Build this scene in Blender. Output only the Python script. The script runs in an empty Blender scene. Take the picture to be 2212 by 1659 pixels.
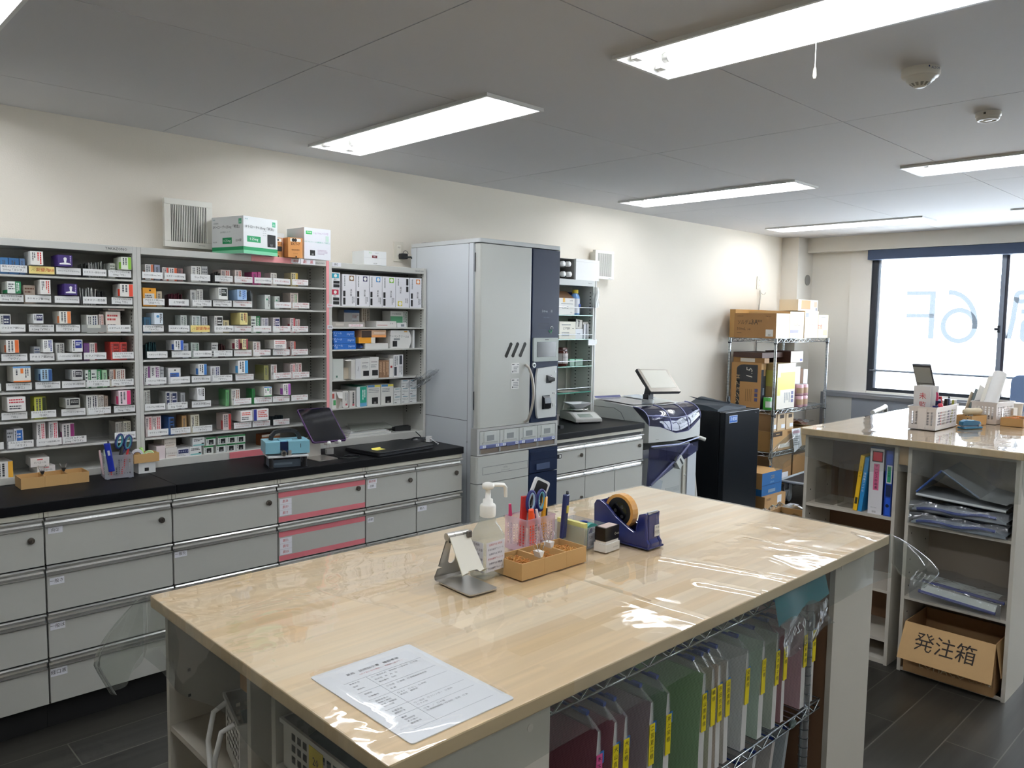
import bpy, bmesh, math, random
from math import sin, cos, pi, radians
from mathutils import Matrix, Vector

# ------------------------------------------------------------------ camera, world, exposure
SC = bpy.context.scene
COL = SC.collection
H_EYE = 1.55          # eye height; the camera stands at x = 0, y = 0
H_CEIL = 2.386
cam_d = bpy.data.cameras.new('camera')
cam_d.sensor_width = 36.0
cam_d.lens = 1702.97 / 2212 * 36.0
cam_d.clip_start = 0.02
cam_d.clip_end = 300
cam = bpy.data.objects.new('camera', cam_d)
COL.objects.link(cam)
def _aim():
    yaw, pitch, roll = radians(45.96898), radians(-4.68599), radians(0.87386)
    f = Vector((cos(yaw)*cos(pitch), sin(yaw)*cos(pitch), sin(pitch)))
    r = Vector((sin(yaw), -cos(yaw), 0.0))
    u = r.cross(f)
    c, s = cos(roll), sin(roll)
    r2, u2 = r*c + u*s, u*c - r*s
    m = Matrix((r2, u2, -f)).transposed().to_4x4()
    m.translation = Vector((0, 0, H_EYE))
    return m
cam.matrix_world = _aim()
SC.camera = cam

world = bpy.data.worlds.new('sky')
SC.world = world
world.use_nodes = True
_bg = world.node_tree.nodes['Background']
_bg.inputs[0].default_value = (0.80, 0.90, 1.0, 1)
_bg.inputs[1].default_value = 9.0
sun_d = bpy.data.lights.new('sun', 'SUN')
sun_d.energy = 14.0
sun_d.angle = radians(1.0)
sun_o = bpy.data.objects.new('sun', sun_d)
COL.objects.link(sun_o)
sun_o.rotation_euler = (radians(42), 0, radians(-60))   # from behind our own building on to the one across the street
SC.view_settings.view_transform = 'Standard'
SC.view_settings.look = 'None'
SC.view_settings.exposure = 0.58
SC.view_settings.gamma = 1.0
SC.view_settings.use_curve_mapping = False
TUBE_POWER = 22.0
try:
    SC.cycles.use_denoising = True
    SC.cycles.max_bounces = 9
    SC.cycles.diffuse_bounces = 5
    SC.cycles.glossy_bounces = 4
    SC.cycles.transmission_bounces = 5
    SC.cycles.transparent_max_bounces = 40
    SC.cycles.caustics_reflective = False
    SC.cycles.caustics_refractive = False
    SC.cycles.sample_clamp_indirect = 6.0
except Exception:
    pass

# ------------------------------------------------------------------ materials
_MC = {}
def lin(c):
    if isinstance(c, str):
        c = c.lstrip('#')
        c = tuple(int(c[i:i+2], 16)/255 for i in (0, 2, 4))
    return tuple((x/12.92 if x <= 0.04045 else ((x+0.055)/1.055)**2.4) for x in c)
def _nodes(name):
    m = bpy.data.materials.new(name)
    m.use_nodes = True
    nt = m.node_tree
    return m, nt, nt.nodes['Principled BSDF'], nt.nodes['Material Output']
def P(color, rough=0.5, metal=0.0, noise=0.0, scale=30.0, bump=0.0, coat=0.0, spec=0.5, sheen=0.0):
    """principled material; noise varies the colour a little, bump roughens it"""
    key = ('P', color, rough, metal, noise, scale, bump, coat, spec)
    if key in _MC: return _MC[key]
    m, nt, b, out = _nodes('mat_%d' % len(_MC))
    L = lin(color)
    b.inputs['Base Color'].default_value = (*L, 1)
    b.inputs['Roughness'].default_value = rough
    b.inputs['Metallic'].default_value = metal
    b.inputs['Specular IOR Level'].default_value = spec
    if coat:
        b.inputs['Coat Weight'].default_value = coat
        b.inputs['Coat Roughness'].default_value = 0.05
    if noise or bump:
        tc = nt.nodes.new('ShaderNodeTexCoord')
        nz = nt.nodes.new('ShaderNodeTexNoise')
        nz.inputs['Scale'].default_value = scale
        nz.inputs['Detail'].default_value = 3
        nt.links.new(tc.outputs['Object'], nz.inputs['Vector'])
        if noise:
            mx = nt.nodes.new('ShaderNodeMix'); mx.data_type = 'RGBA'
            mx.inputs['A'].default_value = (*[x*(1-noise) for x in L], 1)
            mx.inputs['B'].default_value = (*[min(1, x*(1+noise)) for x in L], 1)
            nt.links.new(nz.outputs['Fac'], mx.inputs['Factor'])
            nt.links.new(mx.outputs['Result'], b.inputs['Base Color'])
        if bump:
            bp = nt.nodes.new('ShaderNodeBump')
            bp.inputs['Strength'].default_value = bump
            bp.inputs['Distance'].default_value = 0.002
            nt.links.new(nz.outputs['Fac'], bp.inputs['Height'])
            nt.links.new(bp.outputs['Normal'], b.inputs['Normal'])
    _MC[key] = m
    return m
def CLEAR(tint='#ffffff', opac=0.06, rough=0.03, refl=0.9, body='#e8eef0', bump=0.0, scale=12.0, dist=0.004):
    """thin clear film or sheet: see-through, with a real surface reflection and a little milky body"""
    key = ('C', tint, opac, rough, refl, body, bump, scale)
    if key in _MC: return _MC[key]
    m, nt, b, out = _nodes('film_%d' % len(_MC))
    nt.nodes.remove(b)
    tr = nt.nodes.new('ShaderNodeBsdfTransparent'); tr.inputs[0].default_value = (*lin(tint), 1)
    df = nt.nodes.new('ShaderNodeBsdfDiffuse'); df.inputs[0].default_value = (*lin(body), 1)
    gl = nt.nodes.new('ShaderNodeBsdfGlossy'); gl.inputs['Roughness'].default_value = rough
    geo = nt.nodes.new('ShaderNodeNewGeometry')
    def mth(op, v0=None, v1=None, l0=None):
        n = nt.nodes.new('ShaderNodeMath'); n.operation = op
        if v0 is not None: n.inputs[0].default_value = v0
        if v1 is not None: n.inputs[1].default_value = v1
        if l0 is not None: nt.links.new(l0, n.inputs[0])
        return n
    dt = nt.nodes.new('ShaderNodeVectorMath'); dt.operation = 'DOT_PRODUCT'
    nt.links.new(geo.outputs['Incoming'], dt.inputs[0]); nt.links.new(geo.outputs['Normal'], dt.inputs[1])
    ab = mth('ABSOLUTE', l0=dt.outputs['Value']); iv = mth('SUBTRACT', v0=1.0); nt.links.new(ab.outputs[0], iv.inputs[1])
    pw = mth('POWER', v1=5.0, l0=iv.outputs[0]); ml = mth('MULTIPLY', v1=.95*refl, l0=pw.outputs[0]); fa = mth('ADD', v1=.045*refl, l0=ml.outputs[0])
    fa.use_clamp = True
    m1 = nt.nodes.new('ShaderNodeMixShader'); m1.inputs[0].default_value = opac
    m2 = nt.nodes.new('ShaderNodeMixShader')
    nt.links.new(tr.outputs[0], m1.inputs[1]); nt.links.new(df.outputs[0], m1.inputs[2])
    nt.links.new(fa.outputs[0], m2.inputs[0])
    nt.links.new(m1.outputs[0], m2.inputs[1]); nt.links.new(gl.outputs[0], m2.inputs[2])
    nt.links.new(m2.outputs[0], out.inputs[0])
    if bump:
        tc = nt.nodes.new('ShaderNodeTexCoord')
        nz = nt.nodes.new('ShaderNodeTexNoise'); nz.inputs['Scale'].default_value = scale; nz.inputs['Detail'].default_value = 2
        nz.inputs['Distortion'].default_value = 0.6
        bp = nt.nodes.new('ShaderNodeBump'); bp.inputs['Strength'].default_value = bump; bp.inputs['Distance'].default_value = dist
        nt.links.new(tc.outputs['Object'], nz.inputs['Vector']); nt.links.new(nz.outputs['Fac'], bp.inputs['Height'])
        nt.links.new(bp.outputs['Normal'], gl.inputs['Normal']); nt.links.new(bp.outputs['Normal'], dt.inputs[1])
    _MC[key] = m
    return m
def GLOW(color, power):
    key = ('E', color, power)
    if key in _MC: return _MC[key]
    m, nt, b, out = _nodes('glow_%d' % len(_MC))
    nt.nodes.remove(b)
    e = nt.nodes.new('ShaderNodeEmission')
    e.inputs[0].default_value = (*lin(color), 1); e.inputs[1].default_value = power
    nt.links.new(e.outputs[0], out.inputs[0])
    _MC[key] = m
    return m
def PLANKS(name, tones, plank_l, plank_w, grain=0.25, rough=0.4, groove=0.0, gscale=1.0, axis='X', coat=0.0, mortar=None):
    """boards laid along X: a brick pattern gives each board its tone, stretched noise gives the grain"""
    m, nt, b, out = _nodes(name)
    N = nt.nodes.new; K = nt.links.new
    tc = N('ShaderNodeTexCoord')
    mp = N('ShaderNodeMapping')
    if axis == 'Y': mp.inputs['Rotation'].default_value = (0, 0, pi/2)
    K(tc.outputs['Object'], mp.inputs['Vector'])
    br = N('ShaderNodeTexBrick')
    br.inputs['Color1'].default_value = (0, 0, 0, 1); br.inputs['Color2'].default_value = (1, 1, 1, 1)
    br.inputs['Mortar'].default_value = (0.5, 0.5, 0.5, 1)
    br.inputs['Scale'].default_value = 1.0
    br.inputs['Mortar Size'].default_value = groove
    br.inputs['Mortar Smooth'].default_value = 0.0
    br.inputs['Bias'].default_value = 0.0
    br.inputs['Brick Width'].default_value = plank_l
    br.inputs['Row Height'].default_value = plank_w
    br.offset = 0.37; br.offset_frequency = 2
    K(mp.outputs[0], br.inputs['Vector'])
    ramp = N('ShaderNodeValToRGB')
    ramp.color_ramp.elements[0].color = (*lin(tones[0]), 1); ramp.color_ramp.elements[0].position = 0.0
    ramp.color_ramp.elements[1].color = (*lin(tones[-1]), 1); ramp.color_ramp.elements[1].position = 1.0
    for i, t in enumerate(tones[1:-1]):
        e = ramp.color_ramp.elements.new((i+1)/(len(tones)-1)); e.color = (*lin(t), 1)
    K(br.outputs['Color'], ramp.inputs['Fac'])
    # grain, shifted per board
    sc = N('ShaderNodeMapping'); sc.inputs['Scale'].default_value = (1.6*gscale, 34*gscale, 8)
    ad = N('ShaderNodeVectorMath'); ad.operation = 'ADD'
    ml = N('ShaderNodeVectorMath'); ml.operation = 'SCALE'; ml.inputs['Scale'].default_value = 7.3
    K(br.outputs['Color'], ml.inputs[0]); K(mp.outputs[0], ad.inputs[0]); K(ml.outputs[0], ad.inputs[1])
    K(ad.outputs[0], sc.inputs['Vector'])
    nz = N('ShaderNodeTexNoise'); nz.inputs['Scale'].default_value = 1.0; nz.inputs['Detail'].default_value = 5; nz.inputs['Distortion'].default_value = 0.8
    K(sc.outputs[0], nz.inputs['Vector'])
    gr = N('ShaderNodeMapRange'); gr.inputs['From Min'].default_value = 0.35; gr.inputs['From Max'].default_value = 0.7
    gr.inputs['To Min'].default_value = 1.0; gr.inputs['To Max'].default_value = 1.0-grain
    K(nz.outputs['Fac'], gr.inputs['Value'])
    mx = N('ShaderNodeMix'); mx.data_type = 'RGBA'; mx.blend_type = 'MULTIPLY'; mx.inputs['Factor'].default_value = 1
    K(ramp.outputs['Color'], mx.inputs['A']); K(gr.outputs['Result'], mx.inputs['B'])
    last = mx.outputs['Result']
    if groove and mortar:
        m3 = N('ShaderNodeMix'); m3.data_type = 'RGBA'; m3.inputs['B'].default_value = (*lin(mortar), 1)
        K(last, m3.inputs['A']); K(br.outputs['Fac'], m3.inputs['Factor']); last = m3.outputs['Result']
    K(last, b.inputs['Base Color'])
    b.inputs['Roughness'].default_value = rough
    if coat:
        b.inputs['Coat Weight'].default_value = coat; b.inputs['Coat Roughness'].default_value = 0.08
    bp = N('ShaderNodeBump'); bp.inputs['Strength'].default_value = 0.08; bp.inputs['Distance'].default_value = 0.001
    K(nz.outputs['Fac'], bp.inputs['Height']); K(bp.outputs['Normal'], b.inputs['Normal'])
    return m

# ------------------------------------------------------------------ mesh building
class MB:
    """collects shapes and links them as one mesh object"""
    def __init__(s):
        s.v, s.f, s.m, s.sm, s.mats = [], [], [], [], []
        s.T = Matrix.Identity(4)
    def mi(s, mat):
        if mat not in s.mats: s.mats.append(mat)
        return s.mats.index(mat)
    def add(s, vs, fs, mat, smooth=False):
        o = len(s.v); k = s.mi(mat)
        s.v += [tuple(s.T @ Vector(p)) for p in vs]
        for f in fs:
            s.f.append([i+o for i in f]); s.m.append(k); s.sm.append(smooth)
        return s
    def box(s, x0, x1, y0, y1, z0, z1, mat, skip=''):
        vs = [(x0,y0,z0),(x1,y0,z0),(x1,y1,z0),(x0,y1,z0),(x0,y0,z1),(x1,y0,z1),(x1,y1,z1),(x0,y1,z1)]
        F = {'b':(0,3,2,1),'t':(4,5,6,7),'f':(0,1,5,4),'k':(2,3,7,6),'l':(3,0,4,7),'r':(1,2,6,5)}
        return s.add(vs, [F[k] for k in F if k not in skip], mat)
    def rbox(s, x0, x1, y0, y1, z0, z1, r, mat, axis='z', n=4, taper=1.0):
        """box with its edges along one axis rounded"""
        if axis == 'z': a0,a1,b0,b1,c0,c1 = x0,x1,y0,y1,z0,z1
        elif axis == 'y': a0,a1,b0,b1,c0,c1 = x0,x1,z0,z1,y0,y1
        else: a0,a1,b0,b1,c0,c1 = y0,y1,z0,z1,x0,x1
        poly = rrect(a0, a1, b0, b1, r, n)
        return s.prism(poly, c0, c1, mat, axis, taper)
    def prism(s, poly, c0, c1, mat, axis='z', taper=1.0, smooth=False):
        n = len(poly)
        ca = sum(p[0] for p in poly)/n; cb = sum(p[1] for p in poly)/n
        def pt(a, b, c):
            return (a,b,c) if axis == 'z' else ((a,c,b) if axis == 'y' else (c,a,b))
        vs = [pt(a,b,c0) for a,b in poly] + [pt(ca+(a-ca)*taper, cb+(b-cb)*taper, c1) for a,b in poly]
        fs = [tuple(range(n-1,-1,-1)), tuple(range(n,2*n))]
        o = len(s.v)
        s.add(vs, fs, mat)
        s.add([], [], mat)
        k = s.mi(mat)
        for i in range(n):
            j = (i+1) % n
            s.f.append([o+i, o+j, o+n+j, o+n+i]); s.m.append(k); s.sm.append(smooth)
        return s
    def quad(s, a, b, c, d, mat):
        return s.add([a,b,c,d], [(0,1,2,3)], mat)
    def cyl(s, p0, p1, r, mat, n=16, r1=None, caps=True, smooth=True):
        p0, p1 = Vector(p0), Vector(p1)
        r1 = r if r1 is None else r1
        z = (p1-p0).normalized()
        x = z.orthogonal().normalized(); y = z.cross(x)
        vs = []
        for p, rr in ((p0, r), (p1, r1)):
            vs += [tuple(p + (x*cos(2*pi*i/n) + y*sin(2*pi*i/n))*rr) for i in range(n)]
        s.add(vs, [(i,(i+1)%n,n+(i+1)%n,n+i) for i in range(n)], mat, smooth)
        if caps:
            s.add(vs, [tuple(range(n-1,-1,-1)), tuple(range(n,2*n))], mat)
        return s
    def tube(s, pts, r, mat, n=8, closed=False, caps=True):
        pts = [Vector(p) for p in pts]
        m = len(pts); vs = []; x = None
        for i, p in enumerate(pts):
            a = pts[(i-1) % m] if (closed or i > 0) else p
            b = pts[(i+1) % m] if (closed or i < m-1) else p
            z = (b-a).normalized() if (b-a).length > 1e-9 else Vector((0,0,1))
            if x is None: x = z.orthogonal().normalized()
            x = (x - z*x.dot(z))
            x = x.normalized() if x.length > 1e-6 else z.orthogonal().normalized()
            y = z.cross(x)
            rr = r[i] if isinstance(r, (list, tuple)) else r
            vs += [tuple(p + (x*cos(2*pi*k/n)+y*sin(2*pi*k/n))*rr) for k in range(n)]
        fs = []
        for i in range(m if closed else m-1):
            j = (i+1) % m
            fs += [(i*n+k, i*n+(k+1)%n, j*n+(k+1)%n, j*n+k) for k in range(n)]
        s.add(vs, fs, mat, True)
        if caps and not closed:
            s.add(vs, [tuple(range(n-1,-1,-1)), tuple(range((m-1)*n, m*n))], mat)
        return s
    def lathe(s, prof, mat, c=(0,0,0), n=24, smooth=True, sx=1.0, sy=1.0):
        """profile of (radius, height) turned round the vertical"""
        vs = [(c[0]+r*cos(2*pi*i/n)*sx, c[1]+r*sin(2*pi*i/n)*sy, c[2]+h) for r,h in prof for i in range(n)]
        m = len(prof)
        fs = [(j*n+i, j*n+(i+1)%n, (j+1)*n+(i+1)%n, (j+1)*n+i) for j in range(m-1) for i in range(n)]
        s.add(vs, fs, mat, smooth)
        if prof[0][0] > 1e-6: s.add(vs[:n], [tuple(range(n-1,-1,-1))], mat)
        if prof[-1][0] > 1e-6: s.add(vs[-n:], [tuple(range(n))], mat)
        return s
    def grid(s, nu, nv, fn, mat, smooth=True):
        vs = [tuple(fn(i/nu, j/nv)) for j in range(nv+1) for i in range(nu+1)]
        w = nu+1
        return s.add(vs, [(j*w+i, j*w+i+1, (j+1)*w+i+1, (j+1)*w+i) for j in range(nv) for i in range(nu)], mat, smooth)
    def text(s, body, size, mat, o, u=(1,0,0), v=(0,0,1), align='CENTER', thick=0.0, res=1, sx=1.0, valign='CENTER', slant=0.0):
        """flat lettering: o is the anchor, u the reading direction, v the up direction"""
        vs, fs = glyphs(body, align, valign, res)
        O, U, V = Vector(o), Vector(u).normalized(), Vector(v).normalized()
        s.add([tuple(O + U*((p[0]+slant*p[1])*size*sx) + V*(p[1]*size)) for p in vs], fs, mat)
        return s
    def build(s, name, parent=None, loc=None, rot=None, bevel=0.0, seg=2, label=None, cat=None, group=None, kind=None, autosmooth=False):
        me = bpy.data.meshes.new(name)
        me.from_pydata(s.v, [], s.f)
        for mt in s.mats: me.materials.append(mt)
        me.polygons.foreach_set('material_index', s.m)
        me.polygons.foreach_set('use_smooth', s.sm)
        me.update()
        o = bpy.data.objects.new(name, me)
        COL.objects.link(o)
        if parent: o.parent = parent
        if loc is not None: o.location = loc
        if rot is not None: o.rotation_euler = (0,0,rot) if isinstance(rot, (int,float)) else rot
        if bevel:
            bv = o.modifiers.new('bevel', 'BEVEL'); bv.width = bevel; bv.segments = seg; bv.limit_method = 'ANGLE'; bv.angle_limit = radians(50)
        tag(o, label, cat, group, kind)
        return o
def rrect(a0, a1, b0, b1, r, n=4):
    out = []
    for cx, cy, st in ((a1-r,b0+r,-pi/2),(a1-r,b1-r,0),(a0+r,b1-r,pi/2),(a0+r,b0+r,pi)):
        for i in range(n+1):
            t = st + (pi/2)*i/n
            out.append((cx+r*cos(t), cy+r*sin(t)))
    return out
_GL = {}
def glyphs(body, align, valign, res):
    key = (body, align, valign, res)
    if key not in _GL:
        cu = bpy.data.curves.new('lettering', 'FONT')
        cu.body = body; cu.align_x = align; cu.align_y = valign; cu.resolution_u = res; cu.size = 1.0
        o = bpy.data.objects.new('lettering', cu)
        COL.objects.link(o)
        dg = bpy.context.evaluated_depsgraph_get()
        me = bpy.data.meshes.new_from_object(o.evaluated_get(dg))
        _GL[key] = ([tuple(v.co[:2]) for v in me.vertices], [tuple(p.vertices) for p in me.polygons])
        bpy.data.objects.remove(o); bpy.data.curves.remove(cu); bpy.data.meshes.remove(me)
    return _GL[key]
def tag(o, label=None, cat=None, group=None, kind=None):
    if label: o['label'] = label
    if cat: o['category'] = cat
    if group: o['group'] = group
    if kind: o['kind'] = kind
    return o
def thing(name, label, cat, loc=(0,0,0), rot=0, group=None):
    o = bpy.data.objects.new(name, None)
    o.empty_display_size = 0.05
    COL.objects.link(o)
    o.location = loc
    o.rotation_euler = (0,0,rot) if isinstance(rot, (int,float)) else rot
    return tag(o, label, cat, group)
def arc(c, r, a0, a1, n, plane='xz', k=0.0):
    out = []
    for i in range(n+1):
        t = a0+(a1-a0)*i/n
        p, q = c[0]+r*cos(t), c[1]+r*sin(t)
        out.append((p,k,q) if plane == 'xz' else ((p,q,k) if plane == 'xy' else (k,p,q)))
    return out
ORD = ['first','second','third','fourth','fifth','sixth','seventh','eighth','ninth','tenth','eleventh','twelfth','thirteenth',
       'fourteenth','fifteenth','sixteenth','seventeenth','eighteenth','nineteenth','twentieth']
rnd = random.Random(7)
# ------------------------------------------------------------------ the setting
YW, XW = 3.80, 7.65            # long wall, window wall
XL, YF = -1.9, -2.6            # walls behind the camera
WALLPAPER = P('#e3dccf', 0.75, noise=0.02, scale=180, bump=0.25)
GREYWALL = P('#d9d5cc', 0.7, noise=0.02, scale=120, bump=0.1)
CEILM = P('#cfcfd1', 0.8, noise=0.02, scale=3.0)
MB().box(XL, XW, YF, YW, -0.1, 0, PLANKS('floor_boards', ['#2b2a27','#383630','#33322f','#45423b'], 1.2, 0.18, 0.5, 0.36, 0.0022, 0.6, mortar='#5a5750')).build('floor', kind='structure')
MB().box(XL-.1, XW+.1, YW, YW+.1, 0, H_CEIL+.2, WALLPAPER).build('wall_back', kind='structure')
MB().box(XL-.1, XL, YF, YW, 0, H_CEIL+.2, WALLPAPER).build('wall_left', kind='structure')
MB().box(XL-.1, XW+.1, YF-.1, YF, 0, H_CEIL+.2, WALLPAPER).build('wall_front', kind='structure')
# ceiling boards with open joints and holes for the lamps
LX = [(0.28, 0.56), (2.015, 2.295), (4.43, 4.715), (6.50, 6.79)]
LY = [(2.24, 3.52), (0.35, 1.63), (-1.54, -0.26)]  # last row is out of view, added to light the room evenly
jx = [1.407-1.868*2, 1.407-1.868, 1.407, 3.297, 5.150, 7.02]
jy = [3.337, 2.400, 1.463, 0.526, -0.411, -1.348, -2.285]
G = 0.0022
xs = sorted({XL, XW} | {v for a in jx if XL < a < XW for v in (a-G, a+G)} | {v for a in LX for v in a})
ys = sorted({YF, YW} | {v for a in jy for v in (a-G, a+G)} | {v for a in LY for v in a})
c = MB()
for i in range(len(xs)-1):
    for j in range(len(ys)-1):
        mx, my = (xs[i]+xs[i+1])/2, (ys[j]+ys[j+1])/2
        if any(abs(mx-a) < G for a in jx) or any(abs(my-a) < G for a in jy): continue
        if any(a < mx < b for a, b in LX) and any(a < my < b for a, b in LY): continue
        c.box(xs[i], xs[i+1], ys[j], ys[j+1], H_CEIL, H_CEIL+.012, CEILM)
c.box(XL, XW, YF, YW, H_CEIL+.16, H_CEIL+.2, P('#3a3835', 0.9))
c.build('ceiling', kind='structure')
# column and beam in the far corner
MB().box(7.34, XW, 3.63, YW, 0, H_CEIL, GREYWALL).build('wall_column', kind='structure')
MB().box(7.53, XW, YF, 3.63, 2.245, H_CEIL, GREYWALL).build('wall_beam', kind='structure')
# window wall with its opening
WY0, WY1, WZ0, WZ1 = -1.2, 3.045, 0.925, 2.245
w = MB()
w.box(XW, XW+.2, WY1, 3.63, 0, 2.245, GREYWALL)
w.box(XW, XW+.2, YF, WY0, 0, 2.245, GREYWALL)
w.box(XW, XW+.2, WY0, WY1, 0, WZ0, GREYWALL)
w.build('wall_right', kind='structure')
MB().box(XW-.018, XW, WY1, 3.24, .9, 2.245, P('#dcd8d0', .6)).build('trim_1', kind='structure')
# window: dark aluminium frame, four panes
NAVY = P('#2c3644', 0.35, spec=0.5)
DARKAL = P('#2a2e36', 0.35, metal=0.4)
win = thing('window_1', None, None, (XW, 0, 0)); win['kind'] = 'structure'
f = MB()
f.box(.0, .12, WY1-.05, WY1, WZ0, WZ1, DARKAL); f.box(0, .12, WY0, WY0+.05, WZ0, WZ1, DARKAL)
f.box(0, .12, WY0+.05, WY1-.05, WZ0, WZ0+.03, DARKAL); f.box(0, .12, WY0+.05, WY1-.05, WZ1-.05, WZ1, DARKAL)
f.box(.02, .035, WY1-.075, WY1-.05, WZ0+.03, WZ1-.05, P('#b9c6d6', .3, metal=.6))
f.build('frame', win)
MULL = [1.945, 0.90, -0.15]
for y in MULL:
    MB().box(.015, .075, y-.028, y+.028, WZ0+.03, WZ1-.05, P('#4c4c55', .35, metal=.5)).box(.0, .015, y-.006, y+.028, WZ0+.03, WZ1-.05, P('#8b93a0', .3, metal=.6)).build('mullion', win)
    MB().rbox(-.012, .015, y+.01, y+.03, 1.50, 1.56, .006, DARKAL).box(-.02, -.012, y+.012, y+.05, 1.52, 1.54, DARKAL).build('latch', win)
GL = CLEAR('#ffffff', 0.0, 0.0, 0.6)
STRK = CLEAR('#4a4e52', .04, .3, .3, '#c0c6cc')
edges = [WY1-.075] + MULL + [WY0+.05]
for i in range(4):
    a, b = edges[i], edges[i+1]
    o = 0 if i == 0 else .028
    g = MB().box(.04, .046, b+.028 if i < 3 else b, a-o, WZ0+.03, WZ1-.05, GL)
    if i in (0, 1):   # lettering on the outside of the glass, read from the street
        X = .0475
        def stroke(pts, wd, closed=False):
            pts = [Vector(p) for p in pts]
            n = len(pts); L = []; R = []
            for k, p in enumerate(pts):
                q0 = pts[(k-1) % n] if (closed or k) else p
                q1 = pts[(k+1) % n] if (closed or k < n-1) else p
                d = (q1-q0).normalized(); nn = Vector((-d.y, d.x))
                L.append(p+nn*wd/2); R.append(p-nn*wd/2)
            vs = [(X, p.x, p.y) for p in L] + [(X, p.x, p.y) for p in R]
            g.add(vs, [(k, (k+1) % n, n+(k+1) % n, n+k) for k in range(n if closed else n-1)], STRK)
        if i == 0:
            # F then 6, mirrored from inside
            FX = 2.54
            stroke([(2.515, 1.432), (2.515, 1.862)], .048)
            stroke([(2.539, 1.845), (2.74, 1.845)], .036)
            stroke([(2.50, 1.640), (2.735, 1.640)], .036)
            cx, cz, R_ = 2.290, 1.555, .128
            stroke([(cx+R_*cos(t*2*pi/40), cz+R_*1.06*sin(t*2*pi/40)) for t in range(40)], .042, True)
            stroke([(2.388, 1.85)] + [(2.388-.225*sin(t*pi/2/14), 1.575+.275*cos(t*pi/2/14)) for t in range(15)] + [(2.165, 1.53)], .042)
        else:
            def rr(y0, y1, z0, z1, wd, r=.04, top_open=False):
                stroke(rrect(y0, y1, z0, z1, r, 4), wd, True)
            for off in (0.0,):
                rr(1.50, 1.86, 1.765, 1.84, .04, .03)
                stroke([(1.86, 1.80), (1.875, 1.62), (1.90, 1.45)], .04)
                stroke([(1.50, 1.68), (1.82, 1.68)], .04)
                rr(1.60, 1.80, 1.44, 1.60, .038, .03)
                stroke([(1.50, 1.68), (1.48, 1.50), (1.50, 1.42), (1.56, 1.41)], .04)
            stroke([(1.02, 1.80), (1.36, 1.80)], .038); stroke([(1.12, 1.86), (1.12, 1.76)], .036); stroke([(1.26, 1.86), (1.26, 1.76)], .036)
            rr(1.12, 1.26, 1.58, 1.72, .032, .02); stroke([(1.02, 1.54), (1.36, 1.54)], .036); stroke([(1.19, 1.58), (1.19, 1.41)], .036)
            stroke([(1.17, 1.53), (1.04, 1.43)], .034); stroke([(1.21, 1.53), (1.34, 1.43)], .034)
    g.build('glass_pane', win)
MB().box(-.11, 0, WY0, 3.05, 2.155, 2.243, P('#33435e', 0.6)).build('blind_box', win)
MB().cyl((.01, WY1-.02, 1.122), (.01, WY0, 1.122), .011, P('#8f97a3', .3, metal=.7), 12).build('guard_rail', win)
MB().box(-.09, .0, WY0, 3.42, .885, .905, P('#c9cbcc', .4)).box(-.1, -.09, WY0, 3.42, .87, .91, P('#9a9ca0', .3, metal=.6)).build('sill', win)
# low framed panel under the window
lp = MB()
AL = P('#8d9095', .35, metal=.7)
lp.box(-.135, -.105, .9, 3.42, .0, .885, P('#7d828a', .6))
lp.box(-.15, -.135, 3.385, 3.42, 0, .895, AL).box(-.15, -.135, .9, 3.385, .86, .895, AL)
lp.box(-.14, -.135, 3.12, 3.385, 0, .86, P('#a9aaa6', .6))
lp.build('trim_2', kind='structure', loc=(XW, 0, 0))
# street side: white house across the street
ex = MB()
WH = P('#f4f4f2', .8); GLB = P('#8fb3d4', .3)
ex.box(17, 25, -14, 16, -14, 0.75, WH)
for yy in (-2.5, 0.2, 3.1, 5.4, 8.0):
    for zz in (-.55, -3.4):
        ex.box(16.9, 17, yy-.85, yy+.85, zz-.5, zz+.55, P('#dfe6ec', .6))
        ex.box(16.88, 16.9, yy-.75, yy+.75, zz-.42, zz+.48, GLB)
ex.build('house_across_street', kind='structure')
MB().box(16.0, 60, -40, 40, -14.2, -14, P('#8d8d8a', .9)).box(8, 16, -40, 40, -14.25, -14.1, P('#6d6d6d', .9)).build('street', kind='structure')

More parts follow.
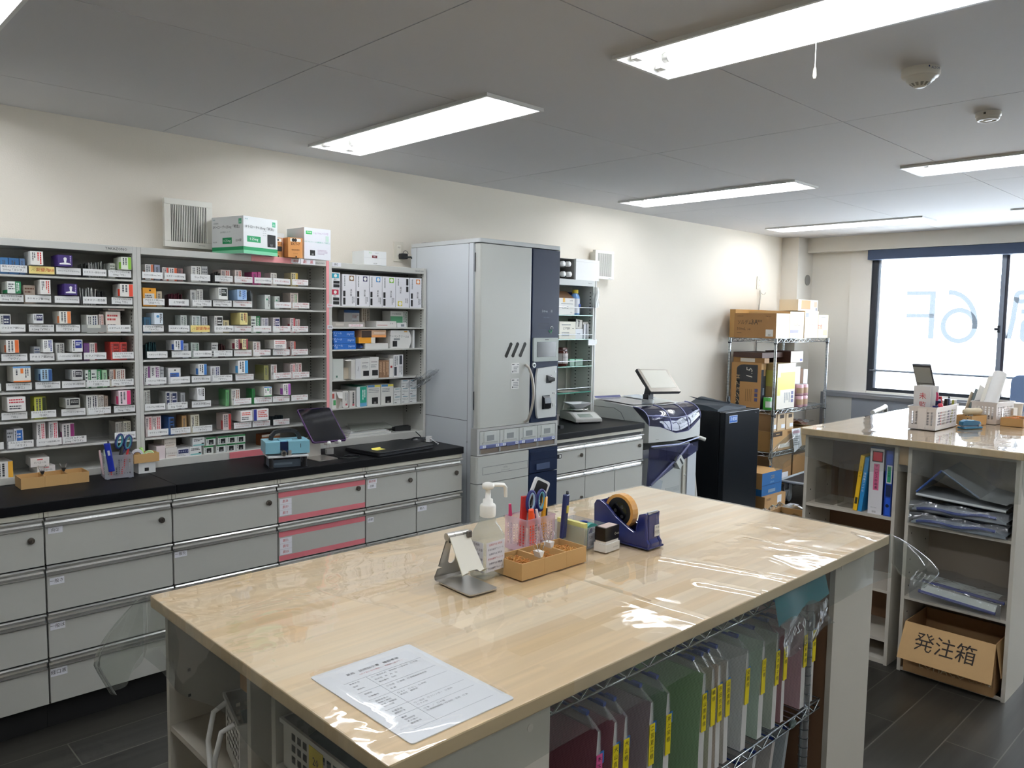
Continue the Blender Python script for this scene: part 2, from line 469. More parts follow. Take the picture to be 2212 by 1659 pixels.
# ------------------------------------------------------------------ ceiling lamps
TUBE = GLOW('#f3f7ff', TUBE_POWER)
TROUGH = P('#f4f3ee', .35)
RIM = P('#dfe1e0', .4)
lamp_say = {(1, 0): 'recessed twin tube ceiling lamp above the wide medicine shelves', (0, 0): 'recessed twin tube ceiling lamp, only its corner showing at the top edge',
            (1, 1): 'large recessed ceiling lamp with a pull cord hanging beside it', (2, 0): 'recessed ceiling lamp between the first lamp row and the window lamps, beside the back wall',
            (3, 0): 'recessed ceiling lamp closest to the window and beside the back wall', (2, 1): 'recessed ceiling lamp beyond the two round detectors, cut by the picture edge',
            (3, 1): 'recessed ceiling lamp near the window, only one end corner showing',
            (0, 1): 'recessed ceiling lamp straight above the viewer, out of sight'}
for i, (x0, x1) in enumerate(LX):
    for j, (y0, y1) in enumerate(LY):
        t = thing('ceiling_lamp', lamp_say.get((i, j), 'unseen ceiling lamp added over the near end of the room for even light'), 'ceiling lamp', ((x0+x1)/2, (y0+y1)/2, H_CEIL), 0, 'twin tube ceiling lamps')
        hw, hl = (x1-x0)/2, (y1-y0)/2
        h = MB()
        for sx in (-1, 1):
            a, b = sorted((sx*hw, sx*(hw-.022)))
            h.quad((sx*hw, -hl, 0), (sx*hw, hl, 0), (sx*(hw-.035), hl-.06, .075), (sx*(hw-.035), -hl+.06, .075), TROUGH)
            h.quad((-hw, sx*hl, 0), (hw, sx*hl, 0), (hw-.035, sx*(hl-.06), .075), (-hw+.035, sx*(hl-.06), .075), TROUGH)
        h.quad((-hw+.035, -hl+.06, .075), (hw-.035, -hl+.06, .075), (hw-.035, hl-.06, .075), (-hw+.035, hl-.06, .075), TROUGH)
        h.prism([(-.045, .074), (.045, .074), (0, .03)], -hl+.1, hl-.1, TROUGH, 'y')
        h.build('reflector', t)
        r = MB()
        for sx in (-1, 1):
            a, b = sorted((sx*hw, sx*(hw+.012))); r.box(a, b, -hl-.012, hl+.012, -.012, .002, RIM)
            a, b = sorted((sx*hl, sx*(hl+.012))); r.box(-hw, hw, a, b, -.012, .002, RIM)
        r.build('rim', t)
        for sx in (-1, 1):
            MB().cyl((sx*.066, -hl+.055, .035), (sx*.066, hl-.055, .035), .0155, TUBE, 10, caps=False).build('fluorescent_tube', t)
            for sy in (-1, 1):
                e = MB()
                e.cyl((sx*.066, sy*(hl-.056), .035), (sx*.066, sy*(hl-.034), .035), .016, P('#9a9a96', .3, metal=.7), 10)
                e.box(sx*.066-.016, sx*.066+.016, min(sy*(hl-.034), sy*(hl-.012)), max(sy*(hl-.034), sy*(hl-.012)), .0, .06, TROUGH)
                e.build('tube_holder', t)
# pull cord, detectors
pc = thing('pull_cord', 'thin white pull cord with a small drop weight under the large ceiling lamp', 'pull cord', (2.285, 1.105, H_CEIL-.012))
MB().cyl((0,0,0), (0,0,-.075), .0012, P('#e8e6e0', .6), 6).build('cord', pc)
MB().lathe([(.0015,0),(.004,-.006),(.0055,-.026),(.003,-.034)], P('#d8d2c0', .4), (0,0,-.072), 10).build('weight', pc)
WPL = P('#dedcd4', .4)
sd = thing('smoke_detector', 'larger white stepped smoke detector with a slotted dome on the ceiling', 'smoke detector', (2.80, .992, H_CEIL))
MB().lathe([(.058,0),(.058,-.018),(.054,-.026)], WPL, n=32).text('▘ALSOK', .011, P('#27407a', .5), (-.03,-.0515,-.011), (1,-.55,0), (0,0,1)).build('base', sd)
MB().lathe([(.054,-.026),(.044,-.03),(.043,-.036),(.036,-.038),(.034,-.044),(.014,-.058),(.0001,-.059)], WPL, n=32).build('dome', sd)
sl = MB()
for k in range(12):
    t = 2*pi*k/12
    sl.box(-.0055, .0055, .021, .031, -.0535, -.0525, P('#75736c', .6)) if False else sl.add([(cos(t+d)*rr, sin(t+d)*rr, z) for d, rr, z in ((-.16,.032,-.0462),(.16,.032,-.0462),(.13,.021,-.0548),(-.13,.021,-.0548))], [(0,1,2,3)], P('#8d8b84', .6))
sl.build('slot', sd)
hd = thing('heat_detector', 'small round flat heat detector on the ceiling near the window side', 'heat detector', (3.534, .992, H_CEIL))
MB().lathe([(.045,0),(.045,-.016),(.041,-.017),(.041,-.022)], WPL, n=32).box(-.046,-.0445,-.004,.004,-.014,-.006,P('#33312e',.5)).build('base', hd)
MB().lathe([(.041,-.022),(.038,-.03),(.03,-.031),(.028,-.028),(.016,-.027),(.014,-.031),(.0001,-.031)], WPL, n=32).build('cap', hd)
# round cover on the column
MB().cyl((7.545, 3.63, 1.98), (7.545, 3.622, 1.98), .052, P('#85847f', .5), 28).build('vent_cap', label='round grey cover plate high on the corner column', cat='cover plate')
# ------------------------------------------------------------------ steel base cabinets, worktops, shelf units on the long wall
STEEL = P('#b7b7b0', .42, noise=.015, scale=60)
CREAM = P('#cfccbd', .45)
SHELFW = P('#c6c6c0', .45)
SHELFB = P('#a9aaa4', .55)
ALU = P('#d9d9d6', .24, metal=.85)
ALUD = P('#8f8c88', .4, metal=.7)
BLACKTOP = P('#0b0c0f', .5, noise=.3, scale=400, bump=.15, spec=.16)
PINK = P('#d0727a', .55)
PINKL = P('#e59a9c', .55)
KEYM = P('#8d8780', .25, metal=.9)
DARK = P('#1c1c1c', .6)
STK = P('#e9e9ee', .6)
INK = P('#1b1b1d', .6)
REDINK = P('#b8232c', .6)
YF0 = 3.19
ROWZ = [.806, .627, .450, .278, .104]
def drawer(cab, x0, x1, zt, zb, lock=True, stickers=(), pink=False):
    """one drawer front with its aluminium pull rail; local y = 0 is the front plane"""
    m = MB()
    m.box(x0+.0025, x1-.0025, 0, .018, zb+.004, zt-.036, STEEL)
    d = m.build('drawer', cab, bevel=.0012, seg=1)
    if pink:
        MB().box(x0+.0027, x1-.0027, -.0006, 0, zt-.062, zt-.038, PINK).box(x0+.0027, x1-.0027, -.0006, 0, zb+.006, zb+.030, PINK).build('warning_stripe', d)
    h = MB()
    prof = [(.016, zt), (-.004, zt), (-.009, zt-.004), (-.009, zt-.008), (-.004, zt-.012), (.006, zt-.013), (.012, zt-.020), (.010, zt-.027),
            (.0, zt-.030), (-.006, zt-.031), (-.006, zt-.0355), (.016, zt-.0355)]
    h.prism(prof, x0+.003, x1-.003, ALU, 'x')
    h.build('pull_rail', d)
    if lock:
        k = MB()
        k.cyl((x1-.043, -.0, zt-.075), (x1-.043, -.009, zt-.075), .0115, KEYM, 20)
        k.cyl((x1-.043, -.009, zt-.075), (x1-.043, -.0105, zt-.075), .0085, P('#6d6660', .3, metal=.9), 20)
        k.box(x1-.0437, x1-.0423, -.0112, -.0105, zt-.079, zt-.071, DARK)
        k.build('lock', d)
    for (sx, sz, w, hh, txt, col) in stickers:
        s = MB()
        s.box(sx, sx+w, -.0012, -.0004, sz-hh, sz, STK)
        s.text(txt, hh*.58, col, (sx+w*.48, -.0016, sz-hh/2), align='CENTER')
        s.build('drawer_label', d)
    return d
def base_cabinet(label, cols, stick, pink=False, zrows=ROWZ, colrows=None, lockrow=0, low=None):
    x0, x1 = cols[0], cols[-1]
    cab = thing('base_cabinet', label, 'cabinet', (x0, YF0, 0), 0, 'grey steel base cabinets')
    b = MB()
    b.box(.001, x1-x0-.001, .020, .58, .1, .828, STEEL)
    b.box(.002, x1-x0-.002, .0185, .0202, .102, .806, DARK)  # dark sheet paints the shade in the gaps between drawers
    b.box(.001, x1-x0-.001, .004, .020, .808, .828, CREAM)
    for s in (.014, x1-x0-.014): b.box(s-.0006, s+.0006, .0034, .004, .808, .828, P('#8d8a80', .6))
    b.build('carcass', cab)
    MB().box(.0, x1-x0, .045, .5, 0, .1, P('#070707', .7)).build('plinth', cab)
    for c in range(len(cols)-1):
        zr = (colrows or {}).get(c, zrows)
        for r in range(len(zr)-1):
            drawer(cab, cols[c]-x0, cols[c+1]-x0, zr[r], zr[r+1], lock=(r == lockrow), stickers=stick.get((c, r), ()), pink=pink and r < 2)
    for c in range(len(low or ())-1): drawer(cab, low[c]-x0, low[c+1]-x0, .615, .104, lock=False)
    return cab
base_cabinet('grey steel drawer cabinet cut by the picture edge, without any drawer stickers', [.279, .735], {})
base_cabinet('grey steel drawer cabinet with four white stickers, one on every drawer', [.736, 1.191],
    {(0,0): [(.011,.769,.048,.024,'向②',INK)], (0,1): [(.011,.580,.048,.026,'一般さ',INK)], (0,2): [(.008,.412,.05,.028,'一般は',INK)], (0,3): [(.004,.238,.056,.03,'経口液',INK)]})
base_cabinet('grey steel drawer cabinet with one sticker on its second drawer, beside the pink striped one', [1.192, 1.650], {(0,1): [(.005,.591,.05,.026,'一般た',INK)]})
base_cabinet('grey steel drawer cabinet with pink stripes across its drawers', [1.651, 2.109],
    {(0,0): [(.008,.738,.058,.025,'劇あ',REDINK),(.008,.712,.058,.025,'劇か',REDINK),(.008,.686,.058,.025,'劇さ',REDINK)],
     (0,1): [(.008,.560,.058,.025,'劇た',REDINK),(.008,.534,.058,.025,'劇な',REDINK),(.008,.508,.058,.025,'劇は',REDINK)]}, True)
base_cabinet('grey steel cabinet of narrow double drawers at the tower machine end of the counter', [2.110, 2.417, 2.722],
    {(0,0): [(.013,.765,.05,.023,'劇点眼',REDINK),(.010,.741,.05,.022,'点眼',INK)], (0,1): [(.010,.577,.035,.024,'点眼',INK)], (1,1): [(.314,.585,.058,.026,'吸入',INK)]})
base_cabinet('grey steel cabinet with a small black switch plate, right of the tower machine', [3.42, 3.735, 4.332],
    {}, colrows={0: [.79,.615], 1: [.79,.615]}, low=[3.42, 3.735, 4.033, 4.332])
MB().cyl((3.70, YF0, .445), (3.70, YF0-.010, .445), .0115, KEYM, 18).cyl((3.70, YF0-.010, .445), (3.70, YF0-.0112, .445), .008, P('#6d6660', .3, metal=.9), 18).build('lock', bpy.data.objects['base_cabinet.005']).matrix_parent_inverse = Matrix.Translation((-3.42, -YF0, 0))
sp = MB()
sp.box(3.445, 3.512, YF0-.002, YF0-.0004, .71, .745, P('#cfcfca', .4)).box(3.449, 3.508, YF0-.003, YF0-.002, .714, .741, P('#101010', .4))
sp.box(3.455, 3.468, YF0-.0038, YF0-.003, .72, .736, P('#d9d9d4', .4)).box(3.489, 3.502, YF0-.0038, YF0-.003, .72, .736, P('#d9d9d4', .4))
sp.build('switch_plate', label='small black two button plate on the drawer right of the tower machine', cat='switch plate')
def worktop(label, x0, x1, y1=3.795):
    MB().box(0, x1-x0, -.006, y1-YF0, .829, .866, BLACKTOP).build('worktop', loc=(x0, YF0, 0), bevel=.003, label=label, cat='worktop', group='black worktops')
worktop('matt black worktop slab under the cardboard organiser and pen basket', -.10, 1.207)
worktop('matt black worktop slab under the laptop and tablet stand', 1.208, 2.727)
worktop('matt black worktop slab under the weighing scale', 3.418, 4.336)

# wall shelf units
SY = 3.59
SHZ = [1.695, 1.58, 1.4635, 1.348, 1.2325, 1.117, 1.002]
def shelf_unit(name, label, x0, x1, top, shelves, base, slots=True, depth=.203, shelfmat=None, back=None):
    t = thing(name, label, 'shelf unit', (x0, SY, .866), 0, 'wall shelf units over the counter')
    w = x1-x0; Z = -.866
    for nm, a, b in (('side_panel', 0, .016), ('side_panel', w-.016, w)):
        p = MB().box(a, b, 0, depth, 0, top+Z, SHELFW)
        if slots:
            xx = a-.0006 if a > 0 else b+.0006
            n = int((top-1.0)/.0155)
            for yy in (.026, .16):
                for k in range(n):
                    zz = 1.0+Z+k*.0155
                    p.add([(xx, yy-.004, zz), (xx, yy+.004, zz), (xx, yy+.004, zz+.007), (xx, yy-.004, zz+.007)], [(0,1,2,3)], DARK)
        p.build(nm, t)
    MB().box(.016, w-.016, depth-.008, depth, 0, top+Z, back or SHELFB).build('back_panel', t)
    MB().box(.016, w-.016, .0, depth-.008, top-.03+Z, top+Z, SHELFW).build('header', t, bevel=.002)
    MB().box(.016, w-.016, .001, depth-.008, 0, base+Z, SHELFW).build('base_shelf', t, bevel=.002)
    for z in shelves:
        MB().box(.017, w-.017, .0, depth-.008, z-.008+Z, z+Z, shelfmat or SHELFW).build('shelf', t, bevel=.001, seg=1)
    return t
u1 = shelf_unit('shelf_unit', 'light grey shelf unit full of labelled pill bins, cut by the picture edge', .29, 1.2115, 1.836, SHZ, .895)
u2 = shelf_unit('shelf_unit', 'light grey shelf unit of pill bins with pink tape on its header and side', 1.2125, 2.152, 1.836, SHZ, .902)
u3 = shelf_unit('shelf_unit', 'narrow light grey shelf unit of medicine cartons beside the tower machine', 2.153, 2.781, 1.829, [1.607, 1.495, 1.379, 1.220, 1.069], .905)
# printing and tape on the units
BR = P('#2b2e33', .5)
MB().text('TAKAZONO', .0155, BR, (.885, -.0007, 1.821-.866), align='RIGHT').build('maker_lettering', u1)
m = MB()
m.box(.012, .94-.004, -.0012, 0, .02, 1.806-.866, PINKL) if False else None
m.box(.9235, .9395, -.0012, 0, .03, 1.834-.866, PINKL)
m.box(.52, .735, -.0022, -.0002, 1.8075-.866, 1.8345-.866, PINKL)
m.build('pink_tape', u2)
m = MB().box(.727, .775, -.0028, -.0022, 1.811-.866, 1.8315-.866, STK).box(.778, .86, -.0028, -.0022, 1.808-.866, 1.8335-.866, STK)
m.text('劇母', .014, REDINK, (.752, -.0032, 1.821-.866)).text('劇　薬', .019, REDINK, (.820, -.0032, 1.8205-.866))
m.text('TAKAZONO', .0115, BR, (.915, -.0007, 1.819-.866), align='RIGHT').build('header_label', u2)
MB().box(.40, .62, -.0012, 0.001, .004, .034, PINK).build('pink_tape', u2)
m = MB().box(.018, .07, -.0012, -.0002, 1.808-.866, 1.828-.866, STK).text('漢方', .013, INK, (.040, -.0018, 1.818-.866))
m.build('shelf_label', u3)
m = MB()
m.box(-.012, .018, -.0025, -.0013, 1.597-.866, 1.616-.866, STK).text('劇カ', .011, REDINK, (.003, -.0032, 1.6065-.866))
m.build('shelf_label', u3)
m = MB()
m.box(-.012, .018, -.0025, -.0013, 1.485-.866, 1.505-.866, STK).text('塗布', .011, INK, (.003, -.0032, 1.495-.866))
m.build('shelf_label', u3)
m = MB()
m.text('TAKAZONO', .0115, BR, (.610, -.0007, 1.812-.866), align='RIGHT')
m.build('maker_lettering', u3)
# medicine bins: unit, row, card from x to x (mm), card wording (! yellow card, * red wording, - blank card, empty: no card)
BINS = [
 (1, 0, 709, 799, '酸化マグネシウム錠|200mg「ヨシダ」'),
 (1, 0, 807, 896, '!バラ錠優先使用'),
 (1, 0, 902, 992, 'ネキシウムカプセル10mg'),
 (1, 0, 1000, 1090, 'ビオスリー配合OD錠'),
 (1, 0, 1098, 1188, 'フェブキソスタット錠|10mg「YD」'),
 (1, 1, 703, 783, '酸化マグネシウム錠|250mg「ヨシダ」'),
 (1, 1, 789, 880, 'タケキャブ錠10mg'),
 (1, 1, 893, 983, 'ネキシウムカプセル20mg'),
 (1, 1, 997, 1088, 'ビオスリー配合錠'),
 (1, 1, 1108, 1199, 'フェブキソスタット錠|20mg「YD」'),
 (1, 2, 699, 786, 'ジャヌビア錠50mg'),
 (1, 2, 798, 887, 'タムスロシン塩酸塩OD錠|0.2mg「VTRS」'),
 (1, 2, 895, 983, 'ニコランジル錠5mg|「サワイ」'),
 (1, 2, 989, 1084, '-'),
 (1, 2, 1090, 1181, 'ビオフェルミン錠剤'),
 (1, 3, 701, 789, 'シロスタゾール錠50mg|「サワイ」'),
 (1, 3, 798, 885, 'テネリア錠20mg'),
 (1, 3, 896, 987, 'ノイロトロピン錠4単位'),
 (1, 3, 994, 1081, 'ビラノア錠20mg'),
 (1, 3, 1106, 1196, 'フェノフィブラート錠|53.3mg「武田テバ」'),
 (1, 4, 622, 696, 'シルニジピン錠10mg'),
 (1, 4, 713, 801, 'スピロノラクトン錠25mg|「日医工」'),
 (1, 4, 814, 903, 'テルミサルタン錠20mg|「DSEP」'),
 (1, 4, 910, 997, 'ノイロビタン配合錠'),
 (1, 4, 1003, 1091, 'ファモチジンD錠10mg|「日医工」'),
 (1, 4, 1099, 1188, 'プラバスタチンNa錠|10mg「サワイ」'),
 (1, 5, 694, 782, 'スピロノラクトン錠50mg|「YD」'),
 (1, 5, 796, 885, 'テルミサルタン錠40mg|「DSEP」'),
 (1, 5, 904, 994, 'バイアスピリン錠100mg'),
 (1, 5, 1005, 1093, 'ファモチジンD錠20mg|「サワイ」'),
 (1, 5, 1106, 1196, 'プレガバリンOD錠|75mg「YD」'),
 (1, 6, 620, 698, '錠5mg'),
 (1, 6, 713, 801, 'スルピリド錠50mg|「サワイ」'),
 (1, 6, 811, 902, 'ドパコール配合錠L100'),
 (1, 6, 907, 995, 'パロキセチン錠|20mg「サワイ」'),
 (1, 6, 1003, 1099, ''),
 (1, 6, 1106, 1193, 'ゾルピデム錠5mg'),
 (2, 0, 1234, 1320, 'フロセミド錠10mg「NP」'),
 (2, 0, 1329, 1420, 'ミオナール錠50mg'),
 (2, 0, 1444, 1533, 'ラックビー'),
 (2, 0, 1555, 1640, 'レバミピド錠100mg|「サワイ」'),
 (2, 0, 1649, 1738, '*アムロジピンOD錠2.5mg|「明治」'),
 (2, 0, 1748, 1837, 'エビリファイ錠3mg'),
 (2, 0, 1844, 1935, '*チラーヂンS錠25μg'),
 (2, 0, 1945, 2034, '*シナカルセト錠25mg|「日医工」'),
 (2, 0, 2043, 2131, ''),
 (2, 1, 1236, 1326, 'フロセミド錠20mg|「武田テバ」'),
 (2, 1, 1345, 1433, 'ミヤBM錠'),
 (2, 1, 1450, 1537, 'ラベプラゾールNa錠|10mg「YD」'),
 (2, 1, 1545, 1633, 'ロキソプロフェンNa錠|60mg「OHA」'),
 (2, 1, 1641, 1734, '*アムロジピンOD錠5mg|「明治」'),
 (2, 1, 1743, 1842, ''),
 (2, 1, 1850, 1938, '*チラーヂンS錠50μg'),
 (2, 1, 1948, 2039, '*メトホルミン塩酸塩錠|250mg「トーワ」'),
 (2, 1, 2046, 2128, ''),
 (2, 2, 1232, 1320, 'フロセミド錠40mg|「トーワ」'),
 (2, 2, 1342, 1434, 'ムコダイン錠250mg'),
 (2, 2, 1441, 1528, '!バラ錠優先使用'),
 (2, 2, 1549, 1641, 'ロゼレム錠8mg'),
 (2, 2, 1644, 1729, '*アムロジピンOD錠10mg|「明治」'),
 (2, 2, 1739, 1831, '*カロナール錠300mg'),
 (2, 2, 1841, 1933, '*ツムラ錠50mg|「DSP」'),
 (2, 2, 1943, 2032, '*メマンチン塩酸塩OD錠|5mg「サワイ」'),
 (2, 2, 2041, 2126, ''),
 (2, 3, 1247, 1334, 'ペオシット錠250mg'),
 (2, 3, 1353, 1439, 'メチコバール錠250μg'),
 (2, 3, 1450, 1534, 'リピトール錠5mg'),
 (2, 3, 1544, 1634, 'ロスバスタチン錠2.5mg|「サワイ」'),
 (2, 3, 1642, 1729, '*アリセプトD錠10mg'),
 (2, 3, 1739, 1827, '*クエチアピン錠25mg|「明治」'),
 (2, 3, 1840, 1929, '*デュロキセチン錠20mg|「ケミファ」'),
 (2, 3, 1941, 2030, '*メマンチン塩酸塩OD錠|10mg「サワイ」'),
 (2, 3, 2039, 2126, ''),
 (2, 4, 1240, 1327, 'ベルソムラ錠15mg'),
 (2, 4, 1345, 1432, 'メチコバール錠500μg'),
 (2, 4, 1440, 1527, 'ルセフィ錠2.5mg'),
 (2, 4, 1538, 1631, 'ロスバスタチン錠5mg|「サワイ」'),
 (2, 4, 1648, 1738, '*アルファカルシドール|カプセル0.5μg「サワイ」'),
 (2, 4, 1743, 1837, ''),
 (2, 4, 1841, 1934, '*ドネペジル塩酸塩錠|5mg「アメル」'),
 (2, 4, 1946, 2037, '*メマンチン塩酸塩OD錠|20mg「サワイ」'),
 (2, 4, 2042, 2126, ''),
 (2, 5, 1230, 1320, 'ベルソムラ錠20mg'),
 (2, 5, 1331, 1419, 'モサプリドクエン酸塩錠|5mg「DSEP」'),
 (2, 5, 1439, 1527, 'ルネスタ錠2mg'),
 (2, 5, 1534, 1628, ''),
 (2, 5, 1637, 1725, '*エルデカルシトール|カプセル0.5μg「サワイ」'),
 (2, 5, 1740, 1832, '*サレゴキシン錠100mg|「ファイザー」'),
 (2, 5, 1837, 1926, '*プレガバリンOD錠25mg|「日医工」'),
 (2, 5, 1936, 2028, '*カンデサルタン錠4mg|「あすか」'),
 (2, 5, 2033, 2126, ''),
 (2, 6, 1242, 1331, 'マグミット錠500mg'),
 (2, 6, 1342, 1430, 'モンテルカスト錠10mg|「ケミファ」'),
 (2, 6, 1441, 1531, 'レベチラセタム錠250mg|「サワイ」'),
 (2, 6, 1536, 1636, ''),
 (2, 6, 1637, 1724, '*エルデカルシトール|カプセル0.75μg「サワイ」'),
 (2, 6, 1730, 1821, '*セレコキシブ錠100mg|「ファイザー」'),
 (2, 6, 1838, 1925, '*トラマドール錠25mg|「日医工」'),
 (2, 6, 1932, 2022, ''),
]
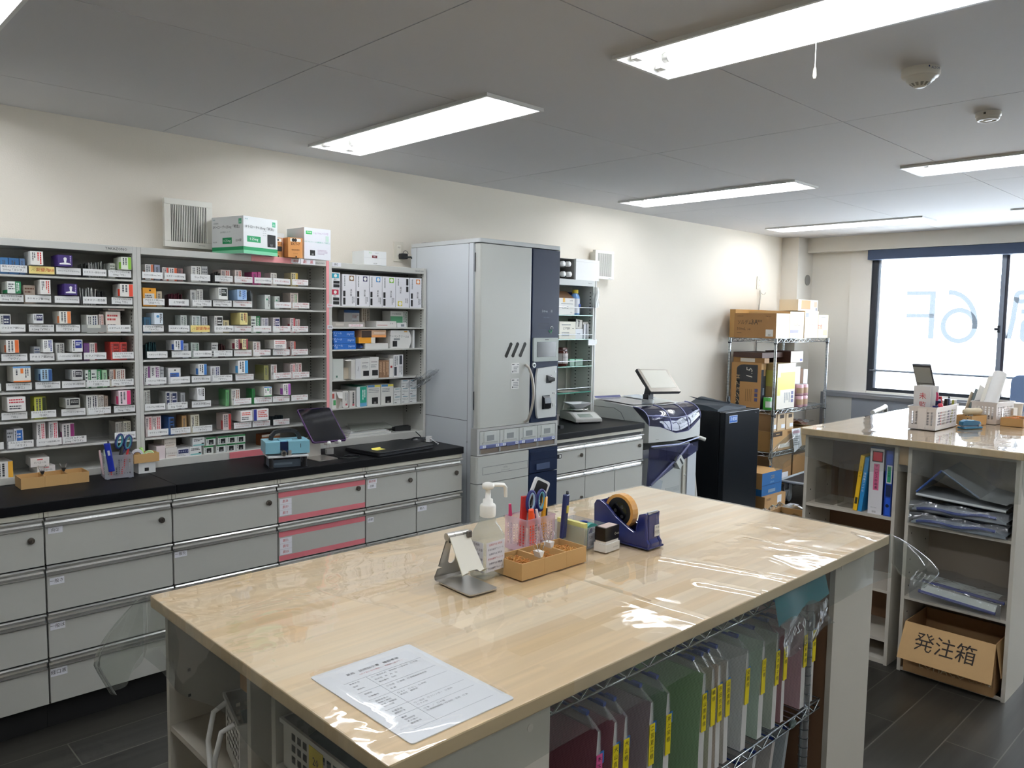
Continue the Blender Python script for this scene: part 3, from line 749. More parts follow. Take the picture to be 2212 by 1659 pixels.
PILLS = [
 (1, 0, 714, 740, 66, 'b 3f76a8'),
 (1, 0, 742, 777, 66, 'b 3a70a5'),
 (1, 0, 780, 798, 66, 'b 5f7fa8'),
 (1, 0, 809, 853, 95, 'v f0efe9 c9302c P'),
 (1, 0, 906, 958, 87, 'f 3d2a6e ffffff P'),
 (1, 0, 1001, 1029, 63, 'x 2a2d2c'),
 (1, 0, 1031, 1051, 70, 'x b9bcb8'),
 (1, 0, 1053, 1071, 70, 'x a9aca8'),
 (1, 0, 1073, 1089, 75, 'x 8f938f'),
 (1, 0, 1112, 1133, 67, 'h d5d8d0 7a7f76'),
 (1, 0, 1146, 1186, 94, 's e8eedd 8ec63f P'),
 (1, 1, 727, 773, 88, 'g f0f2ee 1b7a4a P'),
 (1, 1, 790, 830, 77, 'h a89a8c 6a4a3a'),
 (1, 1, 840, 876, 99, 'v f2f0ea c8402f P'),
 (1, 1, 926, 973, 87, 'f 3d2a6e ffffff P'),
 (1, 1, 998, 1024, 76, 'x b5b8b6'),
 (1, 1, 1028, 1056, 78, 'x c2c4c2'),
 (1, 1, 1058, 1087, 68, 'x 3a3c3c'),
 (1, 1, 1139, 1191, 95, 's f2f0ea d8452c P'),
 (1, 2, 707, 742, 77, 'k e8e8e4 2c3558'),
 (1, 2, 812, 847, 80, 'k e9ecea 2a2a55 P'),
 (1, 2, 905, 947, 92, 's f3f2ea e08248 P'),
 (1, 2, 1016, 1059, 79, 'v e4e4de 33405e'),
 (1, 2, 1064, 1082, 81, 'v e0cfc8 b06a5a'),
 (1, 2, 1091, 1149, 94, 'h efe6dc c03a3a'),
 (1, 2, 1101, 1166, 10, 'h efe6dc c03a3a', 96),
 (1, 3, 716, 759, 92, 's f2efe8 d86a30 P'),
 (1, 3, 819, 841, 64, 'h b9bcc0 4a5a7a'),
 (1, 3, 843, 878, 93, 'v f4f4f0 2a3f8a P'),
 (1, 3, 897, 929, 78, 'v dcdcd6 55585c'),
 (1, 3, 948, 987, 92, 'k f2f2ee 27348a P'),
 (1, 3, 1002, 1022, 75, 'b 6a3a78'),
 (1, 3, 1024, 1054, 77, 's e6dfd8 8a3030'),
 (1, 3, 1107, 1143, 79, 'k d2443c 7a2420'),
 (1, 3, 1145, 1172, 78, 'k d2443c 7a2420'),
 (1, 4, 736, 796, 103, 't f0eee4 e07830 P'),
 (1, 4, 831, 872, 89, 's a9cbe2 27508a P'),
 (1, 4, 945, 984, 82, 'k cfcfcc 33343a P'),
 (1, 4, 1005, 1025, 78, 'g e2e8e0 2f8a50'),
 (1, 4, 1027, 1066, 79, 'g e2e8e0 2f8a50'),
 (1, 4, 1071, 1090, 76, 'b a8d0a8'),
 (1, 4, 1100, 1123, 78, 's ddd4ca a86a50'),
 (1, 4, 1125, 1163, 78, 'v e6e0d8 9a5a50'),
 (1, 5, 713, 775, 98, 'h f4f1ec cc3a48 P'),
 (1, 5, 814, 856, 90, 's c9cc52 333a20'),
 (1, 5, 918, 971, 81, 'k b9bab4 1f1f20 P'),
 (1, 5, 1006, 1051, 87, 'v ecece6 333344'),
 (1, 5, 1053, 1074, 85, 'v e6e2d8 44444c'),
 (1, 5, 1077, 1090, 81, 'b b9a898'),
 (1, 5, 1122, 1171, 103, 's f0dbe2 d83a72 P'),
 (1, 6, 714, 737, 81, 'h b0b2b4 5a5c60'),
 (1, 6, 739, 771, 83, 'k eef0f2 2f6ab8'),
 (1, 6, 819, 850, 102, 'v f5f2f0 d85a6a'),
 (1, 6, 863, 896, 102, 'v f5f2f0 d85a6a'),
 (1, 6, 911, 957, 89, 's e8e2e0 8a2a6a'),
 (1, 6, 1118, 1147, 80, 'v a8a49a 5a564c'),
 (1, 6, 1150, 1180, 80, 'v d8d4c2 55523e'),
 (2, 0, 1256, 1291, 72, 's dcdcd8 c07050'),
 (2, 0, 1295, 1319, 71, 'b 8a90a0'),
 (2, 0, 1330, 1355, 62, 's e4dcd6 d0503a'),
 (2, 0, 1357, 1393, 62, 's e4dcd6 d0603a'),
 (2, 0, 1395, 1419, 61, 'b 7a5a58'),
 (2, 0, 1457, 1503, 76, 'v dfdfd8 44443e'),
 (2, 0, 1505, 1532, 77, 'h a8a9a8 66696c'),
 (2, 0, 1556, 1593, 59, 'x 3a3634'),
 (2, 0, 1595, 1639, 66, 'v d8c8c0 c05040'),
 (2, 0, 1664, 1697, 68, 'v dcd0c8 d05038'),
 (2, 0, 1749, 1776, 63, 'b a83a78'),
 (2, 0, 1779, 1793, 65, 'b b84a80'),
 (2, 0, 1845, 1876, 64, 'v e8e4da 8a8478'),
 (2, 0, 1953, 1991, 70, 's d0c49a b89a40'),
 (2, 1, 1244, 1300, 84, 'w f0a830 d8d8d0'),
 (2, 1, 1302, 1325, 70, 'b b0a48c'),
 (2, 1, 1354, 1382, 65, 'x 4a1c28'),
 (2, 1, 1384, 1413, 70, 'x 55202c'),
 (2, 1, 1451, 1478, 82, 'b b4b6b2'),
 (2, 1, 1480, 1509, 86, 'v d8d8d2 77787a'),
 (2, 1, 1566, 1609, 96, 'k f2f4ee 222a26 Pg'),
 (2, 1, 1657, 1702, 90, 'v a8c8ec 3a62a8 P'),
 (2, 1, 1744, 1755, 91, 'x a0a4a4'),
 (2, 1, 1813, 1841, 71, 'd e2e6e0 3a8a68'),
 (2, 1, 1865, 1890, 66, 'd d0d8d0 3a8a68'),
 (2, 1, 1949, 1991, 85, 'v dfcfc6 3a8a58'),
 (2, 2, 1246, 1275, 72, 'b 4a7a9a'),
 (2, 2, 1277, 1313, 92, 'd dfeaf2 4a88b8 P'),
 (2, 2, 1405, 1433, 83, 'v ccd2cc 6a7a70'),
 (2, 2, 1457, 1495, 82, 'v d0d6d4 5a7a7a'),
 (2, 2, 1502, 1527, 78, 'v d0d2d4 55585a'),
 (2, 2, 1562, 1601, 82, 'k ecece8 2a2a28'),
 (2, 2, 1604, 1632, 62, 'b c8bc92'),
 (2, 2, 1667, 1705, 99, 'v ecdf98 8a4030 P'),
 (2, 2, 1740, 1786, 84, 'g dfe6df 2a7a48'),
 (2, 2, 1795, 1830, 76, 'v e2dfe2 3a3a6a'),
 (2, 2, 1856, 1891, 78, 'k ecE6e6 3a3a6a'),
 (2, 2, 1947, 1974, 77, 's f0e2e0 c85058'),
 (2, 2, 1977, 2000, 71, 'v d8c8c4 a84a48'),
 (2, 3, 1248, 1274, 81, 'x 23484c'),
 (2, 3, 1276, 1302, 82, 'x 1f4248'),
 (2, 3, 1360, 1401, 86, 's f0f0f0 3058b0 Pr'),
 (2, 3, 1411, 1438, 70, 'b a8acb0'),
 (2, 3, 1451, 1487, 73, 'v b9c4bc 4a6a58'),
 (2, 3, 1545, 1576, 73, 'h c8c8c4 55585a'),
 (2, 3, 1578, 1615, 70, 'x 4a2a2a'),
 (2, 3, 1642, 1666, 90, 's f0ece0 8a2a3c P'),
 (2, 3, 1678, 1706, 90, 's ecdfae 8a2a3c P'),
 (2, 3, 1748, 1787, 76, 'v e8e4de a05050'),
 (2, 3, 1840, 1903, 84, 'h f2f0ec d05048 Pd'),
 (2, 3, 1905, 1928, 74, 'v d8ccc8 a05050'),
 (2, 3, 1948, 1976, 76, 's e6d4d0 b85a50'),
 (2, 4, 1241, 1266, 87, 's ecebe8 7a3a78'),
 (2, 4, 1269, 1309, 87, 'v ecebe8 7a3a78'),
 (2, 4, 1311, 1326, 82, 'h b0b2b4 777a80'),
 (2, 4, 1346, 1401, 76, 'w f0f0ee 2f62b0'),
 (2, 4, 1467, 1505, 92, 's ecedec 3a78c0 P'),
 (2, 4, 1539, 1584, 78, 'v e8e8e8 2a2f6a'),
 (2, 4, 1656, 1705, 103, 's f0f0ee 4aa0d8 P'),
 (2, 4, 1805, 1829, 74, 'b 8a8a50'),
 (2, 4, 1842, 1873, 77, 'v e6e2de b05048'),
 (2, 4, 1947, 1973, 79, 'v ecdcda c04a48'),
 (2, 4, 1975, 2009, 81, 'v efe2de a83a38'),
 (2, 5, 1239, 1265, 97, 'v e2e2da 4a4a44'),
 (2, 5, 1332, 1350, 86, 'k e0e0e0 28305a'),
 (2, 5, 1352, 1383, 83, 'k e2e2e4 28305a'),
 (2, 5, 1399, 1418, 77, 'b a8acb0'),
 (2, 5, 1460, 1494, 98, 'v f2f2f2 222222 Pk'),
 (2, 5, 1610, 1627, 79, 'b 5a9a60'),
 (2, 5, 1638, 1680, 81, 'v ece8e0 b06a50'),
 (2, 5, 1741, 1756, 77, 'b 2f8a48'),
 (2, 5, 1786, 1825, 87, 't f2f0ea 3aa860 P'),
 (2, 5, 1886, 1926, 97, 's f0ece8 a858b8 P'),
 (2, 6, 1243, 1270, 94, 'v f0e0dc c83a48'),
 (2, 6, 1272, 1309, 93, 'v f0e2de c83a48'),
 (2, 6, 1343, 1367, 84, 'k 3a6ab0 222228'),
 (2, 6, 1402, 1423, 86, 'b b08a5a'),
 (2, 6, 1442, 1482, 87, 'v e8e4d0 6a6448'),
 (2, 6, 1595, 1635, 80, 's e0d0cc c84040'),
 (2, 6, 1665, 1724, 92, 'h f2efec e04838 P'),
 (2, 6, 1731, 1807, 95, 'l f2f0ee 27308a P'),
 (2, 6, 1854, 1877, 54, 'x 3a4a50'),
 (2, 6, 1880, 1905, 54, 'x 2c3a40'),
]
UN = {1: 'picture-edge unit', 2: 'pink-taped unit'}
RN = ['top','second','third','fourth','fifth','sixth','seventh']
BINM = CLEAR('#ffffff', .03, .05, .6, '#c9cfce')
CARD = P('#eff0ee', .6)
YCARD = P('#f2dd8c', .6)
FROST = CLEAR('#e2e4e2', .45, .3, .5, '#c4c6c4')
_cnt = {}
def cardtext(m, t, xc, w, z0, z1, y):
    col = INK
    if t[0] == '*': col, t = P('#b0303a', .6), t[1:]
    L = t.split('|')
    n = len(L)
    for i, s in enumerate(L):
        size = min(.0102 if n == 2 else .0118, w*.93/max(1, sum(.62 if ord(ch) < 256 else 1.02 for ch in s)))
        m.text(s, size, col, (xc, y, z1-(z1-z0)*(i+.5)/n*(.86 if n == 2 else 1)-(.0012 if n == 2 else 0)))
for (u, r, xa, xb, t) in BINS:
    k = _cnt.get((u, r), 0); _cnt[(u, r)] = k+1
    x0, x1 = xa/1000-.003, xb/1000+.003
    lo, hi = ((.307, 1.194) if u == 1 else (1.2300, 2.1345))
    x0, x1 = max(x0, lo), min(x1, hi)
    w = x1-x0; z = SHZ[r]
    what = 'no card' if t == '' else ('blank card' if t == '-' else 'yellow handwritten card' if t[0] == '!' else 'red-lettered card' if t[0] == '*' else 'black-lettered card')
    b = thing('pill_bin', 'clear bin, %s, %s from left on %s shelf of the %s' % (what, ORD[k], RN[r], UN[u]), 'bin', ((x0+x1)/2, 3.5925, z+.0005), 0, 'clear pill bins')
    m = MB(); hw = w/2
    m.quad((-hw,0,0), (hw,0,0), (hw,0,.038), (-hw,0,.038), BINM)
    m.quad((-hw,0,.001), (hw,0,.001), (hw,.155,.001), (-hw,.155,.001), BINM)
    side = [(.0016, .0016), (.155, .0016), (.155, .082), (.075, .082)] + [(.075-.055*sin(a*pi/2/5), .082-.044*(1-cos(a*pi/2/5))) for a in range(1, 6)] + [(.0016, .038)]
    for sx in (-1, 1):
        m.add([(sx*(hw-.0004), a, c) for a, c in side], [tuple(range(len(side)))], BINM)
    m.build('tray', b)
    if t:
        c = MB()
        if t == '-':
            c.box(-hw+.002, hw-.002, -.0022, -.0006, .006, .037, FROST)
            c.box(-hw*.5, hw*.5, -.0026, -.0022, .024, .036, P('#cfcfc6', .6))
        elif t[0] == '!':
            c.box(-hw+.001, hw-.004, -.0026, -.0006, .007, .037, YCARD)
            c.text('バラ', .013, P('#8a7a28', .6), (-hw*.55, -.003, .021), slant=.2).text('錠優先', .016, P('#c8341e', .6), (.002, -.003, .022), slant=.15).text('使用', .012, P('#c8341e', .6), (hw*.66, -.003, .021), slant=.15)
        else:
            c.box(-hw+.003, hw-.003, -.0022, -.0006, .0085, .0365, CARD)
            cardtext(c, t, 0, w-.008, .0085, .0365, -.0026)
        c.build('card', b)

PAL = [('white','f0efea'),('grey','a8aaaa'),('dark','33363a'),('blue','3f76b0'),('pale blue','a9c8e4'),('purple','4a2d72'),('violet','a858b8'),('red','cc3a3a'),('orange','e08040'),
       ('green','2f8a50'),('pale green','b8d8b4'),('yellow','f0c440'),('lime','c4cf52'),('pink','e08aa0'),('magenta','b0427c'),('beige','c9b796'),('brown','8a5a40'),('navy','26305e'),('maroon','5a2428'),('teal','2a5055'),('silver','c0c2c2'),('cream','ece0b8'),('black','141414'),('olive','8a8a50')]
def colname(h):
    c = lin(h)
    c = [int(h[i:i+2], 16) for i in (0, 2, 4)]
    return min(PAL, key=lambda p: sum((int(p[1][i*2:i*2+2], 16)-c[i])**2 for i in range(3)))[0]
def lines_v(m, x0, x1, z0, z1, col, n, y=-.0005):
    for i in range(n):
        xx = x0+(x1-x0)*(i+.5)/n
        a = z0+(z1-z0)*rnd.choice((0, .1, .3)); 
        zz = z1
        while zz > a:
            s = rnd.uniform(.003, .009)
            m.box(xx-(x1-x0)/n*.28, xx+(x1-x0)/n*.28, y, 0, max(a, zz-s), zz, col, skip='k')
            zz -= s+.0016
def lines_h(m, x0, x1, z0, z1, col, n, y=-.0005):
    for i in range(n):
        zz = z0+(z1-z0)*(i+.5)/n
        b = x0+(x1-x0)*rnd.choice((1, .9, .7))
        xx = x0
        while xx < b:
            s = rnd.uniform(.003, .009)
            m.box(xx, min(b, xx+s), y, 0, zz-(z1-z0)/n*.25, zz+(z1-z0)/n*.25, col, skip='k')
            xx += s+.0016
def medbox(m, w, d, h, base, des, acc):
    """carton with its front at y = 0, standing on z = 0, printed front"""
    B = P('#'+base, .5); A = P('#'+acc, .5) if acc else INK
    m.box(-w/2, w/2, 0, d, 0, h, B)
    e = .0006; hw = w/2
    G = P('#55585c', .6)
    if des == 'v':
        lines_v(m, -hw+w*.52, hw-w*.1, h*.08, h*.93, A, 2); lines_v(m, -hw+w*.12, -hw+w*.42, h*.3, h*.9, G, 2)
    elif des == 'h':
        lines_h(m, -hw+w*.1, hw-w*.1, h*.55, h*.9, A, 2); lines_h(m, -hw+w*.1, hw-w*.25, h*.12, h*.45, G, 2)
    elif des == 's':
        m.box(hw-w*.32, hw-w*.02, -e, 0, h*.02, h*.98, A, skip='k'); lines_v(m, -hw+w*.1, hw-w*.4, h*.1, h*.92, G, 2)
        m.box(-hw-e, -hw, d*.05, d*.3, h*.05, h*.6, A)
    elif des == 'k':
        m.box(-hw+w*.3, hw-w*.08, -e, 0, h*.3, h*.92, A, skip='k'); lines_v(m, -hw+w*.06, -hw+w*.26, h*.1, h*.9, G, 1)
        lines_h(m, -hw+w*.36, hw-w*.14, h*.5, h*.8, B, 2, -2*e)
    elif des == 'g':
        m.box(hw-w*.42, hw, -e, 0, 0, h, A, skip='k'); m.box(-hw-e, -hw, d*.0, d*.8, 0, h*.3, A); lines_h(m, -hw+w*.08, hw-w*.48, h*.3, h*.85, G, 3)
        lines_v(m, hw-w*.36, hw-w*.1, h*.15, h*.9, B, 2, -2*e)
    elif des == 't':
        m.box(-hw, hw, -e, 0, h*.9, h, P('#5a90c8', .5), skip='k'); m.box(-hw, hw, -e, 0, 0, h*.08, A, skip='k')
        m.box(-hw+w*.42, -hw+w*.58, -e, 0, h*.55, h*.86, A, skip='k'); lines_v(m, hw-w*.34, hw-w*.1, h*.2, h*.85, G, 2); lines_v(m, -hw+w*.12, -hw+w*.28, h*.3, h*.8, G, 1)
    elif des == 'w':
        m.box(-hw+w*.14, hw-w*.14, -e, 0, h*.38, h*.7, A, skip='k'); lines_h(m, -hw+w*.18, hw-w*.3, h*.45, h*.64, G, 2, -2*e); m.box(-e*2, w*.1, -e, 0, h*.82, h*.9, INK, skip='k')
    elif des == 'd':
        m.cyl((-w*.1, -e, h*.68), (-w*.1, 0, h*.68), min(w, h)*.17, A, 14); lines_v(m, w*.12, hw-w*.08, h*.1, h*.9, G, 2)
    elif des == 'l':
        m.box(-hw, -hw+w*.2, -e, 0, 0, h, A, skip='k'); lines_h(m, -hw+w*.28, hw-w*.06, h*.25, h*.92, P('#d04838', .5), 4)
    elif des == 'f':
        m.prism([(-hw+w*.1, h*.16), (hw-w*.1, h*.16), (hw-w*.1, h*.26), (w*.06, h*.34), (w*.1, h*.56), (-w*.1, h*.56), (-w*.06, h*.34), (-hw+w*.1, h*.26)], -e, 0, A, 'y')
        m.cyl((0, -e, h*.66), (0, 0, h*.66), w*.12, A, 12); lines_v(m, hw-w*.2, hw-w*.06, h*.3, h*.95, P('#b8a8d8', .5), 1)
    else:
        lines_v(m, -hw+w*.25, hw-w*.3, h*.3, h*.85, A if acc else G, 2)
def strips(m, w, h, base, n=None):
    """loose foil blister strips standing on edge"""
    F = P('#'+base, .28, metal=.55)
    n = n or 4
    for i in range(n):
        x = -w/2+w*(i+.5)/n; tilt = rnd.uniform(-.006, .006)
        hh = h*rnd.uniform(.82, 1)
        m.add([(x-w*.3/n, .002, 0), (x+w*.18/n, .002, 0), (x+w*.18/n, .05, 0), (x-w*.3/n, .05, 0), (x-w*.3/n+tilt, .0, hh), (x+w*.18/n+tilt, 0, hh), (x+w*.18/n+tilt, .05, hh*.9), (x-w*.3/n+tilt, .05, hh*.9)],
              [(0,3,2,1),(4,5,6,7),(0,1,5,4),(2,3,7,6),(3,0,4,7),(1,2,6,5)], F)
        for q in range(3):
            m.lathe([(.0042, 0), (.003, .0018), (.0001, .0024)], F, (0,0,0), 8) if False else None
            zc = hh*(.25+.27*q)
            m.cyl((x+tilt*zc/h, .001, zc), (x+tilt*zc/h, -.0028, zc), min(.0048, w*.24/n), F, 8, r1=min(.003, w*.15/n))
_cnt = {}
for (u, r, xa, xb, hz, st, *zb) in PILLS:
    k = _cnt.get((u, r), 0); _cnt[(u, r)] = k+1
    s = st.split(); des, base = s[0], s[1]
    acc = s[2] if len(s) > 2 and len(s[2]) == 6 else None
    out = any(q[0] == 'P' for q in s[2:])
    w = (xb-xa)/1000; z = SHZ[r]+(zb[0]/1000 if zb else 0); xc = (xa+xb)/2000
    m = MB()
    where = '%s from left on %s shelf of the %s' % (ORD[k], RN[r], UN[u])
    if des == 'x':
        strips(m, w, hz/1000-.003, base)
        m.build('blister_pack', loc=(xc, 3.622, z+.0024), label='%s foil blister strips, %s' % (colname(base), where), cat='blister pack', group='blister packs in the pill bins')
    else:
        h = hz/1000
        if out:
            medbox(m, w, .10, max(.03, h-.0415), base, des, acc)
            o = m.build('medicine_box', loc=(xc, 3.578, z+.0415), rot=(radians(-1.0), 0, radians(rnd.uniform(-.4, .6))), label='%s box with %s print, %s' % (colname(base), colname(acc or '333333'), where), cat='medicine box', group='medicine boxes in the pill bins')
        else:
            medbox(m, w, rnd.uniform(.06, .1), h-.0026, base, des, acc)
            m.build('medicine_box', loc=(xc, 3.617, z+.0024), rot=radians(rnd.uniform(-.7, .7)), label='%s box with %s print, %s' % (colname(base), colname(acc) if acc else 'little', where), cat='medicine box', group='medicine boxes in the pill bins')
# ------------------------------------------------------------------ things on and in the wall units
WB = '#eeeeea'
def carton(label, w, d, h, loc, rot=0, base=WB, group=None, prints=None, cat='box', name='carton', rough=.5, flapped=False):
    """a carton with its front at y = 0; prints(m, hw, h) adds the printing"""
    m = MB(); m.box(-w/2, w/2, 0, d, 0, h, P(base, rough))
    if flapped:
        m.add([(-w/2, 0, h), (w/2, 0, h), (w/2, -.028, h+.012), (-w/2, -.028, h+.012)], [(0,1,2,3)], P(base, rough))
    if prints: prints(m, w/2, h)
    return m.build(name, loc=loc, rot=rot, label=label, cat=cat, group=group)
GRN = P('#10935a', .5); LGRN = P('#7fd0a6', .5); TXT = P('#2a2c2e', .6); FNT = P('#8f9496', .6); BLK = P('#161616', .5)
def sp_print(m, hw, h):
    for (O, U, W) in (((-hw, -.0005, 0), (1,0,0), 2*hw), ((-hw-.0005, .22, 0), (0,-1,0), .22)):
        O, U = Vector(O), Vector(U)
        q = lambda a, b, z0, z1, mat, k=0: m.quad(O+U*a+Vector((0,0,z0)), O+U*b+Vector((0,0,z0)), O+U*b+Vector((0,0,z1)), O+U*a+Vector((0,0,z1)), mat)
        q(0, W, .0, .016, LGRN); q(0, W, .016, .032, GRN)
        n = Vector((0,0,0)) + (Vector((0,-.0004,0)) if U.x else Vector((-.0004,0,0)))
        T = lambda s, size, a, z, mat, al='LEFT': m.text(s, size, mat, O+U*a+n+Vector((0,0,z)), U, (0,0,1), al)
        f = W/.2
        T('meiji', .009, .008, h-.012, P('#3a8f9a', .5)); T('SPトローチ0.25mg「明治」', .0175*f*.86, .008, h-.048, TXT)
        gx = (.06, .125) if U.x == 0 else (.02, .1)
        q(gx[0], gx[1], .055, .083, GRN) if U.x else q(.075, .14, .046, .075, GRN)
        T('0.25mg', .017, (gx[0]+gx[1])/2 if U.x else .1075, .069 if U.x else .06, P('#ffffff', .5), 'CENTER')
        q(W-.032, W-.012, h-.036, h-.012, P('#4fb58a', .5)); 
        T('△', .014, W-.022, h-.025, P('#e8f4ee', .5), 'CENTER')
        if U.x:
            m.quad(O+U*(W-.062)+Vector((0,-.0004,.04)), O+U*(W-.012)+Vector((0,-.0004,.04)), O+U*(W-.012)+Vector((0,-.0004,.098)), O+U*(W-.062)+Vector((0,-.0004,.098)), BLK)
            for z in (.092, .082, .072): T('▪▪ ▪▪▪', .007, W-.09, z+.02, FNT)
            T('|||||', .012, W-.037, .05, P('#f0f0f0', .5), 'CENTER')
        else:
            T('口腔用剤', .009, .012, h-.03, FNT); T('日本薬局方トローチ', .008, .06, h-.072, FNT); T('1200錠', .014, W-.055, .06, TXT); T('明治製菓', .007, .008, .055, FNT)
carton('large white and green lozenge carton on top of the shelves, beside the wall fan', .203, .22, .172, (1.660+.098, 3.515+.026, 1.8365), radians(15), '#e9ecec', None, sp_print)
EK = '#c98a4a'
def ek_print(m, hw, h):
    m.box(-hw*.7, hw*.75, -.0005, 0, h*.8, h*.96, P('#f2f0ea', .5)); m.cyl((-hw*.3, -.0007, h*.88), (-hw*.3, 0, h*.88), hw*.22, BLK, 12); m.cyl((0, -.0007, h*.88), (0, 0, h*.88), hw*.22, BLK, 12)
    m.text('EKT-7', .018, P('#4a2410', .6), (0, -.0006, h*.68)); m.text('7顆粒医療用', .008, P('#5a3016', .6), (0, -.0006, h*.38)); m.text('クラシエ', .006, P('#5a3016', .6), (0, -.0006, h*.2)); m.box(0, hw*.18, -.0006, 0, 0, h*.08, BLK)
carton('small tan carton with dark lettering in front of the white and teal one', .075, .06, .096, (1.945, 3.555, 1.8365), radians(-4), EK, 'tan cartons on the shelf top', ek_print)
def ek2(m, hw, h):
    ek_print(m, hw, h); m.box(-hw*.4, hw*.8, -.0012, 0, h*.3, h*.55, BLK)
carton('small tan carton with a black square, half hidden behind the lozenge carton', .05, .06, .094, (1.876, 3.60, 1.8365), 0, EK, 'tan cartons on the shelf top', ek2)
def su_print(m, hw, h):
    m.box(-hw+.01, -hw+.045, -.0005, 0, h-.032, h-.016, P('#28b05c', .5)); m.text('内用液', .009, P('#ffffff', .5), (-hw+.0275, -.0009, h-.024))
    m.text('1.0g 10mL×120包', .0125, P('#c0a8c8', .6), (.018, -.0005, h-.024)); m.text('スクラルファート内用液10%「日医工」', .0088, P('#2aa88c', .6), (0, -.0005, h*.55))
    m.box(-hw+.033, -hw+.062, -.0005, 0, .018, .045, BLK); m.text('|||||', .009, P('#f0f0f0', .5), (-hw+.0475, -.0009, .025)); lines_h(m, .0, hw-.02, .025, .05, P('#c8b8cc', .6), 4)
    m.box(hw-.03, hw-.012, -.0005, 0, h*.6, h*.78, P('#cfe8dc', .6))
carton('white suspension carton with teal lettering, standing at the pink end of the shelf top', .155, .16, .155, (2.085, 3.585, 1.8365), radians(3), '#eceef4', None, su_print)
carton('teal edged white carton peeking out behind the tan cartons', .10, .10, .125, (1.905, 3.68, 1.8365), radians(6), '#2e8f7c', None, lambda m, hw, h: m.box(-hw+.012, hw, -.0005, 0, 0, h, P('#d8dcda', .5)))
def wb_print(m, hw, h):
    m.box(-hw, hw, -.0004, 0, h*.50, h*.505, FNT); m.text('E·2', .011, P('#5ac03a', .5), (-.03, -.0005, h*.86)); m.text('JM4557', .007, FNT, (.01, -.0005, h*.86)); m.box(-.02, .012, -.0005, 0, h*.5, h*.68, P('#6a2a30', .5)); m.text('細口', .008, P('#f0e8e8', .5), (-.004, -.0009, h*.59)); m.text('○なか', .008, INK, (0, -.0005, h*.1))
    m.box(hw, hw+.0005, .005, .045, h*.66, h*.96, P('#8fd060', .5)); m.box(hw, hw+.0005, .012, .042, h*.24, h*.45, BLK); m.box(hw, hw+.0005, .012, .042, h*.04, h*.2, BLK)
carton('small white carton with a green corner on top of the narrow unit', .14, .12, .074, (2.435, 3.59, 1.8295), radians(-2), '#eef0ef', None, wb_print)
# wall fan and second wall vent, sockets
def wall_fan(label, xc, zc, w, h, d, slot_shade='#151515', gw=.168, gh=.168, n=21, body='#e4e2d8'):
    t = thing('wall_fan', label, 'wall fan', (xc, YW, zc), 0, 'square wall fans')
    m = MB(); WHT = P(body, .3)
    m.box(-w*.45, w*.45, -d*.55, 0, -h*.45, h*.45, WHT)
    m.box(-w/2, w/2, -d, -d*.55, -h/2, -gh/2, WHT).box(-w/2, w/2, -d, -d*.55, gh/2, h/2, WHT).box(-w/2, -gw/2, -d, -d*.55, -gh/2, gh/2, WHT).box(gw/2, w/2, -d, -d*.55, -gh/2, gh/2, WHT)
    m.build('housing', t, bevel=.002)
    g = MB(); g.box(-gw/2, gw/2, -d+.006, -d+.009, -gh/2, gh/2, P(slot_shade, .7))  # backing sheet whose colour paints the shade inside the deep slots
    for i in range(n+1):
        x = -gw/2+gw*i/n
        g.box(x-gw/n*.25, x+gw/n*.25, -d+.001, -d+.004, -gh/2, gh/2, WHT)
    g.text('MITSUBISHI', .006, INK, (gw*.36, -d-.0004, -gh/2-.013))
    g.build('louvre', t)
    return t
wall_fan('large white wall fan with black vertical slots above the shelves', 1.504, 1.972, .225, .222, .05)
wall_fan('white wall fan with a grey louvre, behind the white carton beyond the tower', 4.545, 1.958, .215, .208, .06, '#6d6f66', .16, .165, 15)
def socket(label, x, z, w=.07, h=.115):
    t = thing('wall_socket', label, 'wall socket', (x, YW, z), 0, 'wall sockets')
    MB().box(-w/2, w/2, -.008, 0, -h/2, h/2, P('#d9d3c4', .4)).build('cover_plate', t, bevel=.003)
    m = MB().box(-.014, .014, -.010, -.008, -.04, .04, P('#e6e1d4', .4))
    for z0 in (.02, -.028):
        m.box(-.007, -.005, -.0106, -.010, z0, z0+.010, DARK).box(.004, .006, -.0106, -.010, z0, z0+.010, DARK)
    m.build('outlet', t)
socket('cream wall socket with a black plug in it, above the narrow shelf unit', 2.735, 1.931)
socket('cream wall socket with a loose grey cable, above the wire rack', 6.905, 1.93, .08, .12)
pl = thing('power_plug', 'black power plug with its cord bent down, in the socket by the tower machine', 'plug', (2.752, 3.789, 1.905))
MB().rbox(-.02, .022, -.032, 0, -.016, .016, .006, P('#17191c', .5), 'y').build('plug_body', pl)
MB().tube([(0, -.028, -.005), (.03, -.05, -.004), (.048, -.055, -.02), (.06, -.055, -.06), (.068, -.05, -.11)], .0055, P('#15171a', .5)).tube(arc((.005, .014), .018, 0, pi, 8, 'xz', -.033), .0015, P('#15171a', .5)).build('cord', pl)
MB().tube([(.03, -.052, .004), (.045, -.054, .02), (.05, -.056, .034)], .003, P('#dad6ca', .5)).build('cable_tie', pl)
gc = MB()
gc.tube([(6.905, 3.782, 1.86), (6.903, 3.775, 1.80), (6.896, 3.78, 1.7), (6.885, 3.785, 1.55), (6.88, 3.785, 1.2), (6.88, 3.785, .5)], .007, P('#b9b5ab', .6))
gc.tube([(6.905, 3.775, 1.84), (6.93, 3.77, 1.825), (6.97, 3.77, 1.825), (7.0, 3.775, 1.84)], .003, P('#b9b5ab', .6))
gc.build('loose_cable', label='grey cable hanging down the wall from the socket above the wire rack', cat='cable')

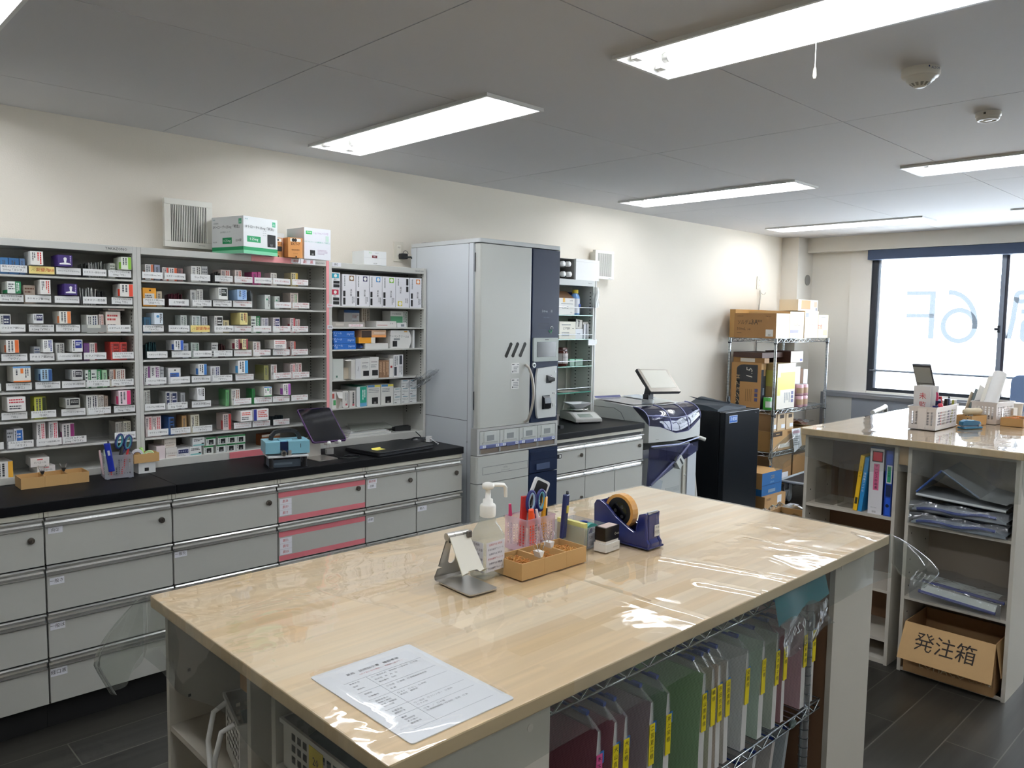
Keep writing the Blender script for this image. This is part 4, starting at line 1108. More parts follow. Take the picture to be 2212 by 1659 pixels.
# narrow unit, top shelf: herbal powder cartons
def kampo(cc, flip=False):
    def f(m, hw, h):
        S = (lambda z: h-z) if flip else (lambda z: z)
        sx = -1 if flip else 1
        def b(x0, x1, z0, z1, mat, y=-.0005):
            xa, xb = sorted((x0*sx, x1*sx)); za, zb = sorted((S(z0), S(z1))); m.box(xa, xb, y, 0, za, zb, mat, skip='k')
        b(hw*.05, hw*.72, h*.80, h*.96, P(cc, .5))
        m.cyl((hw*.38*sx, -.0012, S(h*.88)), (hw*.38*sx, 0, S(h*.88)), hw*.24, P('#f0f0ea', .5), 14)
        b(-hw*.88, -hw*.55, h*.30, h*.48, BLK); b(-hw*.88, -hw*.55, h*.04, h*.26, BLK)
        lines_v(m, -hw*.8, -hw*.5, h*.62, h*.95, FNT, 1)
        m.text('漢\n方\n散' , .0125, TXT, (hw*.3*sx, -.0006, S(h*.42)), (sx,0,0), (0,0,sx))
        lines_v(m, hw*.4, hw*.85, h*.08, h*.3, FNT, 2)
    return f
names = ['brown','navy','sky blue','green','yellow','orange']
kx = [(2237,2319,'#7a5a34'),(2322,2403,'#2a2a5a'),(2406,2486,'#3a8ac8'),(2489,2575,'#7ab83a'),(2578,2668,'#d8c82a'),(2675,2755,'#e08030')]
for i, (a, b, cc) in enumerate(kx):
    carton('white herbal powder carton with %s emblem %s' % (names[i], 'near its bottom' if i == 4 else 'near its top'), (b-a)/1000-.001, .17, .165, ((a+b)/2000, 3.60, 1.6075), 0, '#e6e6ea', 'herbal cartons on the top shelf', kampo(cc, i == 4))
def sm(cc):
    def f(m, hw, h):
        m.box(-hw, hw*.7, -.0005, 0, h*.64, h*.94, P(cc, .5)); m.cyl((-hw*.1, -.001, h*.79), (-hw*.1, 0, h*.79), hw*.36, P('#f0f0ea', .5), 12)
        m.box(-hw*.6, hw*.85, -.0005, 0, h*.06, h*.26, BLK); m.box(-hw*.6, hw*.85, -.0005, 0, h*.3, h*.48, BLK); m.text('散剤', .008, TXT, (-hw*.2, -.0006, h*.56))
    return f
carton('small white carton with crimson emblem at the bottom of the top shelf stack', .05, .12, .088, (2.197, 3.60, 1.6075), 0, '#e9e9ea', 'herbal cartons on the top shelf', sm('#b02a44'))
carton('small white carton with teal emblem stacked over the crimson one', .05, .12, .082, (2.199, 3.60, 1.6965), 0, '#e9e9ea', 'herbal cartons on the top shelf', sm('#2a96ac'))
# second shelf
z = 1.4955
carton('flat grey carton lying under the narrow unit top shelf, pink lettered label', .198, .13, .028, (2.275, 3.60, z), 0, '#a9a49c', None, lambda m, hw, h: (m.box(0, hw*.9, -.0005, 0, .003, h*.6, P('#efe4e6', .5)), m.text('グーパッチ', .012, P('#c83a58', .5), (hw*.45, -.0008, h*.32)), m.box(-hw*.8, -hw*.3, -.0005, 0, h*.3, h*.7, P('#c2bdb4', .6))))
carton('upright grey white carton with a blue top band behind the flat grey one', .098, .06, .092, (2.364+.008, 3.722, z), 0, '#d3d4d6', None, lambda m, hw, h: (m.box(-hw, hw, -.0005, 0, h*.84, h, P('#2a5a9a', .5)), m.box(0, hw*.95, -.0005, 0, h*.1, h*.8, P('#e9e9ee', .5)), lines_h(m, .004, hw*.9, h*.5, h*.75, P('#c85a5a', .5), 3), lines_h(m, .004, hw*.9, h*.15, h*.4, FNT, 3)))
carton('tall beige carton with columns of print beside the blue banded one', .05, .07, .103, (2.455, 3.712, z), 0, '#c9c1b2', None, lambda m, hw, h: (lines_v(m, -hw*.8, hw*.1, h*.1, h*.95, P('#7a6a58', .6), 2), lines_v(m, hw*.25, hw*.85, h*.1, h*.95, P('#55504a', .6), 2)))
carton('flat white carton with faint red line lying mid shelf', .13, .12, .034, (2.515, 3.60, z), radians(-1), '#dcdad6', None, lambda m, hw, h: (m.text('ラ·ヤ', .010, TXT, (hw*.5, -.0006, h*.6)), m.box(-hw*.9, hw*.1, -.0005, 0, h*.3, h*.4, P('#c08a8a', .6))))
carton('flat white carton with a round picture beside the green box', .062, .05, .026, (2.617, 3.597, z), 0, '#e4e4e2', None, lambda m, hw, h: m.box(-hw*.2, hw*.5, -.0005, 0, h*.2, h*.7, P('#8a9096', .6)))
carton('green and white box with a dark name band on the second shelf', .118, .08, .091, (2.643, 3.66, z), 0, '#dfe0dc', None, lambda m, hw, h: (m.box(-hw, hw*.42, -.0005, 0, 0, h*.68, P('#5aa078', .5)), m.text('POLYBAXIN', .011, TXT, (-hw*.28, -.0006, h*.82)), lines_v(m, hw*.5, hw*.95, h*.05, h*.95, P('#4a6a58', .6), 3)))
# third shelf
z = 1.3795
def blue_p(m, hw, h): m.text('アズノール', .013, P('#eef4fa', .5), (-hw*.7, -.0006, h*.6)); m.text('軟膏', .006, P('#eef4fa', .5), (-hw*.78, -.0006, h*.25)); m.text('20g×10', .014, P('#dfeaf6', .5), (hw*.58, -.0006, h*.5))
for i, (a, b) in enumerate(((2186,2319),(2178,2312),(2176,2304))):
    carton('flat bright blue ointment carton, %s of the stack of three' % ['bottom','middle','topmost'][i], (b-a)/1000, .14, .031, ((a+b)/2000+(0, .004, .005)[i], 3.598, z+.0002+.0322*i), radians((0, .4, -.3)[i]), '#1c62b4', 'stack of blue ointment cartons', blue_p)
m = MB(); m.grid(6, 4, lambda u, v: (u*.055, .02+.01*sin(u*6)+v*.02, v*.034+.004*sin(u*9+v*4)), P('#24488c', .35)); m.build('foil_pouch', loc=(2.324, 3.60, z+.006), label='crumpled dark blue pouch beside the bottom blue ointment carton', cat='pouch')
carton('flat white tray carton under the yellow one on the third shelf', .145, .12, .030, (2.452, 3.60, z), radians(-1), '#dcdcd8')
carton('yellow and white carton lying on the flat white tray carton', .104, .13, .031, (2.39, 3.60, z+.0305), 0, '#e8a028', None, lambda m, hw, h: (m.box(hw*.5, hw, -.0005, 0, 0, h, P('#eeeae0', .5))))
carton('brown and white carton lying on top of the yellow one', .160, .13, .040, (2.434, 3.60, z+.062), radians(1), '#d8b494', None, lambda m, hw, h: (m.box(-hw, -hw*.2, -.0005, 0, 0, h*.9, P('#3a2a22', .5)), m.box(-hw*.2, hw, -.0005, 0, 0, h*.3, P('#e8a060', .5)), m.box(0, hw*.9, -.0005, 0, h*.5, h*.7, P('#f0dccc', .5))))
m = MB()
prof = [(-.063, 0), (.063, 0)] + [(.063+.016*sin(pi*t/8), .1*t/8) for t in range(1, 8)] + [(.06, .1), (-.06, .1)] + [(-.063, .1-.1*t/8) for t in range(1, 8)]
m.prism(prof, 0, .14, P('#e6e6e2', .45), 'y').text('ケーペンクリームα', .0155, TXT, (-.005, -.0006, .066), (1,0,-.02)).box(-.048, -.018, -.0006, 0, .01, .042, BLK).box(.03, .05, -.0006, 0, .09, .096, P('#e0a84a', .5)).box(-.04, -.0, -.0006, 0, .045, .056, FNT)
m.build('carton', loc=(2.605, 3.60, z), label='bulging white cream carton with black square on the third shelf', cat='box')
m = MB(); m.box(-.004, .004, 0, .12, 0, .102, P('#e8e8e6', .5)).box(.005, .008, .0, .12, 0, .1, P('#c8ccd0', .5)).add([(-.022, .0, .104), (.004, .0, .092), (.004, .05, .092), (-.022, .05, .104)], [(0,1,2,3)], P('#e8ecf0', .5))
m.build('leaflet', loc=(2.700, 3.60, z), label='folded white leaflets standing at the end of the third shelf', cat='leaflet')
# fourth shelf
z = 1.2205
carton('thin grey carton at the very start of the fourth shelf', .008, .1, .12, (2.1745, 3.60, z), 0, '#b9bcb8')
carton('large pale carton with small green mark, first of the fourth shelf row', .062, .17, .108, (2.2105, 3.60, z), 0, '#c9cec9', None, lambda m, hw, h: m.box(-hw*.4, -hw*.1, -.0005, 0, h*.1, h*.2, P('#3a6a5a', .5)))
m = MB()
Bx = P('#dedcd6', .5); In = P('#8d8474', .7)
m.box(-.022, -.021, 0, .15, 0, .104, Bx).box(.021, .022, 0, .15, 0, .104, Bx).box(-.021, .021, .149, .15, 0, .104, In).box(-.021, .021, 0, .149, 0, .001, In).box(-.021, .021, .02, .1, .001, .06, P('#cfc6b4', .6))
m.add([(-.022, 0, .104), (.022, 0, .104), (.02, -.03, .098), (-.02, -.03, .098)], [(0,1,2,3)], Bx).add([(-.021, 0, .001), (.021, 0, .001), (.018, -.034, .004), (-.016, -.034, .004)], [(0,1,2,3)], P('#d8d2c2', .6))
m.build('carton', loc=(2.265, 3.60, z), label='opened white carton with its front flap hanging over the shelf edge', cat='box')
carton('narrow off-white carton after the opened one', .026, .14, .103, (2.303, 3.60, z), 0, '#d3d2cc')
carton('narrow white carton with handwriting on its front', .032, .14, .106, (2.334, 3.60, z), 0, '#dfe0e2', None, lambda m, hw, h: m.text('Cate', .013, P('#6a6a70', .6), (0, -.0006, h*.5), (0,0,1), (-1,0,0)))
def k2(m, hw, h): (m.box(-hw*.45, hw*.85, -.0005, 0, h*.12, h*.38, BLK), lines_h(m, -hw*.7, hw*.6, h*.5, h*.66, FNT, 3), m.box(-hw*.7, hw*.7, -.0005, 0, h*.76, h*.78, TXT))
carton('white carton with black square, open flap raised above it', .056, .15, .109, (2.378, 3.60, z), 0, '#e2e2de', 'black square cartons', k2, flapped=False)
carton('white carton with black square beside the brown cartons', .057, .15, .114, (2.4355, 3.60, z), 0, '#e4e3df', 'black square cartons', k2)
m = MB(); m.add([(-.05, .0, 0), (.03, .0, .010), (.05, .09, .012), (-.03, .09, .006)], [(0,1,2,3)], P('#e3e3df', .5)).build('paper_flap', loc=(2.35, 3.615, z+.125), rot=(radians(-6), 0, 0), label='loose white paper sheet lying across the carton tops', cat='paper sheet')
for i, x in enumerate((2.478, 2.500, 2.522)):
    carton('brown printed carton, %s in the row of three' % ['first','second','third'][i], .0205, .12, .094, (x, 3.60, z), 0, '#8a6a50', 'brown cartons on the fourth shelf', lambda m, hw, h: lines_v(m, -hw*.8, hw*.8, h*.05, h*.9, P('#c9a888', .6), 2))
carton('white carton with rounded foot and red mark after the brown ones', .024, .13, .103, (2.5485, 3.60, z), 0, '#e9e8e4', None, lambda m, hw, h: m.box(-hw*.5, hw*.5, -.0005, 0, h*.5, h*.62, P('#b03a38', .5)))
carton('tall white carton with dark upright band on the fourth shelf', .034, .17, .122, (2.580, 3.60, z), 0, '#e6e6e6', None, lambda m, hw, h: (m.box(-hw*.7, hw*.3, -.0005, 0, h*.06, h*.46, P('#3a4048', .5)), lines_v(m, -hw*.7, hw*.8, h*.5, h*.95, FNT, 2)))
carton('tall white carton with dark top panel, last of the fourth shelf', .030, .17, .124, (2.6125, 3.60, z), 0, '#e4e5e6', None, lambda m, hw, h: (m.box(-hw*.6, hw*.6, -.0005, 0, h*.56, h*.96, P('#3a4048', .5)), lines_v(m, -hw*.7, hw*.8, h*.05, h*.5, FNT, 2)))
FOIL = CLEAR('#f2f4f6', .10, .08, 1.6, '#d4dade', .8, 30.0)
m = MB(); m.grid(10, 8, lambda u, v: (u*.14+.01*sin(v*9), -.05+.03*sin(u*5+v*3)+.10*v, .05+.05*u-.075*v+.012*sin(u*12+v*7)), FOIL); m.grid(8, 5, lambda u, v: (.03+u*.12, -.06+.02*cos(u*7)+.06*v, .012+.085*u-.03*v+.008*sin(u*13)), FOIL)
m.build('plastic_bag', loc=(2.63, 3.53, 1.17), label='crumpled clear plastic bag hanging over the shelf edge by the tower', cat='plastic bag')
# fifth shelf
z = 1.0695
carton('small white carton with red and green marks at the fifth shelf start', .028, .1, .088, (2.1845, 3.60, z), 0, '#e4e2de', None, lambda m, hw, h: (m.box(-hw*.8, hw*.2, -.0005, 0, h*.6, h*.9, P('#c05a50', .5)), m.box(-hw*.2, hw*.8, -.0005, 0, h*.2, h*.5, P('#4aa060', .5))))
m = MB(); m.box(-.017, .017, .01, .09, 0, .086, P('#b9b0a4', .6)).add([(-.02, 0, .088), (.018, 0, .084), (.012, -.012, .05), (-.012, -.012, .055)], [(0,1,2,3)], Bx).add([(-.006, -.0, .0), (.016, -.0, .0), (.01, -.014, .03), (-.002, -.014, .04)], [(0,1,2,3)], Bx)
m.build('carton', loc=(2.2185, 3.60, z), label='torn open white carton with folded flaps on the fifth shelf', cat='box')
m = MB(); m.prism(rrect(-.019, .019, 0, .09, .012), 0, .1, Bx, 'y'); lines_v(m, -.002, .015, .02, .08, FNT, 2); m.box(-.0, .012, -.0006, 0, .012, .022, P('#b0505a', .5))
m.build('carton', loc=(2.255, 3.60, z), label='white carton with rounded corners on the fifth shelf', cat='box')
carton('grey white carton with upright lettering on the fifth shelf', .039, .1, .088, (2.2975, 3.60, z), 0, '#d6d4ce', None, lambda m, hw, h: (lines_v(m, -hw*.1, hw*.7, h*.2, h*.9, TXT, 1), m.box(0, hw*.6, -.0005, 0, h*.08, h*.2, P('#b0505a', .5))))
m = MB(); m.prism(rrect(-.033, .033, 0, .108, .01), 0, .16, P('#dfe3e2', .5), 'y'); m.box(-.012, .030, -.0006, 0, .02, .106, P('#1f9a82', .5)); m.box(-.012, .030, -.0006, 0, 0, .02, P('#5a9ac0', .5)); m.box(-.033, .033, .0, .16, .1085, .1095, P('#1a7a60', .5)); lines_v(m, .0, .024, .03, .09, P('#e8f4f0', .5), 2, -.001)
m.build('carton', loc=(2.357, 3.60, z), label='white carton with tall teal panel and teal top', cat='box')
def by(m, hw, h): (m.box(-hw*.92, hw*.1, -.0005, 0, h*.9, h, P('#4a80b0', .5)), m.box(hw*.1, hw, -.0005, 0, h*.9, h, P('#d8cc5a', .5)), m.box(-hw*.3, hw*.62, -.0005, 0, h*.08, h*.4, BLK), lines_h(m, -hw*.8, hw*.9, h*.62, h*.84, FNT, 3), m.text('|||||', .012, P('#e6e6e0', .5), (hw*.16, -.001, h*.15)))
for i, (a, b) in enumerate(((2391, 2477), (2480, 2563))):
    carton('white carton with blue and yellow top edge, %s' % ('next to the teal one' if i == 0 else 'next to the small stacked boxes'), (b-a)/1000-.001, .15, .112, ((a+b)/2000, 3.60, z), 0, '#dcdcd6', 'blue and yellow edged cartons', by)
sg = [(2566,2613,0),(2617,2669,0),(2672,2724,0),(2566,2613,1),(2617,2669,1),(2672,2724,1),(2617,2669,2),(2672,2724,2)]
cols_ = ['first','middle','last']
for i, (a, b, lv) in enumerate(sg):
    ci = 0 if a < 2600 else (1 if a < 2650 else 2)
    carton('small white ointment box, %s column, %s of the small stack' % (cols_[ci], ['bottom','second layer','topmost layer'][lv]), (b-a)/1000-.001, .12, .0435, ((a+b)/2000, 3.60, z+.0004+lv*.0446), 0, '#e2e4e2', 'small stacked ointment boxes',
        lambda m, hw, h, i=i: (m.text('プロペト' if i % 3 else 'ヒルドイド', .011 if i % 3 else .0095, INK, (0, -.0006, h*.5)), m.box(-hw*.6, hw*.7, -.0005, 0, h*.82, h*.9, P('#4a8a9a', .5)), m.box(-hw*.8, -hw*.2, -.0005, 0, h*.12, h*.18, INK)))
# papers on the narrow unit base
z = .9055
m = MB()
for i in range(5): m.box(-.15+.006*i, .14-.012*i, .0+.004*i, .17, i*.0065, i*.0065+.006, P(('#dcdcd8', '#cfd0cc', '#e4e3de', '#d4d6d6', '#dededb')[i], .6))
m.build('document_stack', loc=(2.42, 3.595, z), label='flat stack of white papers and folders on the narrow unit base', cat='papers')
m = MB().add([(-.15, 0, 0), (.12, -.01, .004), (.16, .14, .012), (-.08, .15, .02)], [(0,1,2,3)], CLEAR('#eef2ee', .35, .15, .8, '#c4c8c2', .3)).add([(-.13, -.004, -.002), (.14, .01, -.001), (.15, .14, .006), (-.1, .14, .012)], [(0,1,2,3)], P('#bfc2ba', .5))
m.build('clear_folder', loc=(2.44, 3.60, z+.036), label='clear plastic folder lying on the paper stack', cat='folder')

# base shelf cartons of the first two units
def yc(m, hw, h): (m.box(hw*.55, hw, -.0005, 0, 0, h, P('#e0a838', .5)), lines_v(m, -hw*.8, hw*.3, h*.1, h*.9, TXT, 3), m.text('55', .02, P('#c05040', .5), (-hw*.6, -.001, h*.25), (0,0,1), (-1,0,0)))
carton('white carton with a yellow edge on the lowest shelf at the picture edge', .075, .12, .064, (.69, 3.595, .8955), radians(3), '#e8e6e2', None, yc)
def rd(m, hw, h): (m.text('ドパコール', .009, TXT, (0, -.0006, h*.45)), m.box(-hw*.3, hw*.3, -.0005, 0, h*.75, h*.85, P('#c84a4a', .5)))
carton('small white carton lying under another behind the kraft boxes', .066, .1, .030, (.845, 3.60, .8955), radians(4), '#e8e5e2', 'two stacked small cartons', rd)
carton('small white carton with red mark stacked on another behind the kraft boxes', .066, .11, .036, (.822, 3.595, .9262), radians(-3), '#eceae6', 'two stacked small cartons', rd)
z = .9025
def lk(m, hw, h): (m.text('レンドルミン', .008, P('#5a4038', .6), (0, -.0006, h*.45)), m.box(-hw*.7, hw*.7, -.0005, 0, h*.2, h*.24, P('#a07868', .6)))
carton('pink white carton at the start of the lowest shelf stack', .038, .1, .058, (1.30, 3.60, z), 0, '#e6d8da')
carton('white carton with brown lettering at the bottom of the lowest shelf stack', .050, .1, .047, (1.346, 3.60, z), 0, '#e2ddd6', 'brown lettered cartons', lk)
carton('pale carton with brown lettering lying on the lowest shelf stack', .052, .12, .042, (1.345, 3.61, z+.048), radians(2), '#ddd5ca', 'brown lettered cartons', lk)
carton('white carton with a navy name panel on the lowest shelf', .056, .1, .038, (1.40, 3.60, z), 0, '#e4e4e4', None, lambda m, hw, h: (m.box(-hw*.8, hw*.8, -.0005, 0, h*.4, h*.86, P('#26305e', .5)), m.text('テルネリン', .009, P('#e8e8f0', .5), (0, -.001, h*.62)), lines_h(m, -hw*.8, hw*.5, h*.08, h*.3, FNT, 2)))
def tl(m, hw, h): (lines_h(m, -hw*.8, hw*.7, h*.55, h*.85, TXT, 2), m.box(-hw*.9, hw*.9, -.0005, 0, h*.05, h*.2, P('#7ab8b8', .5)), m.box(hw*.5, hw*.9, -.0005, 0, h*.2, h*.34, TXT))
carton('white carton with teal foot line at the bottom beside the green cartons', .054, .11, .041, (1.456, 3.60, z), 0, '#e6e8e6', 'teal lined cartons', tl)
carton('white carton with teal foot line lying on top beside the green cartons', .054, .14, .040, (1.47, 3.60, z+.0415), radians(-2), '#e4e7e5', 'teal lined cartons', tl)
def gr(m, hw, h): (m.box(-hw, hw, -.0005, 0, h*.82, h, P('#1f7a40', .5)), m.box(-hw*.45, hw*.55, -.0005, 0, h*.12, h*.7, BLK), m.text('|||||', .008, P('#e0e0e0', .5), (hw*.05, -.001, h*.28)), lines_v(m, -hw*.9, -hw*.55, h*.1, h*.75, FNT, 1))
for lv, row in enumerate((((1517,'first'),(1576,'second'),(1625,'third'),(1673,'last')), ((1528,'first'),(1585,'second'),(1630,'third'),(1674,'last')))):
    for x, o in row:
        carton('small green topped white carton with black square, %s of the %s row' % (o, ['lower','upper'][lv]), .0445, .11, .0375, (x/1000, 3.60, z+.0004+lv*.0386), 0, '#dfe2dd', 'green topped cartons on the lowest shelf', gr)
carton('brown carton standing on the lowest shelf behind the tablet', .10, .06, .055, (1.86, 3.66, z), radians(2), '#9a5a30', None, lambda m, hw, h: m.box(-hw, hw, -.0005, 0, h*.8, h, P('#c9c4ba', .5)))
carton('pale carton lying on the lowest shelf beside the brown one', .12, .09, .02, (1.99, 3.62, z), radians(-3), '#c9bcae')

# ------------------------------------------------------------------ on the first worktop
KR = P('#b9945f', .7, noise=.04, scale=300)
def kraft_tray(label, w, d, h, loc, rot, group, fill=None, t=.0022):
    o = thing('kraft_box', label, 'box', loc, rot, group)
    m = MB()
    m.box(0, w, 0, d, 0, t, KR).box(0, w, 0, t, t, h, KR).box(0, w, d-t, d, t, h, KR).box(0, t, t, d-t, t, h, KR).box(w-t, w, t, d-t, t, h, KR)
    m.build('tray', o)
    return o
zc = .8663
for i, x in enumerate((.7245, .8075, .8885)):
    kraft_tray('open kraft box on the worktop, %s' % ['beside the yellow edged carton','middle of three clipped in a row','next to the pen basket'][i], (.0825, .0805, .0765)[i], .10, .043, (x, 3.462, zc), radians(-.6), 'kraft boxes on the worktop')
def binder_clip(label, loc, rot=0, body='#1b1b1b', s=1.0, grp='binder clips'):
    t = thing('binder_clip', label, 'clip', loc, rot, grp)
    MB().prism([(-.008*s, 0), (.008*s, 0), (.0022*s, .014*s), (-.0022*s, .014*s)], -.0095*s, .0095*s, P(body, .35), 'y').build('clip_body', t)
    for sg_ in (-1, 1):
        MB().tube([(sg_*.006*s, -.005*s, .001), (sg_*.012*s, -.006*s, -.016*s), (sg_*.013*s, 0, -.022*s), (sg_*.012*s, .006*s, -.016*s), (sg_*.006*s, .005*s, .001)], .0008*s, P('#b8b8b8', .25, metal=.9), 6).build('wire_loop', t)
    return t
for i, (x, y) in enumerate(((.807, 3.505), (.888, 3.525))):
    binder_clip('small black binder clip joining the worktop kraft boxes, %s' % ['first joint','second joint'][i], (x, y, zc+.0575), (pi, 0, 0), grp='black binder clips on kraft boxes')
# pen basket
def pierced(m, p, u, v, w, h, mat, nx, nz, hr, z0=.16, z1=.82, x0=.08, x1=.92):
    """a thin wall of width w and height h, with a field of square holes"""
    p, u, v = Vector(p), Vector(u), Vector(v)
    xs_ = [0]; zs_ = [0]
    for i in range(nx):
        c_ = w*(x0+(x1-x0)*(i+.5)/nx); xs_ += [c_-hr, c_+hr]
    for j in range(nz):
        c_ = h*(z0+(z1-z0)*(j+.5)/nz); zs_ += [c_-hr, c_+hr]
    xs_.append(w); zs_.append(h)
    for i in range(len(xs_)-1):
        for j in range(len(zs_)-1):
            if i % 2 and j % 2: continue
            m.quad(p+u*xs_[i]+v*zs_[j], p+u*xs_[i+1]+v*zs_[j], p+u*xs_[i+1]+v*zs_[j+1], p+u*xs_[i]+v*zs_[j+1], mat)
MILK = CLEAR('#f2f3f8', .30, .2, .6, '#dfe2ea')
def pen_basket(label, w, d, h, loc, rot, mat, nx, nz, hr, group='pierced pen baskets', feet=True):
    t = thing('pen_basket', label, 'pen holder', loc, rot, group)
    m = MB()
    pierced(m, (0,0,.004), (1,0,0), (0,0,1), w, h-.004, mat, nx, nz, hr); pierced(m, (w,d,.004), (-1,0,0), (0,0,1), w, h-.004, mat, nx, nz, hr)
    n2 = max(3, int(nx*d/w)); pierced(m, (0,d,.004), (0,-1,0), (0,0,1), d, h-.004, mat, n2, nz, hr); pierced(m, (w,0,.004), (0,1,0), (0,0,1), d, h-.004, mat, n2, nz, hr)
    m.build('basket', t)
    b = MB().box(0, w, 0, d, .004, .007, mat)
    for a, c_ in ((.006,.006),(w-.018,.006),(.006,d-.018),(w-.018,d-.018)): b.box(a, a+.012, c_, c_+.012, 0, .004, mat)
    b.build('bottom', t)
    m = MB()
    for (a, b_, c_, e) in ((-.001, w+.001, -.001, .001), (-.001, w+.001, d-.001, d+.001), (-.001, .001, .001, d-.001), (w-.001, w+.001, .001, d-.001)): m.box(a, b_, c_, e, h-.003, h, mat)
    m.build('rim', t)
    return t
pen_basket('milky pierced pen basket on the black worktop', .108, .098, .1, (1.0205, 3.448, zc), radians(-8), MILK, 9, 8, .0020)
def stick(label, p0, p1, r, col, name='pen', cat='pen', tip=None, grp=None):
    p0, p1 = Vector(p0), Vector(p1)
    t = thing(name, label, cat, p0, 0, grp)
    d_ = p1-p0
    MB().cyl((0,0,0), d_*.72, r, P(col, .35), 10).build('barrel', t)
    MB().cyl(d_*.72, d_, r*1.08, P(tip or col, .35), 10, r1=r*.8).build('cap', t)
    return t
def scissors(label, loc, rot, col, inner, s=1.0, grp=None, inner2=None):
    """pair of scissors standing on its blades; two ring handles at the top"""
    t = thing('scissors', label, 'scissors', loc, rot, grp)
    bl = MB()
    for sg_ in (-1, 1):
        bl.add([(sg_*.002, 0, 0), (sg_*.011*s, 0, .09*s), (sg_*-.004*s, 0, .09*s), (sg_*.002, .002, 0), (sg_*.011*s, .002, .09*s), (sg_*-.004*s, .002, .09*s)], [(0,1,2),(5,4,3),(0,3,4,1),(1,4,5,2),(2,5,3,0)], P('#b8bcc0', .2, metal=.9))
    bl.build('blade', t)
    for k, sg_ in enumerate((-1, 1)):
        pts = [(sg_*.022*s+.016*s*cos(a*2*pi/16), sg_*.002, .135*s+.031*s*sin(a*2*pi/16)) for a in range(16)]
        h_ = MB().tube(pts, .0052*s, P(col, .35), 8, True).tube([(sg_*.003, 0, .085*s), (sg_*.010*s, 0, .105*s)], .0055*s, P(col, .35), 8)
        pts = [(sg_*.022*s+.0115*s*cos(a*2*pi/16), sg_*.002-.0012, .135*s+.026*s*sin(a*2*pi/16)) for a in range(16)]
        h_.tube(pts, .0036*s, P(inner2 if (k and inner2) else inner, .35), 8, True)
        h_.build('handle', t)
    return t
def cutter(label, loc, rot, col, s=1.0, slide='#e0b030'):
    t = thing('utility_knife', label, 'cutter', loc, rot)
    MB().rbox(-.012*s, .012*s, -.006*s, .006*s, 0, .12*s, .005*s, P(col, .3), 'z', 3).build('handle', t, bevel=.002)
    MB().box(-.004*s, .004*s, -.009*s, -.006*s, .07*s, .09*s, P(slide, .4)).build('slider', t)
    MB().lathe([(.004*s,0),(.004*s,.008*s),(.0001,.009*s)], P('#3a3a3e', .3, metal=.6), (.006*s, 0, .12*s), 10).build('screw', t)
    return t
bx, by_ = 1.05, 3.48
cutter('bright blue utility knife hooked outside the worktop pen basket', (1.040, 3.424, .905), (radians(4), radians(-8), radians(-10)), '#1c2f9a', 1.0, '#d8d8e0')
scissors('navy scissors with teal inner rings in the worktop pen basket', (1.085, 3.50, .885), (0, radians(14), radians(15)), '#1e2c66', '#3f8f92', .95)
stick('red marker pen in the worktop pen basket', (1.053, 3.475, .876), (1.043, 3.485, .985), .006, '#b8262c', grp='pens in the worktop basket', name='marker_pen')
stick('second red pen, leaning across the dark one in the worktop basket', (1.088, 3.465, .876), (1.118, 3.46, .985), .0048, '#b02a2a', grp='pens in the worktop basket')
stick('thick black marker in the worktop pen basket', (1.075, 3.478, .876), (1.104, 3.49, .993), .0075, '#191a1e', grp='pens in the worktop basket', name='marker_pen')
stick('white capped pen in the worktop pen basket', (1.062, 3.495, .876), (1.058, 3.52, .98), .005, '#d8d8d8', grp='pens in the worktop basket')
stick('pale pink stick at the near corner of the worktop basket', (1.034, 3.512, .876), (1.026, 3.53, .98), .0045, '#d8b8bc', grp='pens in the worktop basket')
stick('pale green stick beside the pink one in the worktop basket', (1.041, 3.492, .876), (1.036, 3.50, .985), .0045, '#b8ccb8', grp='pens in the worktop basket')
# tape tray beside it
carton('small white carton on the worktop under the kraft tape tray', .07, .07, .047, (1.205, 3.50, zc), 0, '#e2e4e2', None, lambda m, hw, h: m.box(-hw*.3, hw*.2, -.0005, 0, h*.2, h*.5, BLK))
kraft_tray('kraft tray holding rolls of tape beside the worktop pen basket', .105, .075, .038, (1.150, 3.492, zc+.0472), radians(2), None)
def tape_roll(label, loc, rot, r, w, col, core, ri=.62):
    t = thing('tape_roll', label, 'tape', loc, rot)
    m = MB(); n = 24
    for (ra, rb, c_) in ((r, r*ri, col),):
        vs = [(-w/2 if k < 2 else w/2, (ra if k in (0, 3) else rb)*cos(2*pi*i/n), (ra if k in (0, 3) else rb)*sin(2*pi*i/n)) for k in range(4) for i in range(n)]
        fs = [(k*n+i, k*n+(i+1) % n, ((k+1) % 4)*n+(i+1) % n, ((k+1) % 4)*n+i) for k in range(4) for i in range(n)]
        m.add(vs, fs, P(c_, .35))
    m.build('tape', t)
    m = MB(); rb, rc = r*ri, r*.54
    vs = [(-w/2 if k < 2 else w/2, (rb if k in (0, 3) else rc)*cos(2*pi*i/n), (rb if k in (0, 3) else rc)*sin(2*pi*i/n)) for k in range(4) for i in range(n)]
    m.add(vs, [(k*n+i, k*n+(i+1) % n, ((k+1) % 4)*n+(i+1) % n, ((k+1) % 4)*n+i) for k in range(4) for i in range(n)], P(core, .5)).build('core', t)
    return t
tape_roll('white tape roll with navy core in the kraft tray', (1.175, 3.53, .9165+.0265), radians(75), .026, .018, '#e0e2e8', '#26306a')
tape_roll('pale green tape roll in the kraft tray', (1.225, 3.53, .9165+.0215), radians(60), .021, .016, '#bfe0a8', '#e8e8e0')
stick('lime sticky note pad standing in the kraft tray', (1.207, 3.545, .917), (1.196, 3.545, .972), .008, '#a8d878', name='note_pad', cat='note pad')
